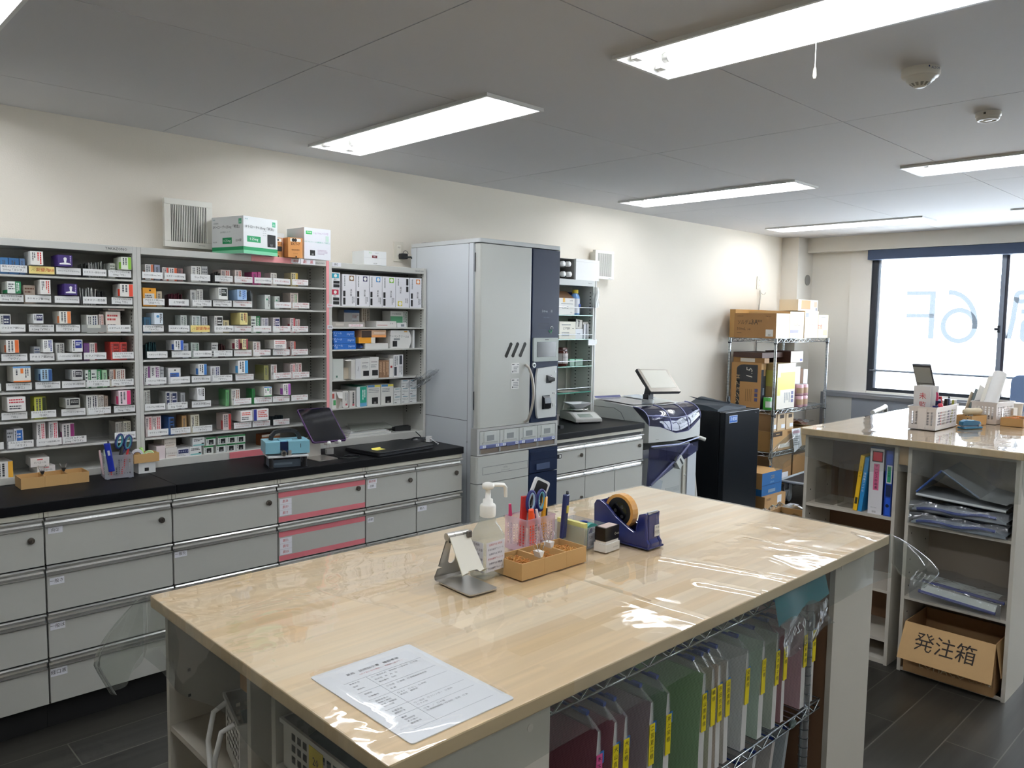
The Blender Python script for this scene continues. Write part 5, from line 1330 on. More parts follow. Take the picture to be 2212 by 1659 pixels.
# light blue crushing device on its little stand
t = thing('small_stand', 'white topped little stand with black legs under the light blue device', 'stand', (1.745, 3.295, zc), radians(-17))
MB().rbox(-.09, .09, -.075, .075, .048, .056, .006, P('#e4e6e6', .35), 'z', 3).build('top_plate', t, bevel=.001)
for a in (-.075, .075):
    for b in (-.062, .062): MB().cyl((a, b, 0), (a, b, .048), .0095, P('#141416', .4), 14).cyl((a, b, 0), (a, b, .006), .012, P('#141416', .5), 14).build('leg', t)
t = thing('grey_case', 'grey translucent case under the little white stand', 'case', (1.745, 3.295, zc), radians(-17))
MB().box(-.078, .058, -.05, .05, 0, .036, P('#4e5a66', .3)).box(-.06, .02, -.0506, -.05, .012, .022, P('#6f7d8a', .4)).build('case_body', t, bevel=.003)
t = thing('tablet_splitter', 'light blue metal device with a black carrying handle on the little stand', 'device', (1.745, 3.297, zc+.0563), radians(-17))
t.scale = (1.12, 1.12, 1.12)
LB = P('#7fb4c4', .4)
d = MB().box(-.088, -.03, -.055, .055, .008, .056, LB).box(.002, .088, -.055, .055, .004, .056, LB).box(-.03, .002, -.03, .055, .004, .056, LB)
d.build('body', t, bevel=.002)
MB().box(-.03, .002, -.053, -.05, .022, .054, CLEAR('#5a86b8', .2, .05, 1.0, '#2a4a80')).box(-.03, .002, -.048, -.0305, .01, .05, P('#234a86', .4)).build('window', t)
MB().cyl((-.02, -.052, .012), (-.02, -.078, .012), .0115, P('#b9b6ae', .25, metal=.9), 16).cyl((-.02, -.078, .012), (-.02, -.080, .012), .006, DARK, 12).box(-.0, .012, -.066, -.05, .0, .02, P('#b9b6ae', .3, metal=.8)).build('knob', t)
h = MB().rbox(-.03, .024, -.02, .02, .056, .0605, .006, LB, 'z')
h.build('raised_pad', t)
HN = P('#1e2226', .45)
m = MB()
pts = [(-.058, 0, .056), (-.054, 0, .074), (-.042, 0, .088), (-.022, 0, .093), (.022, 0, .093), (.042, 0, .088), (.054, 0, .074), (.058, 0, .056)]
for i in range(len(pts)-1):
    a, b = Vector(pts[i]), Vector(pts[i+1]); dd = (b-a).normalized(); nn = Vector((-dd.z, 0, dd.x))*.007; yy = Vector((0, .011, 0))
    q = [a-nn-yy, a+nn-yy, b+nn-yy, b-nn-yy, a-nn+yy, a+nn+yy, b+nn+yy, b-nn+yy]
    m.add([tuple(v) for v in q], [(0,1,2,3),(7,6,5,4),(1,5,6,2),(0,3,7,4),(0,4,5,1),(3,2,6,7)], HN)
m.build('carrying_handle', t)
MB().box(.05, .052, -.0556, -.055, .028, .044, DARK).build('vent_mark', t)
# tablet on aluminium stand
SILV = P('#b9b4ac', .35, metal=.85)
t = thing('tablet_stand', 'bent aluminium stand carrying the purple cased tablet', 'tablet stand', (1.955, 3.355, zc), radians(4))
m = MB(); m.rbox(-.055, .06, -.075, .06, 0, .0035, .012, SILV, 'z'); m.build('foot', t)
m = MB(); m.add([(-.045, .055, .0036), (.045, .055, .0036), (.045, .052, .0036), (-.045, .052, .0036), (-.02, .060, .12), (.04, .060, .12), (.04, .057, .12), (-.02, .057, .12)], [(0,1,5,4),(2,3,7,6),(0,4,7,3),(1,2,6,5),(4,5,6,7)], SILV)
m.build('upright', t)
m = MB(); m.cyl((-.02, .064, .120), (.04, .064, .120), .007, SILV, 14); m.build('hinge', t)
m = MB()
for a in (.015, .075): m.rbox(a-.012, a+.012, -.062, -.03, .07, .078, .006, P('#d4d2ce', .3, metal=.6), 'z').lathe([(.0085,0),(.0085,.008),(.0001,.012)], P('#f0efec', .4), (a, -.058, .078), 12)
m.build('support_lip', t)
tb = thing('tablet', 'dark tablet computer in a purple case leaning on the aluminium stand', 'tablet', (2.003, 3.335, .9475), (radians(-55), radians(0), radians(-7)))
m = MB(); m.rbox(-.088, .088, 0, .009, 0, .245, .012, P('#4a2a5c', .35), 'y'); m.build('case', tb)
m = MB(); m.rbox(-.083, .083, -.0012, 0, .004, .241, .010, P('#0a0b12', .08, coat=.6), 'y'); m.build('screen', tb)
# laptop, note, mouse, adapters
t = thing('laptop', 'closed black laptop with a yellow sticky note on its lid', 'laptop', (2.362, 3.345, zc), radians(7))
m = MB().rbox(-.195, .195, -.13, .13, .003, .014, .012, P('#15171b', .4), 'z').box(-.15, -.12, -.1, -.09, 0, .003, DARK).box(.12, .15, -.1, -.09, 0, .003, DARK).box(-.15, -.12, .09, .1, 0, .003, DARK).box(.12, .15, .09, .1, 0, .003, DARK); m.build('base', t)
m = MB().rbox(-.195, .195, -.13, .13, .0145, .0225, .014, P('#15171b', .33), 'z').text('PANASONIC', .011, P('#50545a', .4), (.02, -.01, .0229), (1,0,0), (0,1,0)); m.build('lid', t, bevel=.0015)
m = MB(); m.add([(-.03, -.018, 0), (.03, -.018, 0), (.03, .018, .0006), (-.03, .018, .0006), (-.03, .024, .006), (.03, .024, .006)], [(0,1,2,3),(3,2,5,4)], P('#e6d860', .6))
m.build('sticky_note', loc=(2.245, 3.275, zc+.0233), rot=radians(8), label='yellow sticky note on the closed laptop', cat='sticky note')
m = MB(); m.lathe([(.0001,.030),(.014,.028),(.024,.02),(.029,.008),(.028,0)], P('#17191d', .3), n=20, sx=1.0, sy=1.5); m.build('mouse', loc=(2.625, 3.46, zc), rot=radians(60), label='black computer mouse behind the laptop, by the tower', cat='mouse')
t = thing('charger', 'white charging plug with its white cable beside the black mouse', 'charger', (2.685, 3.435, zc), radians(25))
MB().rbox(-.014, .014, -.014, .014, .0, .03, .004, P('#e4e4e2', .3), 'z').build('plug_body', t)
MB().tube([(-.012, -.012, .022), (-.024, -.03, .02), (-.03, -.06, .004), (-.05, -.085, .0025), (-.07, -.09, .0025)], .0022, P('#e0e0de', .4)).build('cable', t)
t = thing('power_adapter', 'black power adapter block on the narrow unit base', 'power adapter', (2.665, 3.665, .9055), radians(-12))
MB().rbox(-.05, .05, -.022, .022, 0, .026, .005, P('#16181a', .4), 'z').box(-.018, .03, -.015, .012, .026, .0264, P('#2c3034', .5)).build('block', t, bevel=.002)
MB().tube([(-.05, 0, .013), (-.075, .004, .008), (-.085, .0, .004)], .004, P('#16181a', .5)).build('lead', t)
m = MB()
m.tube([(2.70, 3.575, .905), (2.705, 3.54, .885), (2.69, 3.50, .870), (2.66, 3.52, .869), (2.60, 3.535, .869), (2.545, 3.515, .869), (2.56, 3.48, .869), (2.62, 3.50, .872), (2.67, 3.525, .875), (2.705, 3.49, .871), (2.69, 3.46, .87)], .0028, P('#131518', .45))
m.build('black_cable', label='coiled black cable on the worktop end behind the laptop', cat='cable')
m = MB(); m.tube([(2.07, 3.41, .878), (2.05, 3.37, .869), (2.03, 3.31, .8685), (2.05, 3.26, .8685), (2.11, 3.25, .8685), (2.14, 3.29, .8685), (2.10, 3.33, .8685), (2.07, 3.315, .8685)], .0026, P('#131518', .45)); m.build('black_cable', label='looped black cable between the tablet stand and the laptop', cat='cable')
m = MB(); m.rbox(-.02, .02, -.01, .01, 0, .03, .005, P('#d6d4d0', .35), 'z').box(-.021, -.014, -.012, .0, .006, .024, P('#a8a6a2', .4)).build('cable_hub', loc=(2.055, 3.43, zc), rot=radians(-20), label='small white hub behind the tablet stand', cat='cable hub')
# ------------------------------------------------------------------ tall tablet packing machine
TX, TY = 2.787, 3.144
t = thing('packing_machine', 'tall light grey packing machine with navy panel and four cassettes', 'machine', (TX, TY, 0))
LGB = P('#c9ced2', .38); LGF = P('#bdbfb9', .36); NVY = P('#13223f', .38, spec=.25); SEAM = P('#5c6066', .6); DKG = P('#24282c', .35)
m = MB()
m.box(0, .628, .05, .6, .0, 1.952, LGB)
for yy in (.085, .545): m.box(-.0006, 0, yy-.001, yy+.001, .03, 1.97, SEAM)
m.box(-.0006, 0, .086, .544, .995, .998, SEAM)
for (yy, zz) in ((.085, 1.95), (.085, .88), (.545, 1.955)): m.cyl((0, yy, zz), (-.001, yy, zz), .003, DKG, 8)
m.build('cabinet', t)
m = MB().rbox(-.002, .630, -.004, .6, 1.953, 1.976, .012, P('#c3c6c6', .35), 'z'); m.box(.02, .10, .43, .53, 1.976, 1.981, DKG).box(.44, .52, .05, .10, 1.976, 1.981, DKG)
m.build('top_cap', t, bevel=.004)
m = MB().rbox(.006, .399, 0, .048, .962, 1.949, .012, LGF, 'z')
m.box(-.0035, .0, .03, .034, 1.8, 1.9, DKG).box(-.0035, .0, .03, .034, 1.06, 1.16, DKG)
door = m.build('door', t)
for i, x in enumerate((.222, .273, .331)):
    q = MB()
    pts = [(.012*cos(a*pi/8)+.017, .03+.012*sin(a*pi/8)) for a in range(9)] + [(-.012*cos(a*pi/8)-.017, -.03-.012*sin(a*pi/8)) for a in range(9)]
    q.prism([(x+a, 1.381+b) for a, b in pts], -.0012, .002, P('#14191f', .12, coat=.5), 'y'); q.build('slot_window', door)
for z in (1.302-.012, 1.215-.012):
    q = MB().box(.245, .305, -.0012, 0, z-.04, z+.018, P('#e6e6e4', .5)); q.box(.25, .268, -.0016, 0, z+.008, z+.012, INK); q.box(.252, .258, -.0016, 0, z-.034, z-.025, INK); q.box(.29, .302, -.0016, 0, z+.006, z+.012, FNT)
    lines_h(q, .262, .3, z-.035, z+.0, FNT, 4, -.0016); q.build('door_label', door)
q = MB(); q.tube([(.352, -.004, 1.297), (.362, -.022, 1.28)] + [(.362+.018*sin(a*pi/10), -.034-.010*sin(a*pi/10), 1.27-.27*a/10) for a in range(1, 10)] + [(.362, -.022, .985), (.352, -.004, .968)], .0075, P('#b2aca2', .3, metal=.35), 10); q.build('door_handle', door)
m = MB().rbox(.402, .628, 0, .048, .962, 1.949, .004, NVY, 'z')
for i in range(24):
    for j in range(2): m.box(.452+(i % 12)*.008, .456+(i % 12)*.008, -.0006, 0, 1.50+(i//12)*.018+j*.009, 1.503+(i//12)*.018+j*.009, P('#0c1a34', .5))
m.text('Litrea', .020, P('#b9c2cf', .4), (.505, -.0008, 1.600), slant=.1).text('Ⅲ', .020, P('#b9c2cf', .4), (.562, -.0008, 1.600)); m.text('— tablet packaging —', .007, P('#5a6a86', .5), (.52, -.0008, 1.565))
m.tube(arc((.566, 1.503), .010, -pi*.1, pi*1.2, 10, 'xz', -.001), .0024, P('#c8d0d4', .4), 6).tube(arc((.556, 1.488), .010, pi*.9, pi*2.2, 10, 'xz', -.001), .0024, P('#2a9a5a', .4), 6).text('GREEN', .006, P('#2a7a4a', .5), (.56, -.0008, 1.470))
pn = m.build('navy_panel', t)
m = MB().rbox(.410, .614, -.012, 0, 1.312, 1.447, .006, P('#a9b2ac', .4), 'y', 3); m.box(.436, .592, -.0135, -.012, 1.337, 1.424, P('#262b2b', .12)).box(.5, .53, -.0128, -.012, 1.434, 1.438, INK); m.build('touch_screen', t)
m = MB(); m.cyl((.420, 0, 1.292), (.420, -.008, 1.292), .014, P('#c9ccca', .3, metal=.5), 18).cyl((.420, -.008, 1.292), (.420, -.0095, 1.292), .008, DKG, 12); m.build('key_switch', t)
poly = [(.444, 1.272), (.602, 1.283), (.604, .995), (.598, .985), (.452, .985), (.445, 1.0), (.436, 1.06), (.431, 1.14), (.433, 1.22)]
m = MB().prism(poly, -.014, 0, P('#cfd2d0', .35), 'y')
for (x, z) in ((.588, 1.25), (.592, 1.125), (.592, 1.055)): m.cyl((x, -.014, z), (x, -.0175, z), .007, P('#e4e6e6', .3), 14)
for (x, z) in ((.572, 1.125), (.572, 1.06), (.572, 1.05)): m.box(x-.003, x+.003, -.0145, -.014, z-.003, z+.003, INK)
m.build('control_plate', t)
m = MB().box(.513, .556, -.016, -.013, 1.185, 1.232, DKG); m.add([(.515, -.016, 1.232), (.545, -.016, 1.232), (.565, -.036, 1.215), (.565, -.036, 1.198), (.53, -.016, 1.185), (.52, -.03, 1.2)], [(0,1,2,5),(5,2,3),(5,3,4)], P('#3b3d3f', .3)); m.build('lever', t)
m = MB().box(.482, .545, -.015, -.013, 1.035, 1.115, DKG); m.prism([(-.030, 1.04), (-.034, 1.07), (-.030, 1.10), (-.015, 1.11), (-.015, 1.036)], .488, .54, P('#1c2126', .2), 'x'); m.build('roller_knob', t)
m = MB().box(-.004, .63, -.002, .05, .945, .960, P('#c9cac8', .3, metal=.4)).box(-.004, .63, -.002, .05, .812, .820, P('#c9cac8', .3, metal=.4)).box(-.004, .014, -.002, .05, .820, .945, P('#c9cac8', .3, metal=.4)).box(.612, .63, -.002, .05, .820, .945, P('#c9cac8', .3, metal=.4)).box(.014, .612, .046, .05, .82, .945, DKG)
m.build('cassette_frame', t)
for i in range(4):
    x = .0155+.1492*i
    c = thing('cassette', None, None, (x, -.001, .822)); del_ = c
    c.parent = t
    q = MB().box(.002, .147, .0, .04, .040, .120, P('#c4c8c4', .4)); q.box(.03, .118, -.004, 0, .062, .116, P('#c9cdc9', .4)).box(.05, .102, -.0048, -.004, .068, .098, P('#8b9090', .3)).box(.02, .13, -.006, 0, .052, .06, P('#b7bbb7', .4))
    q.build('cassette_body', c)
    q = MB().box(.002, .147, -.001, .03, .028, .046, P('#8790c4', .4)).box(.022, .045, -.002, 0, .030, .044, P('#dfe4ee', .4)).box(.12, .142, -.002, 0, .030, .044, P('#dfe4ee', .4)).box(.128, .133, -.0025, 0, .035, .040, INK).box(.05, .115, -.004, 0, .026, .042, P('#5a628c', .4)).text(str(i+1), .012, P('#3a4a8a', .4), (.0335, -.0026, .037)); q.build('latch_strip', c)
    q = MB().box(.006, .143, .002, .03, .0, .024, P('#75695c', .4)).box(.002, .006, -.001, .03, .0, .026, P('#b8bab8', .3, metal=.5)).box(.143, .147, -.001, .03, .0, .026, P('#b8bab8', .3, metal=.5)); q.build('cassette_tray', c)
m = MB().rbox(-.012, .388, -.012, .05, .662, .808, .012, LGF, 'z'); m.box(.03, .375, -.0128, -.012, .695+.012, .6965+.012, SEAM).box(.03, .375, -.0128, -.012, .748, .7495, SEAM).box(.03, .0315, -.0128, -.012, .7085, .748, SEAM).box(.3735, .375, -.0128, -.012, .7085, .748, SEAM)
m.text('DTA', .014, P('#6c7074', .5), (.20, -.0132, .733)).text('ADVANCED PACKAGING', .006, P('#6c7074', .5), (.20, -.0132, .718)); m.build('front_drawer', t)
MB().rbox(-.012, .388, -.012, .05, .03, .658, .012, LGF, 'z').build('lower_door', t)
m = MB().box(.392, .625, -.010, .05, .67, .808, NVY).box(.392, .625, -.010, .05, .03, .664, NVY); m.box(.40, .615, -.0112, -.010, .745, .79, P('#122240', .3)).box(.445, .555, -.016, -.010, .685, .72, P('#3c4c6c', .4)); m.build('side_drawer', t)
m = MB()
for a in (.03, .58):
    for b in (.06, .55): m.cyl((a, b, 0), (a, b, .03), .02, DKG, 12)
m.build('foot', t)

# ------------------------------------------------------------------ glass shelf unit beyond the tower
u4 = thing('shelf_unit', 'light grey unit with green edged glass shelves beyond the tower machine', 'shelf unit', (3.425, SY, .866), 0, 'wall shelf units over the counter')
Z = -.866; w = .843
GLASS = CLEAR('#d8efe6', .05, .02, 1.0, '#9fc8b8'); GEDGE = P('#4f9480', .2, coat=.3)
for a, b in ((0, .012), (w-.022, w)):
    p = MB().box(a, b, 0, .203, 0, 1.826+Z, P('#c9cbc6', .45))
    xx = a-.0006 if a > 0 else b+.0006
    for yy in (.026, .15):
        for k in range(int(.75/.024)): p.box(xx-.0003, xx+.0003, yy-.006, yy+.006, 1.02+Z+k*.024, 1.026+Z+k*.024, DARK)
    p.build('side_panel', u4)
MB().box(w-.002, w+.006, -.004, .003, 0, 1.826+Z, P('#e2e4e4', .4)).build('edge_strip', u4)
MB().box(.012, w-.022, .196, .203, 0, 1.826+Z, P('#b9b8b0', .6)).build('back_panel', u4)
MB().box(.012, w-.022, 0, .196, 1.786+Z, 1.826+Z, P('#c3c6c4', .45)).text('Takazono', .011, BR, (w-.06, -.0006, 1.806+Z), slant=.15).build('header', u4)
for z, rz in ((1.587, 1.638), (1.422, 1.452), (1.236, 1.271), (1.056, 1.084)):
    g = MB().box(.013, w-.023, .003, .19, z-.006+Z, z+Z, GLASS).box(.013, w-.023, .0005, .003, z-.0065+Z, z+.0005+Z, GEDGE); g.build('glass_shelf', u4)
    MB().cyl((.013, .004, rz+Z), (w-.023, .004, rz+Z), .0028, P('#dfe3e6', .25, metal=.6), 8).build('guard_rail', u4)
m = MB(); m.tube([(4.19, 3.77, 1.42), (4.185, 3.77, 1.2), (4.18, 3.77, 1.0), (4.15, 3.77, .90)], .005, P('#d0cec6', .5)); m.build('white_cable', label='white cable running down the back inside the glass shelf unit', cat='cable')
# on its top
carton('blank white carton on top of the glass shelf unit', .25, .17, .142, (4.192, 3.60, 1.8265), radians(1), '#e4e4e2', None, lambda m, hw, h: m.box(-hw, hw, -.0006, 0, h*.87, h*.88, P('#c8c8c6', .5)))
t = thing('bottle_carton', 'open grey box lying on its side with white capped bottles beside the blank carton', 'box', (3.985, 3.605, 1.8265))
m = MB(); GB = P('#8f8e8b', .6); m.box(-.075, .073, .0, .16, 0, .002, GB).box(-.075, .073, 0, .16, .136, .138, GB).box(-.075, -.073, 0, .16, .002, .136, GB).box(.071, .073, 0, .16, .002, .136, GB).box(-.073, .071, .158, .16, .002, .136, GB).box(-.073, .071, .15, .158, .002, .136, P('#85817f', .6)); m.build('box_shell', t)
for i, (x, z) in enumerate(((-.044, .100), (.012, .101), (-.038, .032), (.022, .033))):
    b = thing('bottle', 'clear plastic bottle with white cap lying in the grey box, %s' % ['upper row by the tower','upper row by the carton','lower row by the tower','lower row by the carton'][i], 'bottle', (3.985+x, 3.60, 1.8265+z), (pi/2, 0, 0), 'white capped bottles in the grey box')
    BT = CLEAR('#d8dad8', .35, .1, .6, '#c2c4c2')
    MB().lathe([(.0001,-.12),(.024,-.12),(.026,-.11),(.026,-.045),(.018,-.03),(.014,-.02)], BT, n=16).build('bottle_body', b)
    MB().lathe([(.018,-.022),(.018,.004),(.0001,.005)], P('#eef0ee', .4), n=18).build('cap', b)
# on its shelves
def bim(m, hw, h): (m.text('ビムロ', .022, TXT, (-.02, -.0006, h*.42)), m.text('600包', .013, TXT, (hw*.55, -.0006, h*.85)), m.text('0.5g', .012, TXT, (hw*.55, -.0006, h*.14)), m.text('カプセル', .008, TXT, (hw*.6, -.0006, h*.42)), m.box(-hw*.6, -hw*.3, -.0005, 0, h*.75, h, P('#d8a848', .5)), lines_h(m, -hw*.8, hw*.8, h*.62, h*.7, FNT, 1))
m = MB(); m.box(-.085, .075, 0, .09, 0, .112, P('#e6e4de', .5)); bim(m, .075, .112); m.add([(-.08, .0, .112), (.07, .0, .112), (.055, .06, .16), (-.07, .06, .16)], [(0,1,2,3)], P('#6b4c30', .7))
m.build('carton', loc=(4.0, 3.61, 1.5875), label='white powder carton with its brown inner flap raised on the top glass shelf', cat='box')
for i, (x, y) in enumerate(((4.03, 3.738), (4.124, 3.65))):
    b = thing('bottle', 'blue plastic bottle with yellow cap on the glass shelf, %s' % ['behind the flapped carton','beside the flapped carton'][i], 'bottle', (x, y, 1.5875), radians(10), 'blue bottles with yellow caps')
    q = MB().lathe([(.036,0),(.038,.004),(.038,.115),(.032,.135),(.02,.146),(.018,.15)], P('#6f9fd8', .3), n=24, sy=.8)
    q.build('bottle_body', b)
    q = MB(); q.grid(8, 1, lambda u, v: (.0386*cos(-pi*.95+u*pi*.9), .8*.0386*sin(-pi*.95+u*pi*.9), .012+v*.1), P('#d8dde6', .5)); q.box(-.004, .026, -.0318, -.0312, .05, .075, P('#2a4a9a', .5)).add([(-.01, -.0316, .06), (.012, -.0316, .05), (.014, -.0316, .058), (-.008, -.0316, .068)], [(0,1,2,3)], P('#d8b83a', .5)); q.build('label', b)
    MB().lathe([(.021,.148),(.021,.172),(.0001,.174)], P('#c9b23a', .4), n=20).build('cap', b)
carton('dark blue folded bag behind the blue bottles', .06, .03, .16, (4.17, 3.745, 1.5875), radians(5), '#1c2c66', cat='bag', name='folded_bag')
def miy(m, hw, h): (m.text('ミヤBM', .022, TXT, (-.012, -.0006, h*.6)), m.text('細粒', .01, TXT, (hw*.68, -.0006, h*.6)), lines_h(m, -hw*.7, hw*.5, h*.76, h*.88, FNT, 1), lines_h(m, -hw*.7, hw*.6, h*.15, h*.42, FNT, 3))
carton('cream carton with rounded corner on the second glass shelf', .165, .10, .118, (4.008, 3.61, 1.4225), 0, '#e3dfd0', None, miy)
carton('white carton with a small printed panel behind the second guard rail', .075, .08, .068, (4.134, 3.615, 1.4225), 0, '#dcdfe2', None, lambda m, hw, h: lines_h(m, -hw*.6, hw*.7, h*.4, h*.6, P('#5a6a80', .6), 1))
m = MB(); m.box(-.035, .035, 0, .07, 0, .065, P('#b9b2a8', .5)).box(-.036, -.03, -.002, .07, 0, .066, P('#2a2a2c', .5)).box(-.03, .03, -.003, 0, .006, .05, P('#c9c6be', .5)); lines_v(m, -.012, .008, .015, .06, TXT, 1, -.004)
m.build('carton', loc=(4.132, 3.622, 1.4907), rot=(0, radians(6), 0), label='tilted grey carton stacked on the small printed panel carton', cat='box')
m = MB(); m.box(-.028, -.010, 0, .05, 0, .10, P('#e4e6ea', .5)).box(.006, .026, 0, .05, 0, .105, P('#e6e8ec', .5)).box(-.028, .026, .01, .05, .10, .118, P('#d4d2cc', .5))
m.build('carton', loc=(4.212, 3.615, 1.4225), label='white cut-out carton at the end of the second glass shelf', cat='box')
b = thing('jar', 'brown glass medicine jar with a pale label on the third glass shelf', 'jar', (3.988, 3.66, 1.2365))
MB().lathe([(.055,0),(.058,.004),(.058,.098),(.05,.104)], P('#4a1c14', .15, coat=.5), n=28).build('jar_body', b)
MB().grid(10, 1, lambda u, v: (.0586*cos(-pi+u*pi), .0586*sin(-pi+u*pi), .02+v*.068), P('#b5b1ae', .5)).text('コスパノン', .014, TXT, (-.01, -.0594, .062)).build('label', b)
MB().lathe([(.054,.104),(.054,.126),(.0001,.128)], P('#3a1a18', .3), n=28).build('lid', b)
for i, (x, ww) in enumerate(((4.085, .048), (4.158, .075))):
    q = thing('plastic_case', 'pale green lidded plastic case on the third glass shelf, %s' % ['next to the jar','at the far end'][i], 'case', (x, 3.63, 1.2365), 0, 'pale green plastic cases')
    MB().box(-ww/2, ww/2, 0, .06, 0, .03, CLEAR('#c8e4d4', .5, .2, .6, '#a9d0bc')).build('case_body', q)
    MB().box(-ww/2-.001, ww/2+.001, -.001, .061, .0305, .045, P('#7fc0a0', .4)).build('lid', q)
m = MB(); m.add([(3.98, 3.61, 1.0575), (4.15, 3.605, 1.0575), (4.17, 3.72, 1.0585), (4.0, 3.73, 1.06)], [(0,1,2,3)], P('#c8bdb6', .6)).build('paper_slip', label='thin paper slip lying on the lowest glass shelf', cat='paper')
m = MB(); m.grid(5, 8, lambda u, v: (4.225+u*.065+.006*sin(v*9), 3.578-.016*sin(u*pi)-.006*sin(v*7+u*3), 1.78-.14*v), CLEAR('#f0f2f2', .45, .15, 1.5, '#d4d8d8', .8, 40)); m.grid(4, 6, lambda u, v: (4.235+u*.05+.008*sin(v*6), 3.568-.012*sin(u*pi+v), 1.76-.12*v), CLEAR('#f0f2f2', .45, .15, 1.5, '#d4d8d8', .8, 40))
m.build('plastic_bag', label='small crumpled plastic bag hanging on the edge of the glass shelf unit', cat='plastic bag')
m = MB(); m.box(4.19, 4.262, 3.576, 3.585, 1.378, 1.418, P('#e8e9ea', .5)).box(4.262, 4.285, 3.58, 3.585, 1.385, 1.42, CLEAR('#eef0f2', .4, .1, .8)); m.build('hanging_card', label='white card clipped to the edge of the glass shelf unit', cat='card')
# scale with paper boat, small brown device
t = thing('weighing_scale', 'grey electronic weighing scale with tilted display on the right worktop', 'scale', (4.045, 3.505, zc), radians(-24))
t.scale = (1.15, 1.15, 1.1)
SG = P('#a8a7a2', .4)
m = MB(); m.prism([(-.11, .008), (.12, .008), (.122, .02), (.115, .030), (.03, .058), (-.105, .058), (-.112, .05)], -.082, .082, SG, 'x') if False else m.prism([(-.115, .008), (.12, .008), (.12, .058), (-.02, .058), (-.112, .028)], -.085, .085, SG, 'x')
m.build('body', t, bevel=.004)
m = MB(); m.add([(-.078, -.108, .031), (.078, -.108, .031), (.07, -.03, .0575), (-.07, -.03, .0575)], [(0,1,2,3)], P('#c8c8c4', .35)).add([(-.05, -.095, .0362), (.035, -.095, .0362), (.035, -.05, .0514), (-.05, -.05, .0514)], [(0,1,2,3)], P('#8a948c', .2)); m.build('display_panel', t)
m = MB(); m.cyl((0, .05, .058), (0, .05, .066), .03, DKG, 20).lathe([(.06,.0),(.064,.003),(.064,.009),(.058,.011),(.0001,.011)], P('#cfcfcc', .15, metal=.95), (0, .05, .066), 28); m.build('weighing_pan', t)
m = MB()
for a in (-.07, .07):
    for b in (-.095, .1): m.cyl((a, b, 0), (a, b, .008), .012, DKG, 10)
m.build('foot', t)
m = MB(); WP = P('#e9ebee', .6)
m.add([(-.03, -.03, 0), (.03, -.03, 0), (.03, .03, 0), (-.03, .03, 0), (-.075, -.065, .032), (.085, -.06, .036), (.075, .07, .034), (-.08, .065, .036)], [(0,1,2,3),(0,4,5,1),(1,5,6,2),(2,6,7,3),(3,7,4,0)], WP)
m.build('paper_boat', loc=(4.068, 3.558, zc+.0860), rot=radians(-20), label='folded white weighing paper on the scale pan', cat='weighing paper')
m = MB(); m.add([(0, 0, .0012), (.07, -.02, .0012), (.09, .03, .004), (.02, .05, .0012)], [(0,1,2,3)], WP).build('paper_sheet', loc=(4.185, 3.545, zc), label='white paper sheet lying behind the scale', cat='paper')
t = thing('label_printer', 'small brown boxy device with a looped cable beside the tower on the right worktop', 'device', (3.655, 3.41, zc), radians(10))
MB().rbox(-.05, .052, -.022, .022, 0, .085, .004, P('#4a3f38', .4), 'z').build('body', t)
MB().tube([(.02, 0, .085), (.024, 0, .115), (.05, .005, .12), (.062, .01, .09), (.062, .01, .003)], .003, P('#17181a', .5)).build('cable', t)
m = MB().rbox(-.016, .02, -.014, .014, 0, .02, .004, P('#141518', .35), 'z'); m.build('power_adapter', loc=(3.665, 3.345, zc), label='little black block at the worktop edge by the tower', cat='adapter')

# ------------------------------------------------------------------ powder dispensing machine
MX, MY = 4.385, 3.13
t = thing('dispensing_machine', 'white powder dispensing machine with smoky purple covers and a monitor arm', 'machine', (MX, MY, 0))
MW = P('#cdd0cd', .35); MWD = P('#b3b6b2', .4); PURP = CLEAR('#9a9cbc', .12, .03, 1.1, '#6a6e94'); PURP2 = CLEAR('#7c80a6', .20, .04, 1.1, '#565a80')
m = MB().box(.03, .60, .12, .60, .02, .66, MWD)
m.box(.05, .45, .08, .12, .02, .60, P('#b5b8b4', .4)).box(.452, .49, .07, .12, .02, .62, P('#c0bdb0', .4)).box(.492, .60, .06, .12, .02, .64, P('#c3c8cc', .4)).cyl((.47, .07, .44), (.47, .064, .44), .006, P('#e4e6e4', .4), 10)
m.box(.25, .42, .0785, .08, .33, .37, P('#a8aba8', .5)).text('CONTEC', .012, P('#8a8d8a', .5), (.37, .0782, .346))
m.build('lower_cabinet', t)
N_ = 16
def front(u, out): return -.035*sin(pi*u)*out
def ztop(u):   # V-shaped upper edge of the fascia
    pts = ((0, .838), (.16, .825), (.40, .772), (.66, .775), (.97, .838), (1, .845))
    for (a, za), (b, zb) in zip(pts, pts[1:]):
        if a <= u <= b: return za+(zb-za)*(u-a)/(b-a)
m = MB()
m.grid(32, 1, lambda u, v: (u*.63, .055+front(u, 1.4), .722+(ztop(u)-.722)*v - .02*(1-u)*(1-v)*0), MW, False)
m.grid(32, 1, lambda u, v: (u*.63, .055+front(u, 1.4)+.25*v*0+.02*v, ztop(u)+.0), P('#dfe1de', .35))
m.add([(0, .055, .722), (0, .055, .838), (0, .20, .958), (0, .47, .978), (0, .60, .978), (0, .60, .70), (0, .2, .70)], [tuple(range(7))], MW)
m.add([(.63, .055, .722), (.63, .055, .845), (.63, .20, .945), (.63, .60, .978), (.63, .60, .70)], [tuple(range(5))], MW)
m.grid(32, 1, lambda u, v: (u*.63, .055+front(u, 1.4)+(.55)*v, .722), MWD)
m.grid(1, 1, lambda u, v: (u*.63, .60, .70+.278*v), MWD)
m.tube([(-.0005, .56, .935), (-.0005, .36, .935), (-.0005, .30, .91), (-.0005, .22, .79), (-.0005, .20, .72)], .0016, SEAM, 5)
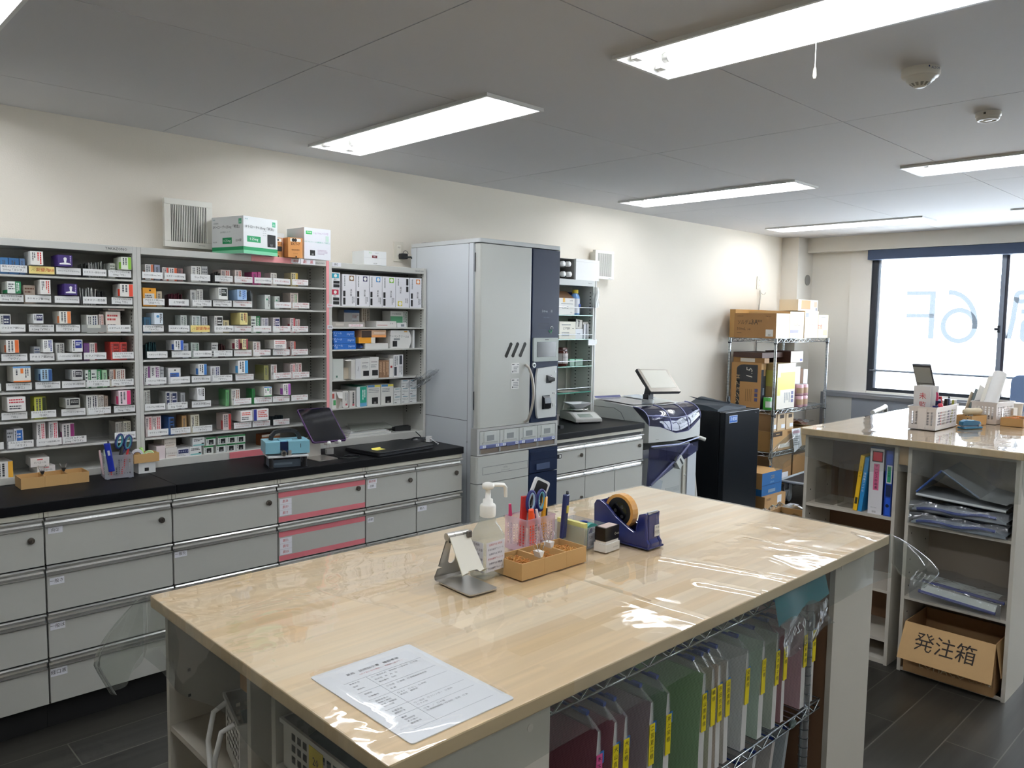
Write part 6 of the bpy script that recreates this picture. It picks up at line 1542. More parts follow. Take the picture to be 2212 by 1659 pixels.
m.text('yuyama', .010, INK, (.07, .034, .742), (1, -.15, 0)); m.text('R-2Ⅱ', .012, P('#8a9098', .5), (.585, .040, .79), (1, .2, 0))
m.build('upper_body', t)
m = MB()
m.add([(.0, .19, .957), (.63, .19, .945), (.63, .60, .978), (.0, .60, .978)], [(0,1,2,3)], MW)
m.build('top_deck', t)
m = MB(); m.add([(.05, .23, .9655), (.33, .22, .957), (.28, .52, .984), (.03, .56, .988)], [(0,1,2,3)], P('#6a6c7c', .25, coat=.3)).add([(.03, .56, .989), (.28, .52, .985), (.285, .535, .998), (.035, .575, 1.002)], [(0,1,2,3)], P('#5c5e86', .25)).add([(.36, .40, .976), (.55, .40, .972), (.55, .58, .985), (.36, .58, .985)], [(0,1,2,3)], P('#a9b6c4', .25)).build('lid', t)
m = MB(); m.prism(rrect(.26, .46, .145, .215, .02), .958, .962, P('#e4e6e2', .35)).prism(rrect(.275, .445, .152, .208, .016), .9622, .9632, P('#2a211c', .5)); m.build('feed_opening', t)
cvy = lambda u, v: .055+front(u, 1.4)*(1-.6*v)+.14*v**1.5-.016*sin(pi*v)
m = MB()
m.grid(32, 6, lambda u, v: (u*.63, cvy(u, v), ztop(u)+.002+(.955-ztop(u))*sin(v*pi/2)**.9), PURP)
m.build('front_cover', t)
m = MB()
for a in (.0, .21, .42, .63): m.tube([(a, cvy(a/.63, v/8), ztop(min(1, a/.63))+.004+(.955-ztop(min(1, a/.63)))*sin(v/8*pi/2)**.9) for v in range(9)], .004, P('#7c80a8', .3), 6)
m.tube([(u/20*.63, cvy(u/20, .35)-.002, ztop(u/20)+.004+(.955-ztop(u/20))*sin(.35*pi/2)**.9) for u in range(21)], .0035, P('#7c80a8', .3), 6)
m.build('cover_rib', t)
for i, x in enumerate((.155, .20)):
    MB().lathe([(.0001,-.03),(.014,-.026),(.018,-.012),(.018,.012),(.014,.026),(.0001,.03)], P('#f4f2ee', .3), (0,0,0), 16).build('white_roller', t, loc=(x, .115, .880), rot=(0, radians(80), 0))
MB().box(.03, .60, .10, .19, .74, .80, P('#8a8c98', .5)).box(.24, .40, .10, .13, .80, .86, P('#a4a6ae', .5)).build('inner_tray', t)
m = MB()
m.grid(24, 3, lambda u, v: (.01+u*.61, .06+front(.02+u*.96, 1.3), .71-(.03+.07*v+.05*(1-abs(2*u-1))*v)*1.0), PURP2)
m.add([(.01, .055, .69), (.45, .01, .60), (.36, .02, .565), (.06, .06, .42), (.015, .075, .40)], [(0,1,2,3,4)], PURP2)
m.build('lower_guard', t)
m = MB(); m.tube([(.42, .0, .68), (.33, .01, .61), (.2, .03, .53), (.05, .06, .42)], .009, P('#52567c', .25), 8).tube([(.02, .045, .695), (.3, .01, .690), (.61, .05, .705)], .006, P('#9aa0c8', .2), 8)
m.build('guard_rail', t)
m = MB(); m.T = Matrix.Translation((.30, .02, .55)) @ Matrix.Rotation(radians(48), 4, 'Y')
m.box(-.035, .035, -.02, .03, -.02, .055, P('#c4c8c4', .35)).box(-.025, .03, -.021, -.02, .02, .035, DKG).box(-.06, -.035, -.01, .03, -.015, .02, DKG); m.build('chute_motor', t)
m = MB(); m.add([(.03, .04, .44), (.10, .03, .46), (.16, .04, .44), (.13, .05, .30), (.02, .055, .30)], [(0,1,2,3,4)], CLEAR('#dfe4ea', .3, .1, .9, '#b9c0cc')).build('paper_chute', t)
m = MB()
m.tube([(.64, .14, .64), (.66, .13, .5), (.68, .11, .25), (.70, .10, .01)], [.017]*4, P('#c9c7bd', .5), 12)
for k in range(34):
    v = k/33; x = .64+.06*v; z = .64-.63*v; y = .14-.04*v
    m.tube([(x, y, z), (x+.0006, y, z-.006)], .0195, P('#d4d2c8', .5), 12)
m.build('hose', t)
MB().cyl((.62, .12, .715), (.70, .05, .68), .014, P('#d8d8d2', .35), 14).build('lever', t)
m = MB(); m.cyl((.315, .30, .955), (.315, .30, .985), .045, P('#c9ccca', .35), 20); m.box(.285, .345, .275, .325, .985, 1.02, P('#1b1d20', .4)).prism([(.27, 1.015), (.325, 1.015), (.30, 1.12), (.265, 1.11)], .295, .335, P('#1b1d20', .4), 'x'); m.build('monitor_arm', t)
mon = thing('monitor', None, None, (.325, .215, 1.125)); mon.parent = t; mon.rotation_euler = (radians(-44), radians(2), radians(-8))
m = MB().rbox(-.158, .158, 0, .018, -.108, .108, .008, P('#1a1c1e', .4), 'y'); m.box(-.1585, -.13, -.003, .02, -.02, .108, P('#141618', .5)); m.build('monitor_shell', mon)
m = MB().rbox(-.154, .154, -.004, 0, -.104, .104, .006, P('#a49d92', .3, metal=.3), 'y'); m.build('bezel', mon)
MB().box(-.130, .130, -.0052, -.004, -.070, .094, P('#cfcdc2', .12)).build('screen', mon)
m = MB().box(.0, .06, .1, .6, 0, .02, MWD).box(.55, .60, .1, .6, 0, .02, MWD); m.build('base_foot', t)

# ------------------------------------------------------------------ black fridge and its bag
t = thing('small_fridge', 'small black one-door fridge with a blue sign on its door', 'fridge', (5.306, 3.15, 0))
BF = P('#080b0f', .32, spec=.25)
MB().box(0, .515, .048, .58, .03, .868, BF).build('cabinet', t, bevel=.004)
MB().box(0, .515, 0, .045, .05, .868, P('#090d12', .28, spec=.3)).build('door', t, bevel=.006)
m = MB().box(.058, .175, -.0015, 0, .782, .838, P('#e8eef6', .4)).box(.061, .172, -.002, -.0015, .785, .835, P('#1c5cae', .4)).text('冷蔵庫', .033, P('#dce8f4', .4), (.1165, -.0024, .811)); m.build('door_sign', t)
MB().text('Haier', .012, P('#9aa0a6', .4), (.46, -.001, .84)).build('badge', t)
MB().box(.02, .495, .06, .56, 0, .03, P('#08090a', .6)).build('plinth', t)
t = thing('document_bag', 'dark blue flat bag lying crumpled on the black fridge', 'bag', (5.31, 3.2, .868))
CL = P('#17242f', .55)
m = MB(); top_ = lambda u, v: (-.0+u*.42, .02+v*.28, .008+.05*sin(u*pi*.9+.2)*(.5+.5*v)+.03*(1-u)*v+.012*sin(u*7+v*4))
m.grid(12, 8, top_, CL); m.grid(12, 1, lambda u, v: (-.0+u*.42, .02, .001+(top_(u, 0)[2]-.001)*v), CL); m.grid(8, 1, lambda u, v: (0, .02+u*.28, .001+(top_(0, u)[2]-.001)*v), CL); m.grid(8, 1, lambda u, v: (.42, .02+u*.28, .001+(top_(1, u)[2]-.001)*v), CL); m.grid(12, 1, lambda u, v: (u*.42, .30, .001+(top_(u, 1)[2]-.001)*v), CL)
m.build('bag_body', t)
m = MB(); m.add([(.0, .20, .08), (.22, .05, .045), (.22, .05, .055), (.0, .20, .092), (-.04, .26, .105)], [(0,1,2,3),(3,4,0)], CL).build('flap', t)
MB().tube([(.30, .1, .05), (.33, .12, .085), (.38, .16, .09), (.41, .18, .05), (.40, .14, .02)], .006, CL).build('strap', t)

# ------------------------------------------------------------------ wire rack in the corner with cartons
RX, RY, RL, RD = 6.31, 3.29, 1.00, .44
CHR = P('#c2c8cc', .18, metal=.95)
def wire_shelf(m, x0, x1, y0, y1, z, hh=.03, pitch=.045, deck=True, r=.0028):
    for zz in (z, z-hh):
        m.tube([(x0, y0, zz), (x1, y0, zz), (x1, y1, zz), (x0, y1, zz)], r, CHR, 6, True)
    def zig(a, b):
        a, b = Vector(a), Vector(b); n = max(2, int((b-a).length/pitch))
        m.tube([tuple(a+(b-a)*(i/n)+Vector((0, 0, (-hh if i % 2 else 0)))) for i in range(n+1)], r*.85, CHR, 5)
    zig((x0, y0, z), (x1, y0, z)); zig((x0, y0, z), (x0, y1, z)); zig((x1, y0, z), (x1, y1, z)); zig((x0, y1, z), (x1, y1, z))
    if deck:
        n = int((x1-x0)/.028)
        for i in range(1, n): m.cyl((x0+(x1-x0)*i/n, y0, z), (x0+(x1-x0)*i/n, y1, z), r*.7, CHR, 5, caps=False)
        m.cyl((x0, (y0+y1)/2, z-.004), (x1, (y0+y1)/2, z-.004), r, CHR, 5, caps=False)
t = thing('wire_rack', 'chrome wire storage rack stacked with cartons in the corner', 'rack', (RX, RY, 0))
for (a, b) in ((0, 0), (RL, 0), (0, RD), (RL, RD)):
    m = MB().cyl((a, b, .02), (a, b, 1.42), .0125, CHR, 12)
    for k in range(52): m.cyl((a, b, .06+k*.026), (a, b, .062+k*.026), .0131, P('#70787c', .3, metal=.9), 10, caps=False)
    m.cyl((a, b, 0), (a, b, .02), .016, P('#2a2a2a', .5), 10)
    m.build('post', t)
for z in (1.42, .80, .43, .12):
    m = MB(); wire_shelf(m, 0, RL, 0, RD, z-.004)
    for (a, b) in ((0, 0), (RL, 0), (0, RD), (RL, RD)): m.cyl((a, b, z-.04), (a, b, z), .017, P('#aab0b4', .25, metal=.9), 12).cyl((a, b, z-.05), (a, b, z-.04), .0155, P('#1b1c1e', .5), 12)
    m.build('wire_shelf', t)
KB, KL, KW = '#a37a4c', '#c8a878', '#d8cbb2'
def kbox(label, x0, x1, y0, y1, z0, h, front=KB, left=KB, prints=None, grp='cartons on the wire rack', top=None):
    m = MB(); F, L = P(front, .65), P(left, .65)
    W, D = x1-x0, y1-y0
    m.box(0, W, 0, D, 0, h, F, skip='lt'); m.quad((0, D, 0), (0, 0, 0), (0, 0, h), (0, D, h), L); m.quad((0, 0, h), (W, 0, h), (W, D, h), (0, D, h), P(top or left, .65))
    if prints: prints(m, W, D, h)
    return m.build('carton', loc=(x0, y0, z0), label=label, cat='box', group=grp)
LU, LV = (0, -1, 0), (0, 0, 1)     # lettering on the face towards -x reads along -y
DKT = P('#2c2218', .6)
def pA(m, W, D, h):
    T = lambda s, size, y, z, c_=DKT, sx=1: m.text(s, size, c_, (-.0008, y, z), LU, LV, 'LEFT', sx=sx)
    T('ソルデム', .046, D-.03, h*.62, DKT, .78); T('3A', .062, D-.165, h*.63, DKT, .9); T('輸液', .022, D-.225, h*.68); T('500mL', .034, D-.03, h*.36, DKT, .9); T('20袋', .016, D-.13, h*.34); T('▬▬▬▬▬', .009, D-.03, h*.2); T('TERUMO', .013, .10, h*.87)
    T('□▣□□▣', .013, D-.03, h*.88)
    m.quad((-.0008, .095, .015), (-.0008, .025, .015), (-.0008, .025, h*.35), (-.0008, .095, h*.35), P('#d4d2cc', .5)); m.text('|||||', .02, INK, (-.0014, .06, .03), LU, LV)
    m.box(.03, .07, -.0008, 0, h*.65, h*.98, P('#eef0f0', .4)); m.box(.01, .05, -.0008, 0, .01, h*.42, P('#dfe4ec', .5)).box(.16, .21, -.0008, 0, h*.3, h*.65, P('#e8c090', .5)).text('ソルデム3A', .02, FNT, (.09, -.001, h*.52)).box(.12, .19, -.0008, 0, .01, h*.3, P('#c9d8ea', .5))
kbox('brown infusion carton with bold black print on top of the wire rack', RX-.005, RX+.235, RY, RY+.40, 1.421, .215, '#e2d4bc', '#9a7142', pA, top='#b48a56')
def pB(m, W, D, h): (m.text('ソルデム1', .035, P('#6a5a50', .6), (W*.5, -.001, h*.5), sx=.8), m.box(.01, W*.75, -.0008, 0, h*.2, h*.32, P('#7a74a8', .5)), m.box(W*.62, W*.9, -.0012, 0, h*.02, h*.3, P('#cfdcf0', .5)), m.box(.1, .14, -.0008, 0, h*.72, h*.98, P('#eef0f0', .4)), m.text('500', .02, FNT, (W*.8, -.001, h*.76)), m.box(.02, .06, -.0008, 0, h*.8, h*.9, FNT) if False else None)
kbox('pale carton with a violet band on top of the wire rack', RX+.25, RX+.515, RY+.005, RY+.4, 1.421, .235, KW, KL, pB)
def pC(m, W, D, h): (m.text('ラクテック', .028, P('#6a5a50', .6), (W*.42, -.001, h*.48), sx=.8), m.box(.01, .07, -.0008, 0, h*.78, h*.94, P('#7d7e98', .5)), m.box(.0, .09, -.0008, 0, h*.07, h*.2, P('#e4ecf6', .5)), m.text('500mL', .016, FNT, (W*.6, -.001, h*.88)))
kbox('pale carton with a blue code square on top of the wire rack', RX+.52, RX+.785, RY+.0, RY+.38, 1.421, .245, KW, KL, pC)
def pD(m, W, D, h): (m.text('生食', .05, P('#c85a4a', .6), (W*.18, -.001, h*.46)), m.box(W*.38, W*.9, -.0008, 0, h*.42, h*.74, P('#dfe6f0', .5)), m.box(W*.55, W*.9, -.0008, 0, h*.12, h*.34, P('#b9a888', .5)), lines_h(m, W*.3, W*.85, h*.85, h*.92, FNT, 1))
kbox('tan carton with red characters at the end of the rack top', RX+.79, RX+.995, RY+.0, RY+.36, 1.421, .215, '#cdbda2', KL, pD)
kbox('brown carton lying across the back of the rack top', RX+.02, RX+.95, RY+.405, RY+.46, 1.421, .25, '#b08850', '#b08850')
def pO(m, W, D, h): (m.box(.06, W*.62, -.0008, 0, h*.2, h*.95, P('#e8702a', .5)), m.box(.06, W*.62, -.001, 0, h*.16, h*.2, P('#a84a18', .5)), lines_h(m, .12, W*.5, h*.7, h*.8, P('#f4d8b8', .5), 1), m.box(W*.80, W*.98, -.0008, 0, h*.35, h*.85, P('#e88a70', .5)), m.box(W*.9, W*.97, -.001, 0, h*.05, h*.3, P('#2a3050', .5)), m.box(W*.76, W, -.0006, 0, 0, h, P('#e8eaf0', .5)))
kbox('small white carton with an orange panel on top of the pale cartons', RX+.42, RX+.80, RY+.02, RY+.2, 1.6665, .10, '#e6dcc8', '#d8ccb4', pO)
# second shelf
def pE(m, W, D, h):
    def q(y0, y1, z0, z1, mat, o=.0008): m.quad((-o, y1, z0), (-o, y0, z0), (-o, y0, z1), (-o, y1, z1), mat)
    BKP = P('#26282c', .55)
    m.add([(-.0008, y, z) for y, z in [(D*.82, h*.55), (D*.82, h*.86)] + [(D*.82-.07*(1-cos(a*pi/8)), h*.86+.04*sin(a*pi/8)) for a in range(1, 5)] + [(D*.12, h*.96), (D*.12, h*.58), (D*.70, h*.58)]], [tuple(range(9))], BKP)
    q(D*.70, D*.82, h*.02, h*.6, BKP); m.text('1.5', .085, P('#c8c4b8', .5), (-.0016, D*.38, h*.78), (0, 0, 1), (0, 1, 0), slant=.2)
    m.text('エンシュア H', .052, P('#c9ab80', .5), (-.0016, D*.76, h*.34), (0, 0, 1), (0, 1, 0), sx=1.0)
    for i in range(3): q(D*.1, D*.2, h*(.16+.1*i), h*(.235+.1*i), P('#4a4a70', .6))
    for i in range(4): q(D*(.30+.06*i), D*(.32+.06*i), h*.15, h*.42, P('#7c5c34', .6))
    m.box(0, W, -.0008, 0, 0, h*.86, P('#30343e', .55)); m.box(W*.5, W*.9, -.0014, 0, h*.72, h*.86, P('#a88860', .5)); m.box(W*.4, W*.7, -.0014, 0, h*.3, h*.46, P('#8a9aa8', .5))
kbox('large brown nutrition drink carton with a dark panel reading 1.5', RX+.006, RX+.088, RY+.125, RY+.415, .801, .40, '#c09a66', '#a67c4a', pE)
kbox('flat brown carton lying on the nutrition drink carton', RX+.006, RX+.09, RY+.10, RY+.40, 1.2015, .045, '#8f6a3c', '#86602f', lambda m, W, D, h: m.quad((-.0008, .23, .008), (-.0008, .09, .008), (-.0008, .09, h*.9), (-.0008, .23, h*.9), P('#b9b2a6', .5)))
def pY(m, W, D, h): (m.box(W*.18, W*.98, -.0008, 0, h*.42, h*.80, P('#d6cf6a', .5)), m.box(W*.02, W*.18, -.0008, 0, h*.3, h*.7, P('#d6cf6a', .5)), m.box(W*.25, W*.92, -.0008, 0, h*.86, h*.98, P('#cdd8ec', .5)), [m.box(W*.8, W*.92, -.0012, 0, h*(.12+.09*i), h*(.19+.09*i), P('#6a6c90', .5)) for i in range(3)], lines_v(m, W*.4, W*.75, h*.1, h*.35, FNT, 4), m.quad((-.0008, D, h*.5), (-.0008, 0, h*.5), (-.0008, 0, h*.85), (-.0008, D, h*.85), P('#9a9440', .5)))
kbox('tall white carton with a yellow panel on the second rack shelf', RX+.095, RX+.425, RY+.02, RY+.38, .801, .40, '#d9d3c6', '#8a7448', pY)
kbox('small white carton lying across the tall rack cartons', RX+.385, RX+.62, RY+.05, RY+.3, 1.2015, .10, '#dcd6cc', '#4a2c22', lambda m, W, D, h: (m.box(W*.05, W*.6, -.0008, 0, h*.5, h*.95, P('#cdd8ec', .5)), m.box(W*.75, W*.95, -.0008, 0, h*.1, h*.3, P('#5a5a90', .5))), top='#4a2c22')
kbox('dark brown flat carton at the back of the second rack shelf stack', RX+.0, RX+.38, RY+.12, RY+.40, 1.2475, .045, '#4a2e22', '#3f271e')
for i, (a, b, cc, h) in enumerate(((.43, .50, '#6b4a30', .40), (.505, .60, '#d4d0ce', .36), (.605, .66, '#6b4a30', .34), (.665, .75, '#cfccca', .33))):
    kbox(['tall brown carton beside the yellow paneled one','tall white carton between two brown ones','narrow brown carton between two white ones','last tall white carton of the second rack shelf'][i], RX+a, RX+b, RY+.06, RY+.36, .801, h, cc, cc, None if i % 2 == 0 else (lambda m, W, D, h: lines_v(m, W*.3, W*.7, h*.1, h*.5, P('#5a5a70', .6), 1)))
def can(label, x, y, z, r, h, body, band, grp=None):
    t = thing('can', label, 'can', (x, y, z), 0, grp)
    MB().lathe([(r*.9,0),(r,.004),(r,h-.008),(r*.86,h)], P(body, .3), n=20).grid(10, 1, lambda u, v: (r*1.01*cos(-pi+u*pi*.6), r*1.01*sin(-pi+u*pi*.6), h*.2+v*h*.5), P(band, .4)).build('can_body', t)
    MB().lathe([(r*.86,h),(r*.8,h+.003),(.0001,h)], P('#b9bcbc', .25, metal=.9), n=20).build('can_lid', t)
can('green drink can on the near corner of the rack shelf', RX-.0+.035, RY+.07, .801, .04, .108, '#3f9a3a', '#d8dcd4')
for i, (x, z) in enumerate(((.50, .801), (.59, .801), (.50, .9045), (.59, .9045))):
    can('pink rimmed can, %s of the small stack on the second rack shelf' % ['lower near','lower far','upper near','upper far'][i], RX+x, RY+.02+.0, z, .042, .100, '#c9a0a8', '#a88c70', 'pink rimmed cans')
# third shelf
for i, (a, b, h) in enumerate(((.018, .11, .17), (.125, .27, .155), (.285, .42, .15))):
    kbox('brown carton with a dark code square, %s on the pile below the second shelf' % ['first','middle','last'][i], RX+a, RX+b, RY+.018, RY+.25, .6125, h-.01, '#bfa888', '#7a5c38', lambda m, W, D, h: (m.box(W*.3, W*.8, -.0008, 0, h*.72, h*.95, P('#3a3028', .5)), m.box(W*.5, W*.95, -.0008, 0, h*.12, h*.35, P('#dde2ea', .5))), grp='code square cartons on the rack')
def pG(m, W, D, h): (m.box(W*.1, W*.5, -.0008, 0, h*.72, h*.95, P('#3a2c20', .5)), m.text('▰▰▰', .022, P('#c9a878', .5), (W*.3, -.0014, h*.84)), m.box(W*.36, W*.85, -.0008, 0, h*.12, h*.32, P('#d4d0c8', .5)), m.text('▮▮ ▮▮', .016, P('#6a4a28', .5), (W*.8, -.001, h*.86)))
kbox('wide brown carton with white slip on the third rack shelf', RX+.018, RX+.43, RY+.018, RY+.4, .431, .18, '#a88456', '#8a6a3c', pG)
m = MB(); m.add([(0, 0, .185), (.17, .0, .185), (.20, -.005, .02), (.06, -.006, -.03)], [(0,1,2,3)], P('#cfd0d4', .6)); m.add([(.02, -.001, .165), (.15, -.001, .165), (.155, -.0015, .14), (.027, -.0015, .14)], [(0,1,2,3)], P('#b08a98', .6)); lines_h(m, .04, .15, .03, .12, FNT, 5, -.0075)
m.build('hanging_paper', loc=(RX+.335, RY-.012, .428), label='printed paper sheet hanging over the wide carton edge', cat='paper')
kbox('second wide carton on the third rack shelf', RX+.44, RX+.82, RY+.02, RY+.4, .431, .17, '#a58252', '#8a6a3c')
m = MB(); m.grid(8, 6, lambda u, v: (u*.34, v*.24, .004+.05*(1-u)+.012*sin(u*8+v*5)), P('#7a5648', .6)).grid(8, 6, lambda u, v: (.02+u*.36, -.02+v*.22, .03+.04*(1-u)+.014*sin(u*9+v*6)), CLEAR('#e8ecf0', .25, .08, 1.4, '#b0b6c0', .6, 20))
m.build('plastic_envelope', loc=(RX+.45, RY+.03, .612), label='flat papers in a shiny plastic envelope on the rack', cat='envelope')
for i, (a, b, h) in enumerate(((.06, .42, .26), (.45, .82, .24))):
    kbox('brown carton on the lowest rack shelf, %s' % ['near side','far side'][i], RX+a, RX+b, RY+.02, RY+.42, .1215, h, '#8d6a40', '#5f4526', (lambda m, W, D, h: m.box(W*.5, W*.85, -.0008, 0, h*.15, h*.4, P('#d8d8da', .5))) if i == 0 else None)
# floor cartons by the fridge, dolly, waste carton
def pBl(m, W, D, h): (m.text('□▥', .035, P('#a89a70', .5), (W*.52, -.001, h*.76)), m.text('LISBON', .02, P('#7aa0c4', .5), (W*.5, -.001, h*.55)), m.box(.0, W, -.0006, 0, h*.44, h*.46, P('#143e66', .5)), m.box(W*.32, W*.68, -.0008, 0, h*.1, h*.24, P('#7a90a4', .5)), m.quad((-.0006, D, 0), (-.0006, 0, 0), (-.0006, 0, h*.3), (-.0006, D, h*.3), P('#1f5688', .5)))
kbox('blue and brown carton on the floor beside the fridge', 5.93, 6.265, 3.16, 3.5, .1255, .19, '#1f5c92', '#ab8350', pBl, None)
kbox('brown carton under the blue one beside the fridge', 5.93, 6.285, 3.13, 3.55, .0, .125, '#a88254', '#8d6a3e', lambda m, W, D, h: (m.box(W*.6, W*.8, -.0008, 0, h*.4, h*.9, P('#d4d6da', .5)), m.text('▮▮▮▮', .02, DKT, (W*.2, -.001, h*.8))), None)
m = MB()
for i in range(3): m.grid(4, 3, lambda u, v, i=i: (i*.05+u*.2, v*.08, .001+i*.006+.004*sin(u*5+i)), P('#c9ccd2', .6))
m.build('loose_papers', loc=(6.06, 3.04, .002), label='loose white papers on the floor before the brown carton', cat='papers')
t = thing('dolly', 'black platform dolly with pale rim and castors in front of the rack', 'dolly', (6.42, 2.93, 0), radians(4))
m = MB().rbox(0, .60, 0, .32, .17, .185, .03, P('#14161a', .5), 'z'); m.build('deck', t)
m = MB(); m.tube([(.02, 0, .186), (.58, 0, .186), (.60, .02, .186), (.60, .30, .186), (.58, .32, .186), (.02, .32, .186), (0, .30, .186), (0, .02, .186)], .012, P('#9aa0a4', .4), 8, True); m.build('rim', t)
for (a, b) in ((.08, .05), (.52, .05), (.08, .27), (.52, .27)):
    c_ = MB().cyl((a, b-.015, .055), (a, b+.015, .055), .055, P('#8f9698', .5), 18).box(a-.03, a+.03, b-.022, b-.017, .05, .17, P('#b9bec0', .4)).box(a-.03, a+.03, b+.017, b+.022, .05, .17, P('#b9bec0', .4)); c_.build('caster', t)
t = thing('waste_carton', 'brown carton lined with a clear bag, behind the central table', 'waste box', (4.40, 2.02, 0), radians(5))
m = MB(); K_ = P('#a98453', .7)
m.box(0, .42, 0, .006, 0, .36, K_).box(0, .42, .354, .36, 0, .36, K_).box(0, .006, .006, .354, 0, .36, K_).box(.414, .42, .006, .354, 0, .36, K_).box(.006, .414, .006, .354, 0, .006, K_).box(.2, .22, -.001, 0, .0, .36, P('#8a6a40', .7)); m.build('box_shell', t)
FB = CLEAR('#eceeec', .22, .08, 1.2, '#c4c2b8', .6, 25)
m = MB(); n = 48
def rim_(k, dz, o):
    p = (k % n)/n*4; s_ = int(p); f_ = p-s_
    x, y = ((f_, 0), (1, f_), (1-f_, 1), (0, 1-f_))[s_]
    return (-.012-o+(.444+2*o)*x, -.012-o+(.384+2*o)*y, .362+dz+.010*sin(k*1.9))
vs = [rim_(k, 0.012, -.012) for k in range(n)] + [rim_(k, .018, .0) for k in range(n)] + [rim_(k, -.09, .006+.004*(k % 3)) for k in range(n)] + [rim_(k, -.14, -.03) for k in range(n)]
m.add(vs, [(r*n+k, r*n+(k+1) % n, (r+1)*n+(k+1) % n, (r+1)*n+k) for r in range(2) for k in range(n)] + [(k, (k+1) % n, 3*n+(k+1) % n, 3*n+k) for k in range(n)], FB, True); m.build('bag_liner', t)
# ------------------------------------------------------------------ central work table
WOOD = PLANKS('pine_boards', ['#d8b988','#e3c9a1','#e8d3b0','#ddc094','#e5cda8'], .62, .042, .16, .42, 0.0, 1.0)
WOODE = P('#c9a878', .5, noise=.12, scale=60)
LAM = P('#c4bfb3', .5); LAMI = P('#bfb8ab', .55); MDF = P('#7a5c42', .7, noise=.05, scale=200)
TBX0, TBX1, TBY0, TBY1, TBZ = .618, 2.432, .877, 1.796, .922
def colour_box(label, x0, x1, y0, y1, z1, shelves, face, group, holes=True, back=MDF):
    """open shelf box; face -1 opens towards -x, +1 towards +x"""
    t = thing('shelf_box', label, 'shelf box', (x0, y0, 0), 0, group)
    W, D = x1-x0, y1-y0; p = .015
    for k, (a, b) in enumerate(((0, p), (D-p, D))):
        m = MB().box(0, W, a, b, 0, z1, LAM)
        yi = b+.0005 if a == 0 else a-.0005
        if holes:
            for xx in (.045, W-.06):
                for j in range(10): m.box(xx-.003, xx+.003, yi-.0005, yi+.0005, .2+j*.06, .206+j*.06, DARK)
        m.cyl((W*.85 if face < 0 else W*.15, a if a == 0 else b, z1-.03), (W*.85 if face < 0 else W*.15, (a-.0012) if a == 0 else b+.0012, z1-.03), .007, P('#d2cdc2', .5), 12)
        m.build('side_panel', t)
    bx = (W-.012, W-.004) if face < 0 else (.004, .012)
    MB().box(bx[0], bx[1], p, D-p, .02, z1-.015, back).build('back_panel', t)
    fx = (0, W-.012) if face < 0 else (.012, W)
    MB().box(fx[0], fx[1], p, D-p, z1-.015, z1, LAM).build('top_panel', t)
    for z in shelves: MB().box(fx[0]+.002, fx[1]-.002, p, D-p, z-.013, z, LAMI).build('shelf', t)
    MB().box(fx[0]+.01, fx[1]-.01, p, D-p, .0, .018, LAM).build('bottom_panel', t)
    return t
zt = TBZ-.028
colour_box('pale shelf box under the table holding the square-holed basket', .64, .966, 1.350, 1.768, zt, [.626, .32], -1, 'shelf boxes under the central table')
colour_box('pale shelf box under the table holding the round-holed basket', .64, .966, .892, 1.268, zt, [.752, .40], -1, 'shelf boxes under the central table')
colour_box('pale shelf box forming the window end leg of the table, toward the viewer', 2.155, 2.424, .915, 1.335, zt, [.6, .3], 1, 'shelf boxes under the central table')
colour_box('pale shelf box forming the window end leg of the table, behind the other', 2.155, 2.424, 1.350, 1.77, zt, [.6, .3], 1, 'shelf boxes under the central table')
MB().box(.645, .72, 1.367, 1.404, .838, zt-.0152, P('#a97e50', .6, noise=.1, scale=80)).build('wood_block', label='short brown wood block under the table edge beside the hanging basket', cat='wood block')
m = MB(); m.box(TBX0, TBX1, TBY0, TBY1, zt+.0003, TBZ, WOOD)
m.build('table_top', label='pine board table top of the central work table', cat='table top', bevel=.003)
# vinyl sheet over the table
SHX0, SHX1, SHY0, SHY1 = .674, .886, .898, 1.192     # folder lying under the sheet
def fold_h(x, y):
    s = lambda v, a, b, w: max(0, min(1, (v-a)/w+.5))*max(0, min(1, (b-v)/w+.5))
    hh = .0022+.0028*s(x, SHX0, SHX1, .02)*s(y, SHY0, SHY1, .02)
    hh += .0005*sin(x*9+2*sin(y*7))*sin(y*11+1.3*sin(x*5))
    for (xa, ya, xb, yb, am) in ((1.40, 1.30, 1.42, .88, .003), (1.72, 1.20, 1.80, .88, .003), (2.05, 1.15, 2.10, .88, .0025), (1.15, 1.72, 1.55, 1.60, .0018), (.9, 1.6, 1.0, 1.2, .0012), (.66, .93, .80, .885, .004), (1.62, 1.02, 1.66, .88, .0025)):
        dx, dy = xb-xa, yb-ya; L2 = dx*dx+dy*dy; tt = max(0, min(1, ((x-xa)*dx+(y-ya)*dy)/L2))
        d2 = (x-xa-tt*dx)**2+(y-ya-tt*dy)**2
        hh += am*math.exp(-d2/(2*.010**2))
    return hh
VINYL = CLEAR('#ffffff', .012, .035, 1.25, '#e8e4dc', .22, 7.0, .010)
VSIDE = CLEAR('#f2f4f2', .10, .04, 1.2, '#aeb4b0', .25, 6.0, .010)
v = thing('vinyl_sheet', 'clear vinyl sheet covering the central table and hanging over its edges', 'table cover', (0, 0, 0))
m = MB()
m.grid(150, 76, lambda a, b: (TBX0-.003+a*(TBX1-TBX0+.006), TBY0-.003+b*(TBY1-TBY0+.006), TBZ+fold_h(TBX0+a*(TBX1-TBX0), TBY0+b*(TBY1-TBY0))), VINYL)
m.build('top_sheet', v)
m = MB()
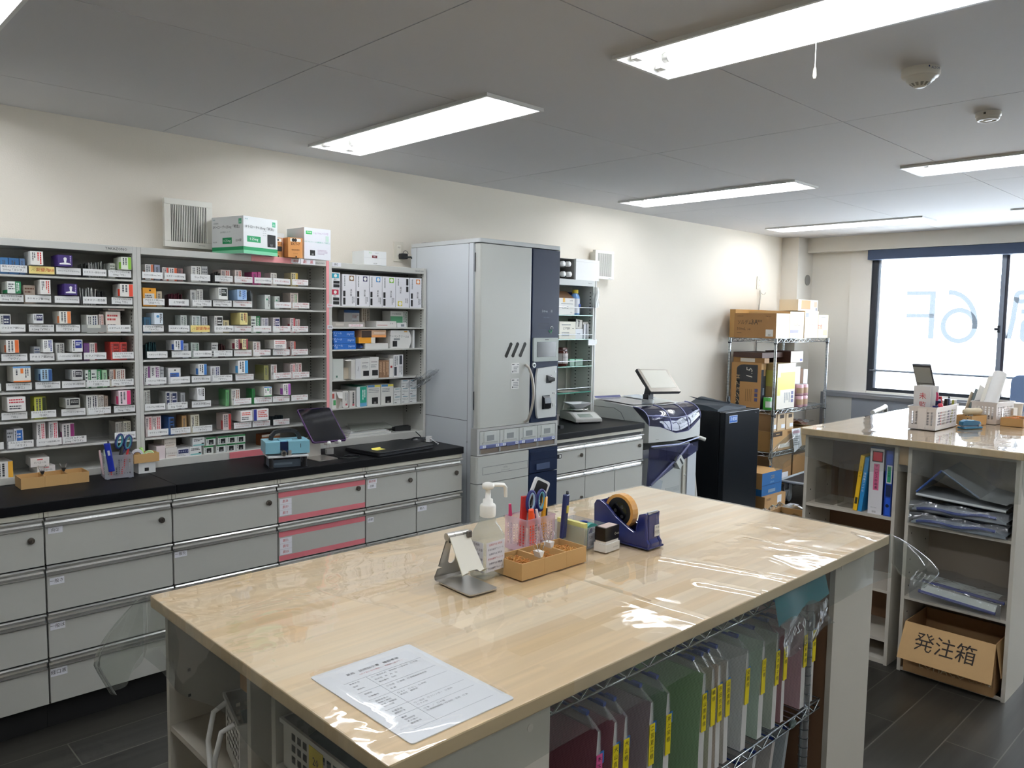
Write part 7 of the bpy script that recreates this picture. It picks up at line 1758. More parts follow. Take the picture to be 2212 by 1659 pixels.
# end skirt towards -x, front skirt, far end skirt, back skirt
MB().grid(60, 8, lambda a, b: (TBX0-.003-.012*b*(1+.6*sin(a*19)), TBY0-.003+a*(TBY1-TBY0+.006), TBZ+.002-b*(.135+.015*sin(a*9))), VSIDE).build('side_sheet', v)
MB().grid(80, 8, lambda a, b: (TBX0-.003+a*(TBX1-TBX0+.006), TBY0-.003-.010*b*(1+.5*sin(a*25)), TBZ+.002-b*(.09+.035*a+.010*sin(a*13))), VSIDE).build('side_sheet', v)
MB().grid(60, 6, lambda a, b: (TBX1+.003+.012*b, TBY0-.003+a*(TBY1-TBY0+.006), TBZ+.002-b*(.12+.01*sin(a*9))), VSIDE).build('side_sheet', v)
MB().grid(60, 6, lambda a, b: (TBX0-.003+a*(TBX1-TBX0+.006), TBY1+.003+.012*b, TBZ+.002-b*(.13+.012*sin(a*9))), VSIDE).build('side_sheet', v)
def corner(cx, cy, dx, dy, drop, flare):
    def f(a, b):
        ang = a*pi/2
        ex, ey = dx*cos(ang), dy*sin(ang)
        fl = flare*(1-abs(2*a-1)**1.5)
        r = (.012+fl*sin(min(1, b*1.25)*pi/2)*(1-.35*max(0, b-.7)/.3))*(1 if b > 0 else 0)
        r *= 1+.12*sin(a*26)*b
        return (cx+ex*r, cy+ey*r, TBZ+.002-b*(drop*(.55+.45*sin(a*pi))))
    return f
for cc in ((TBX0-.003, TBY1+.003, -1, 1, .235, .115), (TBX1+.003, TBY0-.003, 1, -1, .16, .13), (TBX0-.003, TBY0-.003, -1, -1, .17, .05), (TBX1+.003, TBY1+.003, 1, 1, .17, .06)): MB().grid(26, 14, corner(*cc), VSIDE).build('corner_fold', v)
# instruction sheet in its folder under the vinyl
m = MB(); m.rbox(SHX0, SHX1, SHY0, SHY1, TBZ+.0003, TBZ+.0020, .006, P('#dfe2e4', .35), 'z')
U_, V_ = (1, 0, 0), (0, 1, 0)
zz = TBZ+.0023
tx = lambda s, size, x, y, col=FNT, al='LEFT': m.text(s, size, col, (SHX0+x, SHY1-y, zz), U_, V_, al)
LN = P('#b0b4b8', .6)
tx('薬局　訪問指示書　確認事項', .0085, .105, .038, P('#4a4c50', .6), 'CENTER'); tx('※必ず記入日を確認し、薬剤師に渡すこと', .005, .115, .05, P('#c88a8a', .6), 'CENTER')
rows = [(.072, '患者氏名', '□ 一般名処方　後発品への変更可　□ 不可'), (.084, '生年', '処方日　年　月　日'), (.096, '連絡先', '電話番号　住所'), (.118, '保険証', '□ 社保　□ 国保　□ 後期高齢者医療'), (.13, '公費番号', '有 無'),
        (.15, '基礎疾患の', '□ あり　□ なし　□ 不明'), (.158, '有無と確認', '高血圧　糖尿病'), (.166, '体重・腎機能', ''), (.174, '副作用歴', ''), (.196, 'お薬手帳', '□ 一包化　□ カレンダー　□ 粉砕'), (.204, '調剤方法', '□ その他'), (.222, '薬袋', '□ 要　／　□ 不要'), (.23, '日付印字', '□ 服用時間毎／□ 日付・名前　□ 無'), (.238, 'その他の', ''), (.246, '連絡事項', '')]
for (y, a, b) in rows: tx(a, .0052, .034, y, P('#5a5e62', .6)); tx(b, .0052, .078, y, P('#5a5e62', .6))
for y in (.064, .108, .14, .186, .213, .262): m.box(SHX0+.028, SHX1-.02, SHY1-y-.0003, SHY1-y+.0003, zz-.0004, zz-.0001, LN)
m.box(SHX0+.072, SHX0+.0726, SHY1-.262, SHY1-.064, zz-.0004, zz-.0001, LN)
m.build('instruction_sheet', label='white printed instruction sheet lying under the vinyl at the table corner', cat='paper')

# ------------------------------------------------------------------ things standing on the table
ZT = TBZ+.0045
SIL = P('#b8b5ae', .32, metal=.8)
t = thing('phone_stand', 'bent aluminium phone stand with a cream rest plate on the table', 'phone stand', (1.183, 1.365, ZT), radians(-3))
m = MB(); m.rbox(-.042, .042, -.065, .062, 0, .0032, .010, SIL, 'z'); m.build('foot', t)
m = MB()   # upright with a slot, bent up from the back edge
prof = [(.062, .0016), (.068, .003), (.071, .010), (.066, .03), (.045, .105)]
def up(i, x): y, z = prof[i]; return (x, y, z)
hwid = [.042, .042, .0415, .036, .026]
for i in range(len(prof)-1):
    for sgn in (1,):
        a, b, c_, d_ = up(i, -hwid[i]), up(i, hwid[i]), up(i+1, hwid[i+1]), up(i+1, -hwid[i+1])
        if i < 3: m.quad(a, b, c_, d_, SIL); m.quad(*[(p[0], p[1]+.003, p[2]) for p in (d_, c_, b, a)], SIL)
        else:
            n = 18; slot = []
            ex = Vector(((.0, prof[4][0]-prof[3][0], prof[4][1]-prof[3][1]))); L_ = ex.length; ex.normalize(); o_ = Vector((0, prof[3][0], prof[3][1]))
            for off in (0, .003):
                P3 = lambda x, s: tuple(o_+ex*s+Vector((x, off, 0)))
                outer = []; inner = []
                for k in range(n):
                    th = 2*pi*k/n; cx_, cy_ = cos(th), sin(th)
                    inner.append(P3(.0105*cx_, L_*.48+(.018 if cy_ > 0 else -.018)+.0105*cy_))
                    s_ = max(abs(cx_), abs(cy_)); ox, oy = cx_/s_, cy_/s_
                    sv = L_*(.5+.5*oy); wv = .036+(.026-.036)*(sv/L_)
                    outer.append(P3(wv*ox, sv))
                m.add(outer+inner, [(k, (k+1) % n, n+(k+1) % n, n+k) for k in range(n)], SIL)
                slot.append(inner)
            m.add(slot[0]+slot[1], [(k, (k+1) % n, n+(k+1) % n, n+k) for k in range(n)], SIL)
m.build('upright', t)
m = MB().cyl((-.031, .041, .112), (.031, .041, .112), .0095, SIL, 18); m.cyl((-.012, .041, .112), (-.0115, .041, .112), .0098, P('#6a6a66', .4), 18).cyl((.0115, .041, .112), (.012, .041, .112), .0098, P('#6a6a66', .4), 18); m.build('hinge', t)
m = MB(); CRM = P('#dcd8ca', .4)
a_, b_ = Vector((0, .032, .112)), Vector((0, -.024, .036))
d_ = (b_-a_); nn = Vector((0, -d_.z, d_.y)).normalized()*.0015
q = lambda x, s, k: tuple(a_+d_*s+nn*k+Vector((x, 0, 0)))
m.add([q(x, s, k) for k in (-1, 1) for (x, s) in ((-.028, 0), (.028, 0), (.032, 1), (.018, 1), (.012, .93), (-.012, .93), (-.018, 1), (-.032, 1))], [tuple(range(8)), tuple(range(15, 7, -1))]+[(k, (k+1) % 8, 8+(k+1) % 8, 8+k) for k in range(8)], CRM)
for x in (-.025, .025):
    m.add([q(x-.008, 1, 0), q(x+.008, 1, 0), tuple(Vector(q(x+.008, 1, 0))+Vector((0, -.016, .010))), tuple(Vector(q(x-.008, 1, 0))+Vector((0, -.016, .010)))], [(0,1,2,3)], CRM)
    m.box(x-.006, x+.006, .0296, .0306, .1, .106, DARK)
m.build('rest_plate', t)
for x in (-.025, .025): m2 = MB().rbox(x-.007, x+.007, .022, .03, .106, .1205, .003, P('#4b4640', .5), 'z')
m2.build('rubber_pad', t)
# sanitiser pump bottle
t = thing('pump_bottle', 'milky pump bottle of hand sanitiser with a printed label on the table', 'bottle', (1.2705, 1.392, ZT), radians(3))
BOT = CLEAR('#f4f6f4', .26, .12, .7, '#d8dad6')
m = MB()
sec = [(0, .034, .026), (.010, .0355, .0275), (.098, .0355, .0275), (.120, .028, .023), (.132, .019, .018), (.146, .017, .017)]
n = 20; vs = []
for z, a, b in sec:
    for (px_, py_) in rrect(-a, a, -b, b, min(a, b)*(.22 if z < .1 else .6), 4): vs.append((px_, py_, z))
n = 20
m.add(vs, [(r*n+k, r*n+(k+1) % n, (r+1)*n+(k+1) % n, (r+1)*n+k) for r in range(len(sec)-1) for k in range(n)] + [tuple(range(n-1, -1, -1))], BOT, True)
m.build('bottle_body', t)
m = MB(); LBL = P('#dddde2', .5); V5 = P('#5a5468', .6)
m.box(-.031, .031, -.0283, -.0279, .018, .09, LBL).box(-.0363, -.0359, -.022, .022, .018, .09, LBL)
for i in range(6): m.text('手指消毒用アルコール' if i % 2 else '医薬部外品 消毒液', .0054, V5 if i % 3 else P('#b04a50', .6), (0, -.0287, .083-.0115*i)); m.text('使用上の注意' if i % 2 else '外用剤', .0068, V5, (-.0367, 0, .083-.0115*i), (0, -1, 0))
m.build('label', t)
PW = P('#e9e7df', .35)
MB().lathe([(.019,.146),(.0195,.150),(.0195,.172),(.0175,.176),(.013,.178),(.012,.188),(.007,.19),(.006,.208),(.0055,.214)], PW, n=24).build('pump_collar', t)
m = MB().lathe([(.006,.212),(.013,.214),(.0155,.220),(.014,.226),(.008,.229),(.0001,.2295)], PW, n=20); m.tube([(.008, 0, .221), (.034, .002, .2185), (.058, .004, .214), (.066, .0045, .206), (.068, .005, .182)], [.0060, .0055, .0052, .005, .0044], PW, 10); m.build('pump_head', t)
# rubber band boxes
RB = P('#c08a3c', .5); RB2 = P('#b9762f', .5)
for i, (x, w) in enumerate(((1.3005, .0775), (1.379, .079), (1.459, .0755))):
    kraft_tray('kraft box of rubber bands on the table, %s' % ['nearest the pump bottle','middle of the row','nearest the black stamp'][i], w, .097, .041, (x, 1.3015, ZT), radians(-.5), 'rubber band boxes on the table')
    m = MB()
    for k in range(60):
        cx_, cy_ = x+rnd.uniform(.016, w-.016), 1.3015+rnd.uniform(.018, .079); r1, r2 = rnd.uniform(.007, .013), rnd.uniform(.004, .009); th = rnd.uniform(0, pi); tz = rnd.uniform(-.4, .4)
        zc_ = ZT+.008+.027*rnd.random()**.7
        m.tube([(cx_+r1*cos(a*pi/6)*cos(th)-r2*sin(a*pi/6)*sin(th), cy_+r1*cos(a*pi/6)*sin(th)+r2*sin(a*pi/6)*cos(th), zc_+tz*r1*cos(a*pi/6)*.5+.002*sin(a*pi/3)) for a in range(12)], .0009, rnd.choice((RB, RB2)), 4, True)
    m.build('rubber_bands', kind='stuff', label='heap of tan rubber bands in the kraft box, %s' % ['nearest the pump bottle','middle of the row','nearest the black stamp'][i], cat='rubber bands')
for i, x in enumerate((1.3785, 1.4585)): binder_clip('white binder clip joining the rubber band boxes, %s' % ['first joint','second joint'][i], (x, 1.322+.04*i, ZT+.0545), (pi, 0, 0), '#e6e4de', 1.15, 'white binder clips')
# pen basket with scissors, knives, pens
PINKM = CLEAR('#f8eef6', .30, .2, .6, '#ead8e4')
pen_basket('milky pierced pen basket on the table behind the rubber band boxes', .112, .082, .094, (1.4565, 1.442, ZT), radians(1), PINKM, 9, 8, .0021)
scissors('navy scissors with one pale and one teal ring in the table pen basket', (1.520, 1.480, ZT+.008), (0, radians(4), radians(-4)), '#1f2868', '#8fb0c8', .90, None, '#5fa0b0')
m = MB(); m.rbox(-.0115, .0115, -.004, .004, 0, .135, .003, P('#c0302c', .35), 'z'); m.build('red_case', loc=(1.494, 1.499, ZT+.008), rot=(0, radians(4), 0), label='red plastic case behind the scissor ring in the table pen basket', cat='case')
stick('thick orange marker leaning out of the table pen basket', (1.500, 1.462, ZT+.010), (1.480, 1.450, ZT+.118), .0092, '#e8501e', name='marker_pen')
stick('pink tipped clear stick at the pump bottle side of the table pen basket', (1.466, 1.51, ZT+.010), (1.461, 1.512, ZT+.125), .005, '#d8d8dc', 'pen', 'pen', '#c23a6a')
stick('white ballpoint pen inside the table pen basket', (1.535, 1.456, ZT+.010), (1.512, 1.462, ZT+.112), .0045, '#d8d6dc')
stick('slim pink pen inside the table pen basket', (1.485, 1.455, ZT+.010), (1.512, 1.470, ZT+.098), .0045, '#d85a5a')
cutter('yellow and black utility knife in the table pen basket', (1.553, 1.475, ZT+.01), (0, radians(8), radians(30)), '#d89a20', 1.05, '#1a1a1a')
cutter('navy utility knife hooked outside the table pen basket', (1.590, 1.434, ZT+.024), (radians(3), radians(2), radians(15)), '#1f2a58', 1.02, '#d8c860')
t = thing('white_framed_holder', 'white framed dark holder standing tall in the table pen basket', 'holder', (1.520, 1.512, ZT+.05), (0, radians(26), radians(-6)))
MB().rbox(-.028, .028, -.004, .004, 0, .142, .008, P('#e0e2e2', .35), 'y').build('frame', t)
m = MB().rbox(-.021, .021, -.0052, -.004, .04, .135, .006, P('#17191b', .3), 'y'); m.box(-.014, .0, -.0062, -.0052, .06, .085, P('#8a8c88', .4)); m.build('dark_insert', t)
m = MB().rbox(-.012, .012, -.008, .008, 0, .125, .002, CLEAR('#e0e6e4', .15, .03, 1.3, '#a8b0b0'), 'z'); m.build('clear_ruler', loc=(1.532, 1.497, ZT+.008), rot=(0, radians(14), radians(20)), label='clear plastic block leaning behind the scissors in the table pen basket', cat='ruler')
# small milky tray with notes and correction tape
t = thing('small_tray', 'small milky open tray of notes beside the pen basket', 'tray', (1.613, 1.372, ZT))
MB_ = CLEAR('#f4f5f8', .24, .2, .6, '#dcdfe6')
m = MB(); w, d, h = .092, .125, .058
m.box(0, w, 0, d, 0, .002, MB_).box(0, w, 0, .0016, .002, h, MB_).box(0, w, d-.0016, d, .002, h, MB_).box(0, .0016, .0016, d-.0016, .002, h, MB_).box(w-.0016, w, .0016, d-.0016, .002, h, MB_)
m.box(.012, .06, -.0006, 0, .006, .042, P('#b9bcc4', .5)).text('531 ▤▤', .012, P('#4a4c58', .6), (.036, -.001, .03)).text('▥▥▥▥', .012, P('#6a6c78', .6), (.036, -.001, .014))
m.build('tray_shell', t)
m = MB().box(0, .014, 0, .10, 0, .066, P('#e2de8a', .6)); m.build('note_pad', loc=(1.6165, 1.380, ZT+.0025), label='yellow note pad standing in the small milky tray', cat='note pad')
t = tape_roll('teal and white correction tape in the small milky tray', (1.668, 1.40, ZT+.034), radians(80), .026, .016, '#3f8f86', '#e8e8e8')
tape_roll('navy edged tape roll behind the correction tape', (1.685, 1.44, ZT+.030), radians(60), .026, .014, '#26387a', '#d8dce0')
# stamp
t = thing('ink_stamp', 'black topped self inking stamp on a white base', 'stamp', (1.663, 1.337, ZT), radians(4))
MB().rbox(-.034, .034, -.021, .021, 0, .022, .004, P('#dfddd6', .4), 'z').rbox(-.031, .031, -.018, .018, .022, .030, .004, P('#e4e2dc', .4), 'z').text('shachihata', .006, FNT, (.012, -.0214, .010)).build('base', t)
MB().rbox(-.033, .033, -.019, .019, .030, .066, .004, P('#141311', .25), 'z').text('Oon', .012, P('#c8c4b8', .4), (.018, -.0195, .045)).build('cap', t)
MB().box(-.026, .028, -.014, .014, .066, .067, P('#cbb8b0', .5)).build('name_plate', t)
# tape dispenser
t = thing('tape_dispenser', 'navy blue weighted tape dispenser with a roll of clear tape', 'tape dispenser', (1.772, 1.352, ZT), radians(0))
ND = P('#1c2560', .18, coat=.5)
base = [(-.098, 0), (.095, 0), (.097, .02), (.098, .095), (.090, .108), (.075, .109), (.055, .100), (.02, .072), (-.025, .048), (-.045, .040), (-.052, .043), (-.062, .092), (-.080, .098), (-.088, .098), (-.086, .080), (-.090, .025), (-.098, .015)]
m = MB()
for (x0, x1) in ((-.0325, -.020), (.020, .0325)): m.prism(base, x0, x1, ND, 'x')
low = [(-.098, 0), (.095, 0), (.097, .095), (.090, .106), (.078, .07), (.05, .03), (-.02, .025), (-.045, .038), (-.052, .04), (-.062, .088), (-.088, .094), (-.090, .025), (-.098, .015)]
m.prism(low, -.020, .020, ND, 'x')
m.build('body', t, bevel=.003)
m = MB().box(-.037, .037, -.1005, .098, -.0005+.0005, .006, ND); m.build('foot_rim', t, bevel=.002)
m = MB().box(.004, .026, -.0915, -.0905, .03, .062, P('#d8d6d0', .5)); m.text('1人1個', .006, INK, (.015, -.092, .055)).text('必ず返却\nして下さい', .0052, INK, (.015, -.092, .041)); m.build('label', t)
m = MB(); m.add([(-.022+.0055*k, -.090, .098) for k in range(9)]+[(-.022+.0055*k+.00275, -.094, .1015) for k in range(8)], [(k, k+1, 9+k) for k in range(8)], P('#b8babc', .3, metal=.9)); m.box(-.022, .022, -.088, -.082, .096, .101, P('#b8babc', .3, metal=.9)); m.build('cutter_blade', t)
t = t2 = tape_roll('roll of clear amber tape in the navy tape dispenser', (1.772, 1.374, ZT+.0822), 0, .050, .024, '#c8924a', '#0e0e10', .82)
m = MB().cyl((-.008, 0, 0), (.008, 0, 0), .0275, P('#0c0c0e', .2), 24)
for k in range(3): m.cyl((-.0095, .016*cos(k*2.1), .016*sin(k*2.1)), (-.008, .016*cos(k*2.1), .016*sin(k*2.1)), .005, P('#3a3a3e', .3), 10)
m.build('hub', t2)
# ------------------------------------------------------------------ below the table: baskets
WPLA = P('#d9d7d1', .4)
def holed_basket(name, label, w, d, h, loc, rot, mat, nx, ny_, nz, hr, flare=.0, group=None, z0=.2, z1=.8):
    t = thing(name, label, 'basket', loc, rot, group)
    m = MB()
    pierced(m, (0,0,0), (1,0,0), (0,0,1), w, h, mat, nx, nz, hr, z0, z1); pierced(m, (w,d,0), (-1,0,0), (0,0,1), w, h, mat, nx, nz, hr, z0, z1)
    pierced(m, (0,d,0), (0,-1,0), (0,0,1), d, h, mat, ny_, nz, hr, z0, z1); pierced(m, (w,0,0), (0,1,0), (0,0,1), d, h, mat, ny_, nz, hr, z0, z1)
    m.box(0, w, 0, d, 0, .0025, mat); m.build('basket_shell', t)
    m = MB()
    for (a, b_, c_, e) in ((-.005, w+.005, -.005, .0), (-.005, w+.005, d, d+.005), (-.005, 0, 0, d), (w, w+.005, 0, d)): m.box(a, b_, c_, e, h-.008, h, mat)
    m.build('rim', t)
    return t
b1 = holed_basket('plastic_basket', 'white plastic basket with square holes and a hanging handle under the table', .22, .15, .125, (.655, 1.430, .6265), radians(-14), WPLA, 12, 8, 5, .0042)
m = MB(); m.tube([(-.004, .020, .118), (-.03, .024, .105), (-.042, .03, .05), (-.042, .05, .0), (-.042, .09, -.0), (-.042, .11, .05), (-.03, .115, .105), (-.004, .12, .118)], .0055, P('#dfdedb', .35), 10) ; m.build('handle', b1)
m = MB(); m.add([(0, 0, .0), (.1, .02, .0), (.06, .06, .09), (-.02, .03, .1)], [(0,1,2,3)], P('#c8d4d8', .5)).add([(.0, .02, .05), (.03, .05, .05), (.03, .05, .08), (0, .02, .08)], [(0,1,2,3)], P('#3a78c0', .5)).add([(.03, 0, 0), (.14, .05, 0), (.13, .05, .085), (.03, .0, .1)], [(0,1,2,3)], P('#d8d8d4', .5))
m.build('plastic_packet', loc=(.70, 1.46, .645), rot=radians(-10), label='white and blue packets inside the square-holed basket', cat='packet')
t = thing('booklet_stack', 'stack of white booklets with a small green mark on the shelf below the basket', 'booklets', (.648, 1.378, .6265), 0)
m = MB()
for i in range(1): m.rbox(0, .26, 0, .042, .0, .014, .002, P('#d8d6d2', .6), 'z')
m.build('booklet', t)
m = MB()
b2 = holed_basket('plastic_basket', 'white plastic basket with oval holes and a yellow tag under the table corner', .27, .325, .088, (.650, .918, .7525), 0, P('#d6d2c8', .4), 10, 14, 3, .0065, z0=.15, z1=.85)
m = MB().box(-.0012, .0, .19, .235, .03, .075, P('#e4c81e', .5)).text('20', .02, INK, (-.0018, .212, .052), (0, -1, 0), (0, 0, 1)); m.build('yellow_tag', b2)
m = MB(); m.grid(10, 10, lambda a, b: (.665+a*.24, .935+b*.29, .80+.02*sin(a*11+b*5)*sin(b*13)), P('#5a7674', .4, noise=.5, scale=40)); m.build('packed_supplies', kind='stuff', label='dark green wrapped supplies filling the oval-holed basket', cat='supplies')
# ------------------------------------------------------------------ chrome rack with hanging mesh cases
t = thing('wire_rack', 'low chrome wire rack under the central table holding the mesh cases', 'rack', (0, 0, 0))
for z in (.862, .492, .16):
    m = MB(); wire_shelf(m, .985, 2.135, .935, 1.36, z, .026, .035); m.build('wire_shelf', t)
for (a, b) in ((.985, .945), (2.067, .945), (.985, 1.35), (2.067, 1.35)):
    m = MB().cyl((a, b, .02), (a, b, .885), .0125, CHR, 12)
    for k in range(30): m.cyl((a, b, .06+k*.026), (a, b, .062+k*.026), .0131, P('#70787c', .3, metal=.9), 10, caps=False)
    m.cyl((a, b, 0), (a, b, .02), .016, P('#2a2a2a', .5), 10); m.build('post', t)
m = MB(); m.lathe([(.017,-.003),(.017,.003)], P('#3c4a44', .4), (0,0,0), 18, sx=1.0, sy=.62); m.text('ERECTA', .007, P('#9ab0a4', .5), (0, 0, .0034), (1,0,0), (0,1,0)); o = m.build('name_badge', t, loc=(1.965, .930, .48), rot=(radians(90), 0, 0))
CW, CH, CDp = .020, .275, .30
def mesh_case(label, tone, tagtxt, tagcol, loc, rot, tilt, thick=.022, tab='#2c6cb0', lean=0.0):
    c = thing('mesh_case', label, 'zip case', loc, (0, tilt, rot), 'mesh zip cases under the table')
    MAT = meshmat(tone)
    m = MB()
    h0 = CH-.022
    sec = lambda y: (thick/2)*(1-.25*abs(2*y/CDp-1))
    ny = 6
    for sx in (-1, 1):
        m.grid(ny, 5, lambda a, b, sx=sx: (sx*(sec(a*CDp)*sin(min(1, (1-b)*1.4+.12)*pi/2)+.001), a*CDp, b*h0), MAT)
    m.grid(1, 5, lambda a, b: ((a*2-1)*(sec(0)*sin(min(1, (1-b)*1.4+.12)*pi/2)+.001), 0, b*h0), meshmat('#dcdcd8'))
    m.grid(1, 1, lambda a, b: ((a*2-1)*thick/2, b*CDp, 0), MAT)
    m.build('mesh_body', c)
    ST = CLEAR('#f4f6f6', .28, .06, 1.3, '#d4dadc')
    m = MB(); m.add([(-.003, .012, h0), (.003, .012, h0), (.003, CDp, h0), (-.003, CDp, h0), (-.0025, .03, CH), (.0025, .03, CH), (.0025, CDp, CH), (-.0025, CDp, CH)], [(0,1,5,4),(1,2,6,5),(2,3,7,6),(3,0,4,7),(4,5,6,7)], ST)
    m.add([(-.004, -.004, h0-.05), (.004, -.004, h0-.05), (.004, -.002, h0), (.003, .03, CH), (-.003, .03, CH), (-.004, -.002, h0)], [(0,1,2,5),(5,2,3,4)], ST)
    m.build('clear_edge', c)
    m = MB(); m.tube([(0, .03, CH+.001), (0, CDp*.5, CH+.002), (0, CDp, CH+.001)], .0035, P('#1f3a8a', .4), 8).box(-.005, .005, .03, .055, CH+.002, CH+.008, P('#22408e', .4)); m.build('zipper', c)
    m = MB().box(-.009, .009, -.0045, -.0035, h0-.135, h0-.045, P(tagcol, .5))
    n = len(tagtxt)
    for k, ch in enumerate(tagtxt): m.text(ch, .0125, INK, (0, -.005, h0-.055-k*.0155))
    m.build('name_tag', c)
    if tab: MB().box(thick/2, thick/2+.016, .006, .0075, h0-.075, h0-.05, P(tab, .5)).build('blue_tab', c)
    return c
_mm = {}
def meshmat(tone):
    """woven mesh vinyl: a fine see-through grid, milky between"""
    if tone in _mm: return _mm[tone]
    m, nt, b, out = _nodes('mesh_vinyl_%d' % len(_mm))
    b.inputs['Base Color'].default_value = (*lin(tone), 1); b.inputs['Roughness'].default_value = .35
    tr = nt.nodes.new('ShaderNodeBsdfTransparent'); tr.inputs[0].default_value = (.92, .92, .92, 1)
    mx = nt.nodes.new('ShaderNodeMixShader'); mx.inputs[0].default_value = .7
    tc = nt.nodes.new('ShaderNodeTexCoord'); w1 = nt.nodes.new('ShaderNodeTexBrick'); mp = nt.nodes.new('ShaderNodeMapping')
    mp.inputs['Rotation'].default_value = (0, pi/2, 0)
    w1.offset = 0; w1.inputs['Scale'].default_value = 1; w1.inputs['Brick Width'].default_value = .0034; w1.inputs['Row Height'].default_value = .0034; w1.inputs['Mortar Size'].default_value = .0006
    nt.links.new(tc.outputs['Object'], mp.inputs[0]); nt.links.new(mp.outputs[0], w1.inputs['Vector'])
    mr = nt.nodes.new('ShaderNodeMapRange'); mr.inputs['To Min'].default_value = .55; mr.inputs['To Max'].default_value = .9
    nt.links.new(w1.outputs['Fac'], mr.inputs['Value']); nt.links.new(mr.outputs[0], mx.inputs[0])
    nt.links.new(tr.outputs[0], mx.inputs[1]); nt.links.new(b.outputs[0], mx.inputs[2]); nt.links.new(mx.outputs[0], out.inputs[0])
    _mm[tone] = m
    return m
Y_ = '#e6d21a'
cases = [(1.157, '#a8707e', '木下一郎', '#d0508a', 'dusky pink mesh case with a pink name tag', .020), (1.207, '#b5828c', '大山直哉様', Y_, 'mauve mesh case with a yellow tag, beside the pink tagged one', .022),
         (1.243, '#c4b0b4', '大山様', Y_, 'greyish pink mesh case with a yellow tag, almost hidden by the mauve one', .018), (1.332, '#beb2b8', '二宮夏江様', Y_, 'greyish mesh case with a yellow tag before the first green one', .024),
         (1.392, '#9ab89a', '井上栄様', Y_, 'dark green mesh case with a yellow tag', .024), (1.534, '#b0d2a8', '内山恵美様', Y_, 'light green mesh case with its broad side showing', .026),
         (1.574, '#e6dfd0', '橋様', Y_, 'cream mesh case squeezed behind the light green one', .018), (1.606, '#e8dccf', '長田京子様', Y_, 'peach mesh case with a yellow tag, two after the light green one', .022),
         (1.642, '#e6e4dc', '山田寛様', Y_, 'off-white mesh case with a yellow tag after the peach one', .020), (1.725, '#e6eaea', '安藤様', Y_, 'broad white mesh case in the middle of the row', .026),
         (1.806, '#d2e6d6', '川口様', Y_, 'pale green mesh case with a yellow tag', .026), (1.878, '#d8e0d4', '西本節子様', Y_, 'grey green mesh case with a yellow tag under the teal bag', .024),
         (1.925, '#c89aa0', '西口様', Y_, 'rosy mesh case squeezed under the teal bag', .018), (2.040, '#e4c8cd', '浜野朱美様', Y_, 'pink mesh case with a yellow tag near the window end', .028), (2.092, '#dcdad8', '水木様', Y_, 'white mesh case last in the row by the leg box', .024)]
for k, (x, tone, tg, tc_, lab, th) in enumerate(cases):
    mesh_case(lab, tone, tg, tc_, (x, .942, .4945), radians(-1), radians((1.0, 1.5, 1.0, .8, .8, .6, 0, -1, -1, 1.5, 1.2, 1.4, 0, 0, 0)[k]), th, '#2c6cb0' if k not in (6, 12, 10, 13) else None)
for k, (x, z) in enumerate(((1.55, .23), (1.62, .232), (1.72, .232), (1.80, .232), (1.90, .232), (1.98, .232))):
    c = thing('mesh_case', 'mesh case leaning on the lower rack shelf, %s from the pump bottle side' % ORD[k], 'zip case', (x, .975, .1645), (0, radians(12), 0), 'mesh cases on the lower shelf')
    MB().box(-.008, .008, 0, .30, 0, .26, meshmat(('#c8ccc8', '#b8c8bc', '#d0c0c0', '#d0d2d0', '#c8c4c0', '#b9c4c8')[k])).build('mesh_body', c)
    MB().tube([(0, .0, .262), (0, .3, .262)], .0036, P('#1f3a8a', .4), 8).box(-.0045, .0045, -.004, .02, .262, .268, P('#1f3a8a', .4)).build('zipper', c)
# teal roll-bag hanging under the table edge
t = thing('plastic_bag', 'pack of clear bags with a teal header hanging under the table edge', 'bag pack', (0, 0, 0))
TEAL = P('#17798a', .3)
m = MB(); m.grid(12, 5, lambda a, b: (1.80+a*.27+.02*b, .918-.010*b-.006*sin(a*8), .888-b*.075-.02*(1-a)*b+.004*sin(a*14)), TEAL); m.build('header', t)
CB = CLEAR('#dfe3e2', .12, .05, 1.6, '#aab0b0', .9, 18, .012)
m = MB(); m.grid(14, 9, lambda a, b: (1.82+a*.27+.03*b+.012*sin(b*8+a*5), .907-.008*sin(a*9+b*4)-.006*b, .815-.018*(1-a)-b*.095+.010*sin(a*12+b*3)), CB)
m.text('0.20', .042, P('#c2c8ca', .5), (1.90, .892, .775), (-1, 0, -.12), (-.1, 0, 1)); m.build('clear_part', t)
# ------------------------------------------------------------------ second desk by the window
DX0, DX1, DY0, DY1, DZ = 3.62, 5.44, .812, 1.737, 1.05
WOOD2 = PLANKS('desk_boards', ['#c9ab80','#d2b68c','#dac29c','#cdb088'], .62, .042, .16, .42, 0.0, 1.0)
MB().box(DX0, DX1, DY0, DY1, DZ-.03, DZ, WOOD2).build('desk_top', label='pine board top of the desk by the window', cat='desk top', bevel=.003)
zt2 = DZ-.0303
colour_box('tall pale shelf box of the window desk holding files', 3.66, 3.95, 1.302, 1.732, zt2, [.685, .347, .12], -1, 'shelf boxes under the window desk')
colour_box('tall pale shelf box of the window desk holding wrapped cases and a carton', 3.66, 3.95, .830, 1.258, zt2, [.680, .345, .018], -1, 'shelf boxes under the window desk', back=P('#a59a8c', .6))
colour_box('pale shelf box under the far end of the window desk, by the rack side', 5.12, 5.41, 1.30, 1.73, zt2, [.68, .35], 1, 'shelf boxes under the window desk')
colour_box('pale shelf box under the far end of the window desk, toward the viewer', 5.12, 5.41, .83, 1.26, zt2, [.68, .35], 1, 'shelf boxes under the window desk')
MB().box(3.672, 3.72, 1.2595, 1.3005, .93, zt2-.0005, P('#a98a60', .6)).build('wood_block', label='short wood block between the two window desk shelf boxes', cat='wood block')
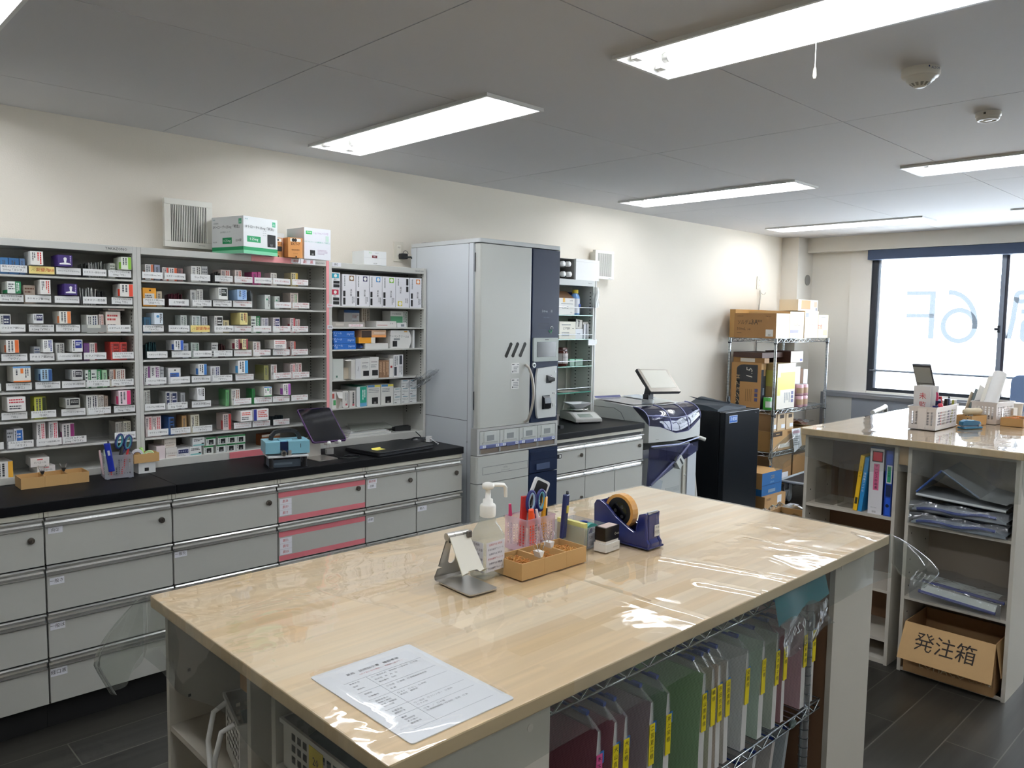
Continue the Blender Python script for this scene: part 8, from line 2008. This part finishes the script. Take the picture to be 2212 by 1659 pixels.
v = thing('vinyl_sheet', 'clear vinyl sheet covering the window desk with a drooping corner', 'table cover', (0, 0, 0))
m = MB(); m.grid(90, 50, lambda a, b: (DX0-.003+a*(DX1-DX0+.006), DY0-.003+b*(DY1-DY0+.006), DZ+.0022+.0006*sin(a*21+2*sin(b*9))*sin(b*15)), VINYL); m.build('top_sheet', v)
MB().grid(60, 8, lambda a, b: (DX0-.003-.012*b*(1+.6*sin(a*15)), DY0-.003+a*(DY1-DY0+.006), DZ+.002-b*(.15+.09*(1-a)*0+.02*sin(a*11)+.10*max(0, .55-a))), VSIDE).build('side_sheet', v)
MB().grid(60, 6, lambda a, b: (DX0-.003+a*(DX1-DX0+.006), DY1+.003+.012*b, DZ+.002-b*(.12+.012*sin(a*9))), VSIDE).build('side_sheet', v)
MB().grid(60, 6, lambda a, b: (DX0-.003+a*(DX1-DX0+.006), DY0-.003-.012*b, DZ+.002-b*(.12+.012*sin(a*9))), VSIDE).build('side_sheet', v)
_tz = TBZ; TBZ = DZ
for cc in ((DX0-.003, DY1+.003, -1, 1, .215, .13), (DX0-.003, DY0-.003, -1, -1, .2, .07)): MB().grid(26, 14, corner(*cc), VSIDE).build('corner_fold', v)
TBZ = _tz
ZD = DZ+.0042
# files in the first shelf box
zf = .6853
def book(label, y0, y1, h, d, col, loc_x=3.675, tilt=0, prints=None, name='file', rough=.4):
    m = MB(); w = y1-y0; m.box(0, d, -w/2, w/2, 0, h, P(col, rough), skip='')
    if prints: prints(m, w, h)
    return m.build(name, loc=(loc_x, (y0+y1)/2, zf+(.0015 if tilt else 0)), rot=(tilt, 0, 0), label=label, cat='file', group=None)
S_ = lambda m, y0, y1, z0, z1, mat, o=.0006: m.quad((-o, y1, z0), (-o, y0, z0), (-o, y0, z1), (-o, y1, z1), mat)
def vt(m, s, size, mat, z, y=0, o=.0012):
    for k, ch in enumerate(s): m.text(ch, size, mat, (-o, y, z-k*size*1.12), (0, -1, 0), (0, 0, 1))
book('yellow file leaning in the window desk shelf box', 1.478, 1.496, .262, .21, '#e8b820', tilt=radians(5.5), prints=lambda m, w, h: (S_(m, -w*.3, w*.3, h*.12, h*.24, P('#2a2a20', .5)), vt(m, 'ファイル', .012, P('#6a4a10', .6), h*.78)), name='yellow_file')
book('bright blue file leaning beside the yellow one', 1.4555, 1.4735, .255, .21, '#2a86c0', tilt=radians(5.5), prints=lambda m, w, h: vt(m, '連絡簿ファイル', .012, P('#e4eef4', .6), h*.7), name='blue_file')
def binder(m, w, h):
    S_(m, -w*.42, w*.34, h*.80, h*.965, INK); S_(m, -w*.36, w*.28, h*.815, h*.95, P('#c02a38', .5), .001)
    S_(m, -w*.20, w*.20, h*.37, h*.77, P('#e06a94', .5)); vt(m, 'サービス計画書', .0148, INK, h*.735)
    m.text('KING FILE', .006, FNT, (-.001, w*.1, h*.1), (0, -1, 0)); m.text('|||||||', .010, INK, (-.001, w*.05, h*.04), (0, -1, 0))
    m.box(-.0006, .22, -w/2-.0008, -w/2, 0, h, P('#1d2a5a', .4)); m.box(.002, .22, -w*.5, w*.5, h, h+.006, P('#20386a', .4))
book('thick white binder with a red square and pink title strip', 1.366, 1.428, .302, .22, '#e4e2e4', prints=binder, name='ring_binder')
def bl2(m, w, h): (S_(m, -w*.45, w*.3, h*.8, h*.95, P('#2a50b0', .5)), S_(m, -w*.45, w*.3, h*.5, h*.78, P('#d8dce0', .5)), S_(m, -w*.3, w*.2, h*.52, h*.76, P('#2f9a72', .5), .001), vt(m, '個別計画', .010, P('#10402c', .6), h*.73, -.001, .0016), S_(m, -w*.4, w*.3, h*.30, h*.48, P('#16264a', .5)), S_(m, -w*.4, w*.3, h*.02, h*.28, P('#2458c8', .5)), m.cyl((-.001, 0, h*.16), (-.0016, 0, h*.16), w*.25, P('#10203c', .5), 14))
book('blue binder with white and green spine labels beside the white one', 1.327, 1.358, .300, .22, '#1f3f9a', prints=bl2, name='ring_binder')
AC = CLEAR('#f4f4f2', .04, .02, 1.2, '#c8c4bc')
for k, (a, b, h) in enumerate(((1.60, 1.69, .17), (1.51, 1.58, .21))):
    m = MB().box(3.70, 3.82, a, b, zf+.0005, zf+h, AC); m.build('clear_case', label='clear acrylic case in the file shelf box, %s' % ['next to the outer panel','next to the yellow file'][k], cat='clear case')
# wrapped mesh cases in the second shelf box
CPK = CLEAR('#eef2f4', .14, .06, 1.7, '#c2c8d0', .7, 22, .010)
zs = .6805
def wrapped(label, z, y0, y1, h, bulge, tint, stripe='#2a4490'):
    t = thing('wrapped_case', label, 'wrapped case', (3.66, y0, z), 0, 'wrapped mesh cases in the desk shelf box')
    W = y1-y0
    m = MB(); m.grid(10, 6, lambda a, b: (-.01+b*.25, a*W, h*.25+h*.45*sin(a*pi)**.3+bulge*sin(a*5+b*2)*.3), P(tint, .4)).grid(10, 1, lambda a, b: (-.01, a*W, h*.08+(h*.17+h*.45*max(0, sin(a*pi))**.3+bulge*sin(a*5)*.3)*b), P(tint, .45)); m.build('folded_case', t)
    m = MB(); m.tube([(-.014, W*(.1+.84*k/10), h*.55-.012*k/10+.005*sin(k)) for k in range(11)], .0065, P(stripe, .4), 8); m.build('zipper', t)
    m = MB(); m.grid(16, 6, lambda a, b: (-.022-.012*sin(b*pi)+.006*sin(a*23+b*5), -.012+a*(W+.02), .001+h*1.05*b+.004*sin(a*17)*(1 if b > .01 else 0)), CPK).grid(16, 6, lambda a, b: (-.02+b*.26, -.012+a*(W+.02), h*1.05+.006*sin(a*21+b*9)), CPK); m.build('clear_wrap', t)
wrapped('lower wrapped mesh case pack on the upper shelf of the desk box', zs+.0005, .864, 1.228, .052, .006, '#9aa2a8')
wrapped('middle wrapped mesh case pack on the upper shelf of the desk box', zs+.060, .864, 1.228, .045, .006, '#b0b6ba')
t = thing('mesh_case', 'grey mesh case lying open and tented on the wrapped packs', 'zip case', (3.655, .868, zs+.122))
m = MB(); GM = P('#9a9ea0', .45)
m.add([(-.005, .345, .02), (.0, .25, .125), (.0, .10, .03), (.0, .0, .02), (.24, .34, .03), (.24, .25, .14), (.24, .10, .045), (.24, .0, .03)], [(0,1,5,4),(1,2,6,5),(2,3,7,6)], GM).add([(-.006, .345, .018), (-.006, 0, -.0), (.2, 0, .006), (.2, .345, .022)], [(0,1,2,3)], P('#8f9496', .45)); m.build('mesh_body', t)
m = MB(); m.tube([(-.006, .345, .022), (-.003, .25, .128)], .005, P('#34508e', .4), 8).tube([(-.008, .345, .012), (-.008, .0, -.004)], .006, P('#c2c8c8', .35), 8).tube([(-.002, .25, .128), (-.002, .10, .034)], .004, P('#7a8aa0', .4), 8); m.build('zipper', t)
t = thing('wrapped_case', 'wrapped white and violet case lying on the middle shelf of the desk box', 'wrapped case', (3.662, .865, .3455), 0, 'wrapped mesh cases in the desk shelf box')
WV = P('#dfe0d4', .4); VV = P('#4a4f90', .4)
m = MB()
m.grid(14, 5, lambda a, b: (-.008+.05*b, .02+a*.29, .018+.030*sin(b*pi*.8)+.03*a*.6), WV).grid(14, 4, lambda a, b: (.05+.12*b, .03+a*.29, .052+.02*a+.012*sin(b*pi)), WV); m.build('folded_case', t)
m = MB(); m.tube([(.0, .02+.3*k/10, .018+.02*k/10) for k in range(11)], .008, VV, 8).tube([(.045, .0+.32*k/10, .055+.02*k/10) for k in range(11)], .007, VV, 8); m.build('zipper', t)
m = MB(); m.grid(16, 6, lambda a, b: (-.018-.014*sin(b*pi), -.005+a*.355, .003+.085*b*(.75+.35*a)), CPK).grid(16, 6, lambda a, b: (-.018+b*.25, -.005+a*.355, .003+.085*(.75+.35*a)+.004*sin(a*19+b*7)), CPK); m.build('clear_wrap', t)
# order carton on the floor of the second box
t = thing('order_carton', 'open brown carton with a hand lettered flap in the bottom of the desk box', 'box', (3.635, .868, .0185))
KB2 = P('#a8845a', .7, noise=.04, scale=60); KI = P('#6f5234', .8); KF = P('#c4a06e', .7, noise=.03, scale=60)
m = MB(); w, d, h = .26, .355, .225
m.box(0, .004, 0, d, 0, h, KB2).box(w-.004, w, 0, d, 0, h, KB2).box(.004, w-.004, 0, .004, 0, h, KB2).box(.004, w-.004, d-.004, d, 0, h, KB2).box(.004, w-.004, .004, d-.004, 0, .004, KI)
m.text('LOHACO', .044, P('#dcc9a6', .6), (-.0008, d*.56, .048), (0, -1, 0), (0, 0, 1)); m.text('○○ ∞', .03, P('#b89c76', .6), (-.0008, d*.14, .045), (0, -1, 0), (0, 0, 1)); m.box(-.0008, 0, .012, .018, .04, .075, P('#d8cdb8', .5))
m.build('box_shell', t)
m = MB(); m.add([(0, -.0, h), (0, d, h), (-.050, d+.012, h-.155), (-.050, -.004, h-.155), (.002, 0, h), (.002, d, h), (-.047, d+.012, h-.156), (-.047, -.004, h-.156)], [(0,3,2,1),(4,5,6,7),(2,3,7,6),(0,4,7,3),(1,2,6,5)], KF)
dn = Vector((-.050, 0, -.155)).normalized(); lr = Vector((0, -1, 0)); nrm = Vector((-.155, 0, .050)).normalized()*.0008
m.text('発注箱', .086, P('#2a2018', .6), tuple(Vector((-.024, d*.52, h-.073))+nrm), tuple(lr), tuple(-dn), slant=.08, sx=.95)
m.build('front_flap', t)
m = MB(); m.add([(0, 0, h), (w, 0, h), (w-.01, -.022, h-.14), (.012, -.022, h-.14)], [(0,1,2,3)], KF).build('side_flap', t)
m = MB(); m.add([(0, d, h), (w, d, h), (w-.01, d+.012, h-.12), (.0, d+.014, h-.13)], [(0,1,2,3)], KB2); m.build('side_flap', t)

# ------------------------------------------------------------------ on the window desk
BW = P('#dcd6d2', .4)
b1 = holed_basket('plastic_basket', 'white basket holding cards and pens on the window desk', .30, .122, .112, (4.002, 1.264, ZD), 0, BW, 14, 6, 5, .0045)
m = MB(); m.prism([(.048, .004), (.074, .004), (.078, .02), (.080, .104), (.042, .104), (.044, .02)], -.0022, .0, P('#e6e0dc', .35), 'x') ; m.build('label_shield', b1)
for k in range(4):
    m = MB().box(0, .0016, 0, .076, 0, .205, P(('#e4e2e2', '#dcdcdc', '#e8e6e4', '#d8d8da')[k], .5))
    if k == 0: S2 = [m.text(ch, .034, P('#c22a30', .6), (-.0006, .034, .155-.043*j), (0, -1, 0), (0, 0, 1)) for j, ch in enumerate('未監査')]
    if k == 1: [m.text(ch, .02, P('#3a2a30', .6), (-.0006, .070, .15-.022*j), (0, -1, 0), (0, 0, 1)) for j, ch in enumerate('監査済')]
    m.build('tall_card', loc=(4.030+.018*k, 1.30-.004*k, ZD+.004), rot=(0, radians(-3+2*k), radians(-4)), label=['tall white card with red handwriting, frontmost in the basket','tall white card with dark lettering, second in the basket','plain white tall card, third in the basket','plain white tall card, rearmost in the basket'][k], cat='card', group='tall cards in the desk basket')
t = thing('tablet_holder', 'grey flat holder leaning behind the white basket on the window desk', 'holder', (4.56, 1.455, ZD+.008), (0, radians(-37), radians(0)))
MB().rbox(-.008, .006, -.045, .045, 0, .36, .006, P('#2b3038', .4), 'z').build('back_shell', t); MB().box(-.0095, -.008, -.040, .040, .02, .35, P('#8f979c', .25, metal=.2)).box(-.0105, -.0095, -.04, .04, .24, .243, DARK).build('front_plate', t)
scissors('pink handled scissors in the white basket on the window desk', (4.10, 1.318, ZD+.012), (radians(4), radians(6), radians(50)), '#c83a68', '#e0708e', 1.05)
scissors('blue handled scissors in the white basket on the window desk', (4.16, 1.330, ZD+.012), (0, radians(8), radians(40)), '#2d5d96', '#4a86b8', 1.0)
m = MB().rbox(-.02, .02, -.012, .012, 0, .135, .004, P('#1a2250', .4), 'z'); m.build('pen_case', loc=(4.125, 1.298, ZD+.006), rot=(0, radians(-8), radians(20)), label='dark navy case standing among the pens in the white basket', cat='case')
stick('red capped marker in the white basket on the window desk', (4.20, 1.31, ZD+.008), (4.205, 1.315, ZD+.150), .011, '#c02c34', name='marker_pen')
stick('white correction pen in the white basket on the window desk', (4.225, 1.295, ZD+.008), (4.228, 1.293, ZD+.138), .010, '#d8d4c8', 'pen', 'pen', '#1c1c1e')
cutter('navy utility knife in the white basket on the window desk', (4.265, 1.29, ZD+.008), (0, radians(-6), 0), '#1e2a5c', 1.1, '#c8c050')
stick('yellow green pen at the far end of the white basket', (4.283, 1.282, ZD+.008), (4.290, 1.280, ZD+.13), .006, '#b8b848')
m = MB().rbox(-.018, .018, -.012, .012, 0, .03, .008, P('#1f2a66', .35), 'z'); m.build('eraser_holder', loc=(4.045, 1.283, ZD+.086), rot=(0, 0, radians(20)), label='navy rounded tape cutter just above the basket rim behind the red card', cat='tape cutter')
m = MB().lathe([(.0001, -.012),(.009,-.010),(.012,0),(.009,.010),(.0001,.012)], P('#e0485a', .3), n=14); m.build('round_stamp', loc=(4.075, 1.270, ZD+.116), label='small red round stamp lying on the white basket rim', cat='stamp')
kraft_tray('kraft tray of black clips beside the white basket on the window desk', .13, .085, .048, (4.372, 1.215, ZD), radians(-14), None)
m = MB()
for k in range(30):
    x, y = rnd.uniform(4.39, 4.49), rnd.uniform(1.215, 1.27); z = ZD+.03+rnd.uniform(0, .022); a = rnd.uniform(0, pi)
    m.tube([(x, y, z), (x+.014*cos(a), y+.014*sin(a), z+.006), (x+.02*cos(a), y+.02*sin(a), z-.002)], .0022, P(rnd.choice(('#1b1d1c', '#2a2c2c', '#c0c4c6', '#1b1d1c')), .35), 5)
m.build('clip_heap', kind='stuff', label='heap of black and silver clips in the kraft tray on the window desk', cat='clips')
m = MB().add([(4.43, 1.22, ZD+.058), (4.475, 1.21, ZD+.058), (4.48, 1.235, ZD+.064), (4.435, 1.245, ZD+.064)], [(0,1,2,3)], P('#2f9a6a', .4)); m.build('green_card', label='small green card lying on the clip heap', cat='card')
t = thing('stapler', 'teal blue stapler on the window desk in front of the clip tray', 'stapler', (4.262, 1.190, ZD), radians(-25))
TB = P('#1d6a94', .25, coat=.4)
MB().rbox(-.062, .062, -.021, .021, 0, .010, .008, TB, 'z').build('base', t, bevel=.002)
m = MB().prism([(-.062, .016), (.05, .014), (.06, .02), (.05, .034), (.01, .042), (-.035, .044), (-.06, .036)], -.013, .013, TB, 'y'); m.build('arm', t, bevel=.003)
m = MB().cyl((.045, -.016, .016), (.045, .016, .016), .008, P('#b8bcc0', .3, metal=.8), 12).box(-.05, .04, -.010, .010, .010, .0155, P('#8a9096', .3, metal=.8)); m.build('hinge', t)
holed_basket('plastic_basket', 'white pierced basket behind the clip tray on the window desk', .20, .12, .112, (4.53, 1.15, ZD), radians(-8), BW, 10, 6, 6, .0040)
t = thing('rolled_papers', 'bundle of rolled white papers sticking up from the white pierced basket', 'papers', (4.572, 1.205, ZD+.032), (0, radians(33), radians(-6)))
m = MB(); m.tube([(0, 0, 0), (0, 0, .26)], .032, P('#dfdedb', .6), 14, caps=False).tube([(.012, .03, 0), (.012, .03, .235)], .026, P('#d4cfc4', .6), 14, caps=False).tube([(.0, .0, 0), (.0, .0, .262)], .024, P('#c9c8c4', .6), 12, caps=False); m.build('paper_roll', t)
m = MB().box(-.03, .03, -.01, .0, 0, .15, P('#5e6a6c', .5)).box(-.04, .05, .008, .012, 0, .13, P('#c8b8a0', .6)).box(-.045, .045, -.03, -.028, 0, .17, P('#e4e3df', .6)); m.build('notebook', loc=(4.685, 1.315, ZD+.014), rot=(0, radians(24), radians(-20)), label='dark notebook and sheets behind the rolled papers on the window desk', cat='papers')
m = MB().rbox(-.055, .055, -.03, .03, 0, .115, .006, P('#dddcd8', .5), 'z'); m.build('white_holder', loc=(4.44, 1.36, ZD), rot=radians(-12), label='plain white upright holder behind the basket on the window desk', cat='holder')
t = thing('roller_handle', 'cream rounded wooden handle lying across the clip tray', 'handle', (4.42, 1.23, ZD+.068), radians(-24))
MB().lathe([(.0001,-.055),(.013,-.052),(.018,-.03),(.016,.0),(.0175,.03),(.015,.055),(.0001,.058)], P('#cdbfa2', .45), n=20).build('grip', t, rot=(0, pi/2, 0))
m = MB(); m.grid(6, 6, lambda a, b: (4.315+a*.05, 1.30+b*.06, ZD+.06+.045*sin(a*pi)*sin(b*pi)+.006*sin(a*15+b*9)), CLEAR('#eef0f0', .4, .1, 1.5, '#cfd0d2', .6, 40)); m.build('plastic_packet', label='crumpled clear packet between the white basket and the clip tray', cat='packet')
for k, x in enumerate((4.520, 4.602)):
    kraft_tray('kraft box of orange rubber bands on the window desk, %s' % ['first','second, cut by the picture edge'][k], .080, .10, .040, (x, 1.028-.012*k, ZD), radians(-2), 'orange rubber band boxes')
    m = MB()
    for q_ in range(30):
        cx_, cy_ = x+rnd.uniform(.02, .06), 1.03+rnd.uniform(.02, .08); r1, r2, th = rnd.uniform(.007, .012), rnd.uniform(.004, .009), rnd.uniform(0, pi); z = ZD+.02+rnd.uniform(0, .024)
        m.tube([(cx_+r1*cos(a*pi/5)*cos(th)-r2*sin(a*pi/5)*sin(th), cy_+r1*cos(a*pi/5)*sin(th)+r2*sin(a*pi/5)*cos(th), z) for a in range(10)], .0013, P('#c87a34', .5), 4, True)
    m.build('rubber_bands', kind='stuff', label='heap of orange rubber bands in the desk kraft box, %s' % ['first','second'][k], cat='rubber bands')
m = MB().rbox(0, .055, 0, .05, 0, .075, .004, P('#d2cdc2', .5), 'z').box(-.0006, 0, .01, .04, .02, .06, P('#b8ad98', .5)); m.build('small_box', loc=(4.70, 1.115, ZD), rot=radians(-6), label='small beige box behind the rubber band boxes on the window desk', cat='box')
m = MB().lathe([(.030,0),(.04,.095),(.041,.097),(.038,.097)], P('#dcdad6', .5), n=22); m.build('paper_cup', loc=(4.80, 1.135, ZD), label='white paper cup behind the small beige box on the window desk', cat='cup')
# pole with bent grip behind the desk; chair beyond it
m = MB(); m.tube([(4.90, 1.83, .0), (4.90, 1.83, .98), (4.885, 1.825, 1.045), (4.84, 1.81, 1.066), (4.78, 1.80, 1.062), (4.63, 1.80, 1.046)], .014, P('#dcdcd8', .35), 12); m.build('bent_handle', label='white bent handle of a pole standing behind the window desk', cat='pole')
t = thing('office_chair', 'office chair with a blue grey backrest beyond the window desk', 'chair', (5.95, 1.15, 0), radians(0))
CHB = P('#6f86ad', .7, noise=.05, scale=200)
m = MB().rbox(-.24, .24, -.045, .0, .72, 1.235, .05, CHB, 'x') if False else MB().rbox(-.045, .0, -.28, .28, .70, 1.24, .05, CHB, 'x'); m.build('backrest', t, bevel=.012)
MB().rbox(.02, .47, -.24, .24, .56, .63, .06, CHB, 'z').build('seat', t, bevel=.015)
m = MB().cyl((.24, 0, .08), (.24, 0, .56), .03, DKG, 14).box(-.03, .26, -.03, .03, .53, .56, DKG).box(-.03, -.0, -.03, .03, .53, .80, DKG); m.build('post', t)
for k in range(5):
    a = 2*pi*k/5; m = MB().tube([(.24, 0, .09), (.24+.28*cos(a), .28*sin(a), .06)], .018, DKG, 8).cyl((.24+.28*cos(a), .28*sin(a)-.012, .028), (.24+.28*cos(a), .28*sin(a)+.012, .028), .028, DKG, 12); m.build('leg', t)
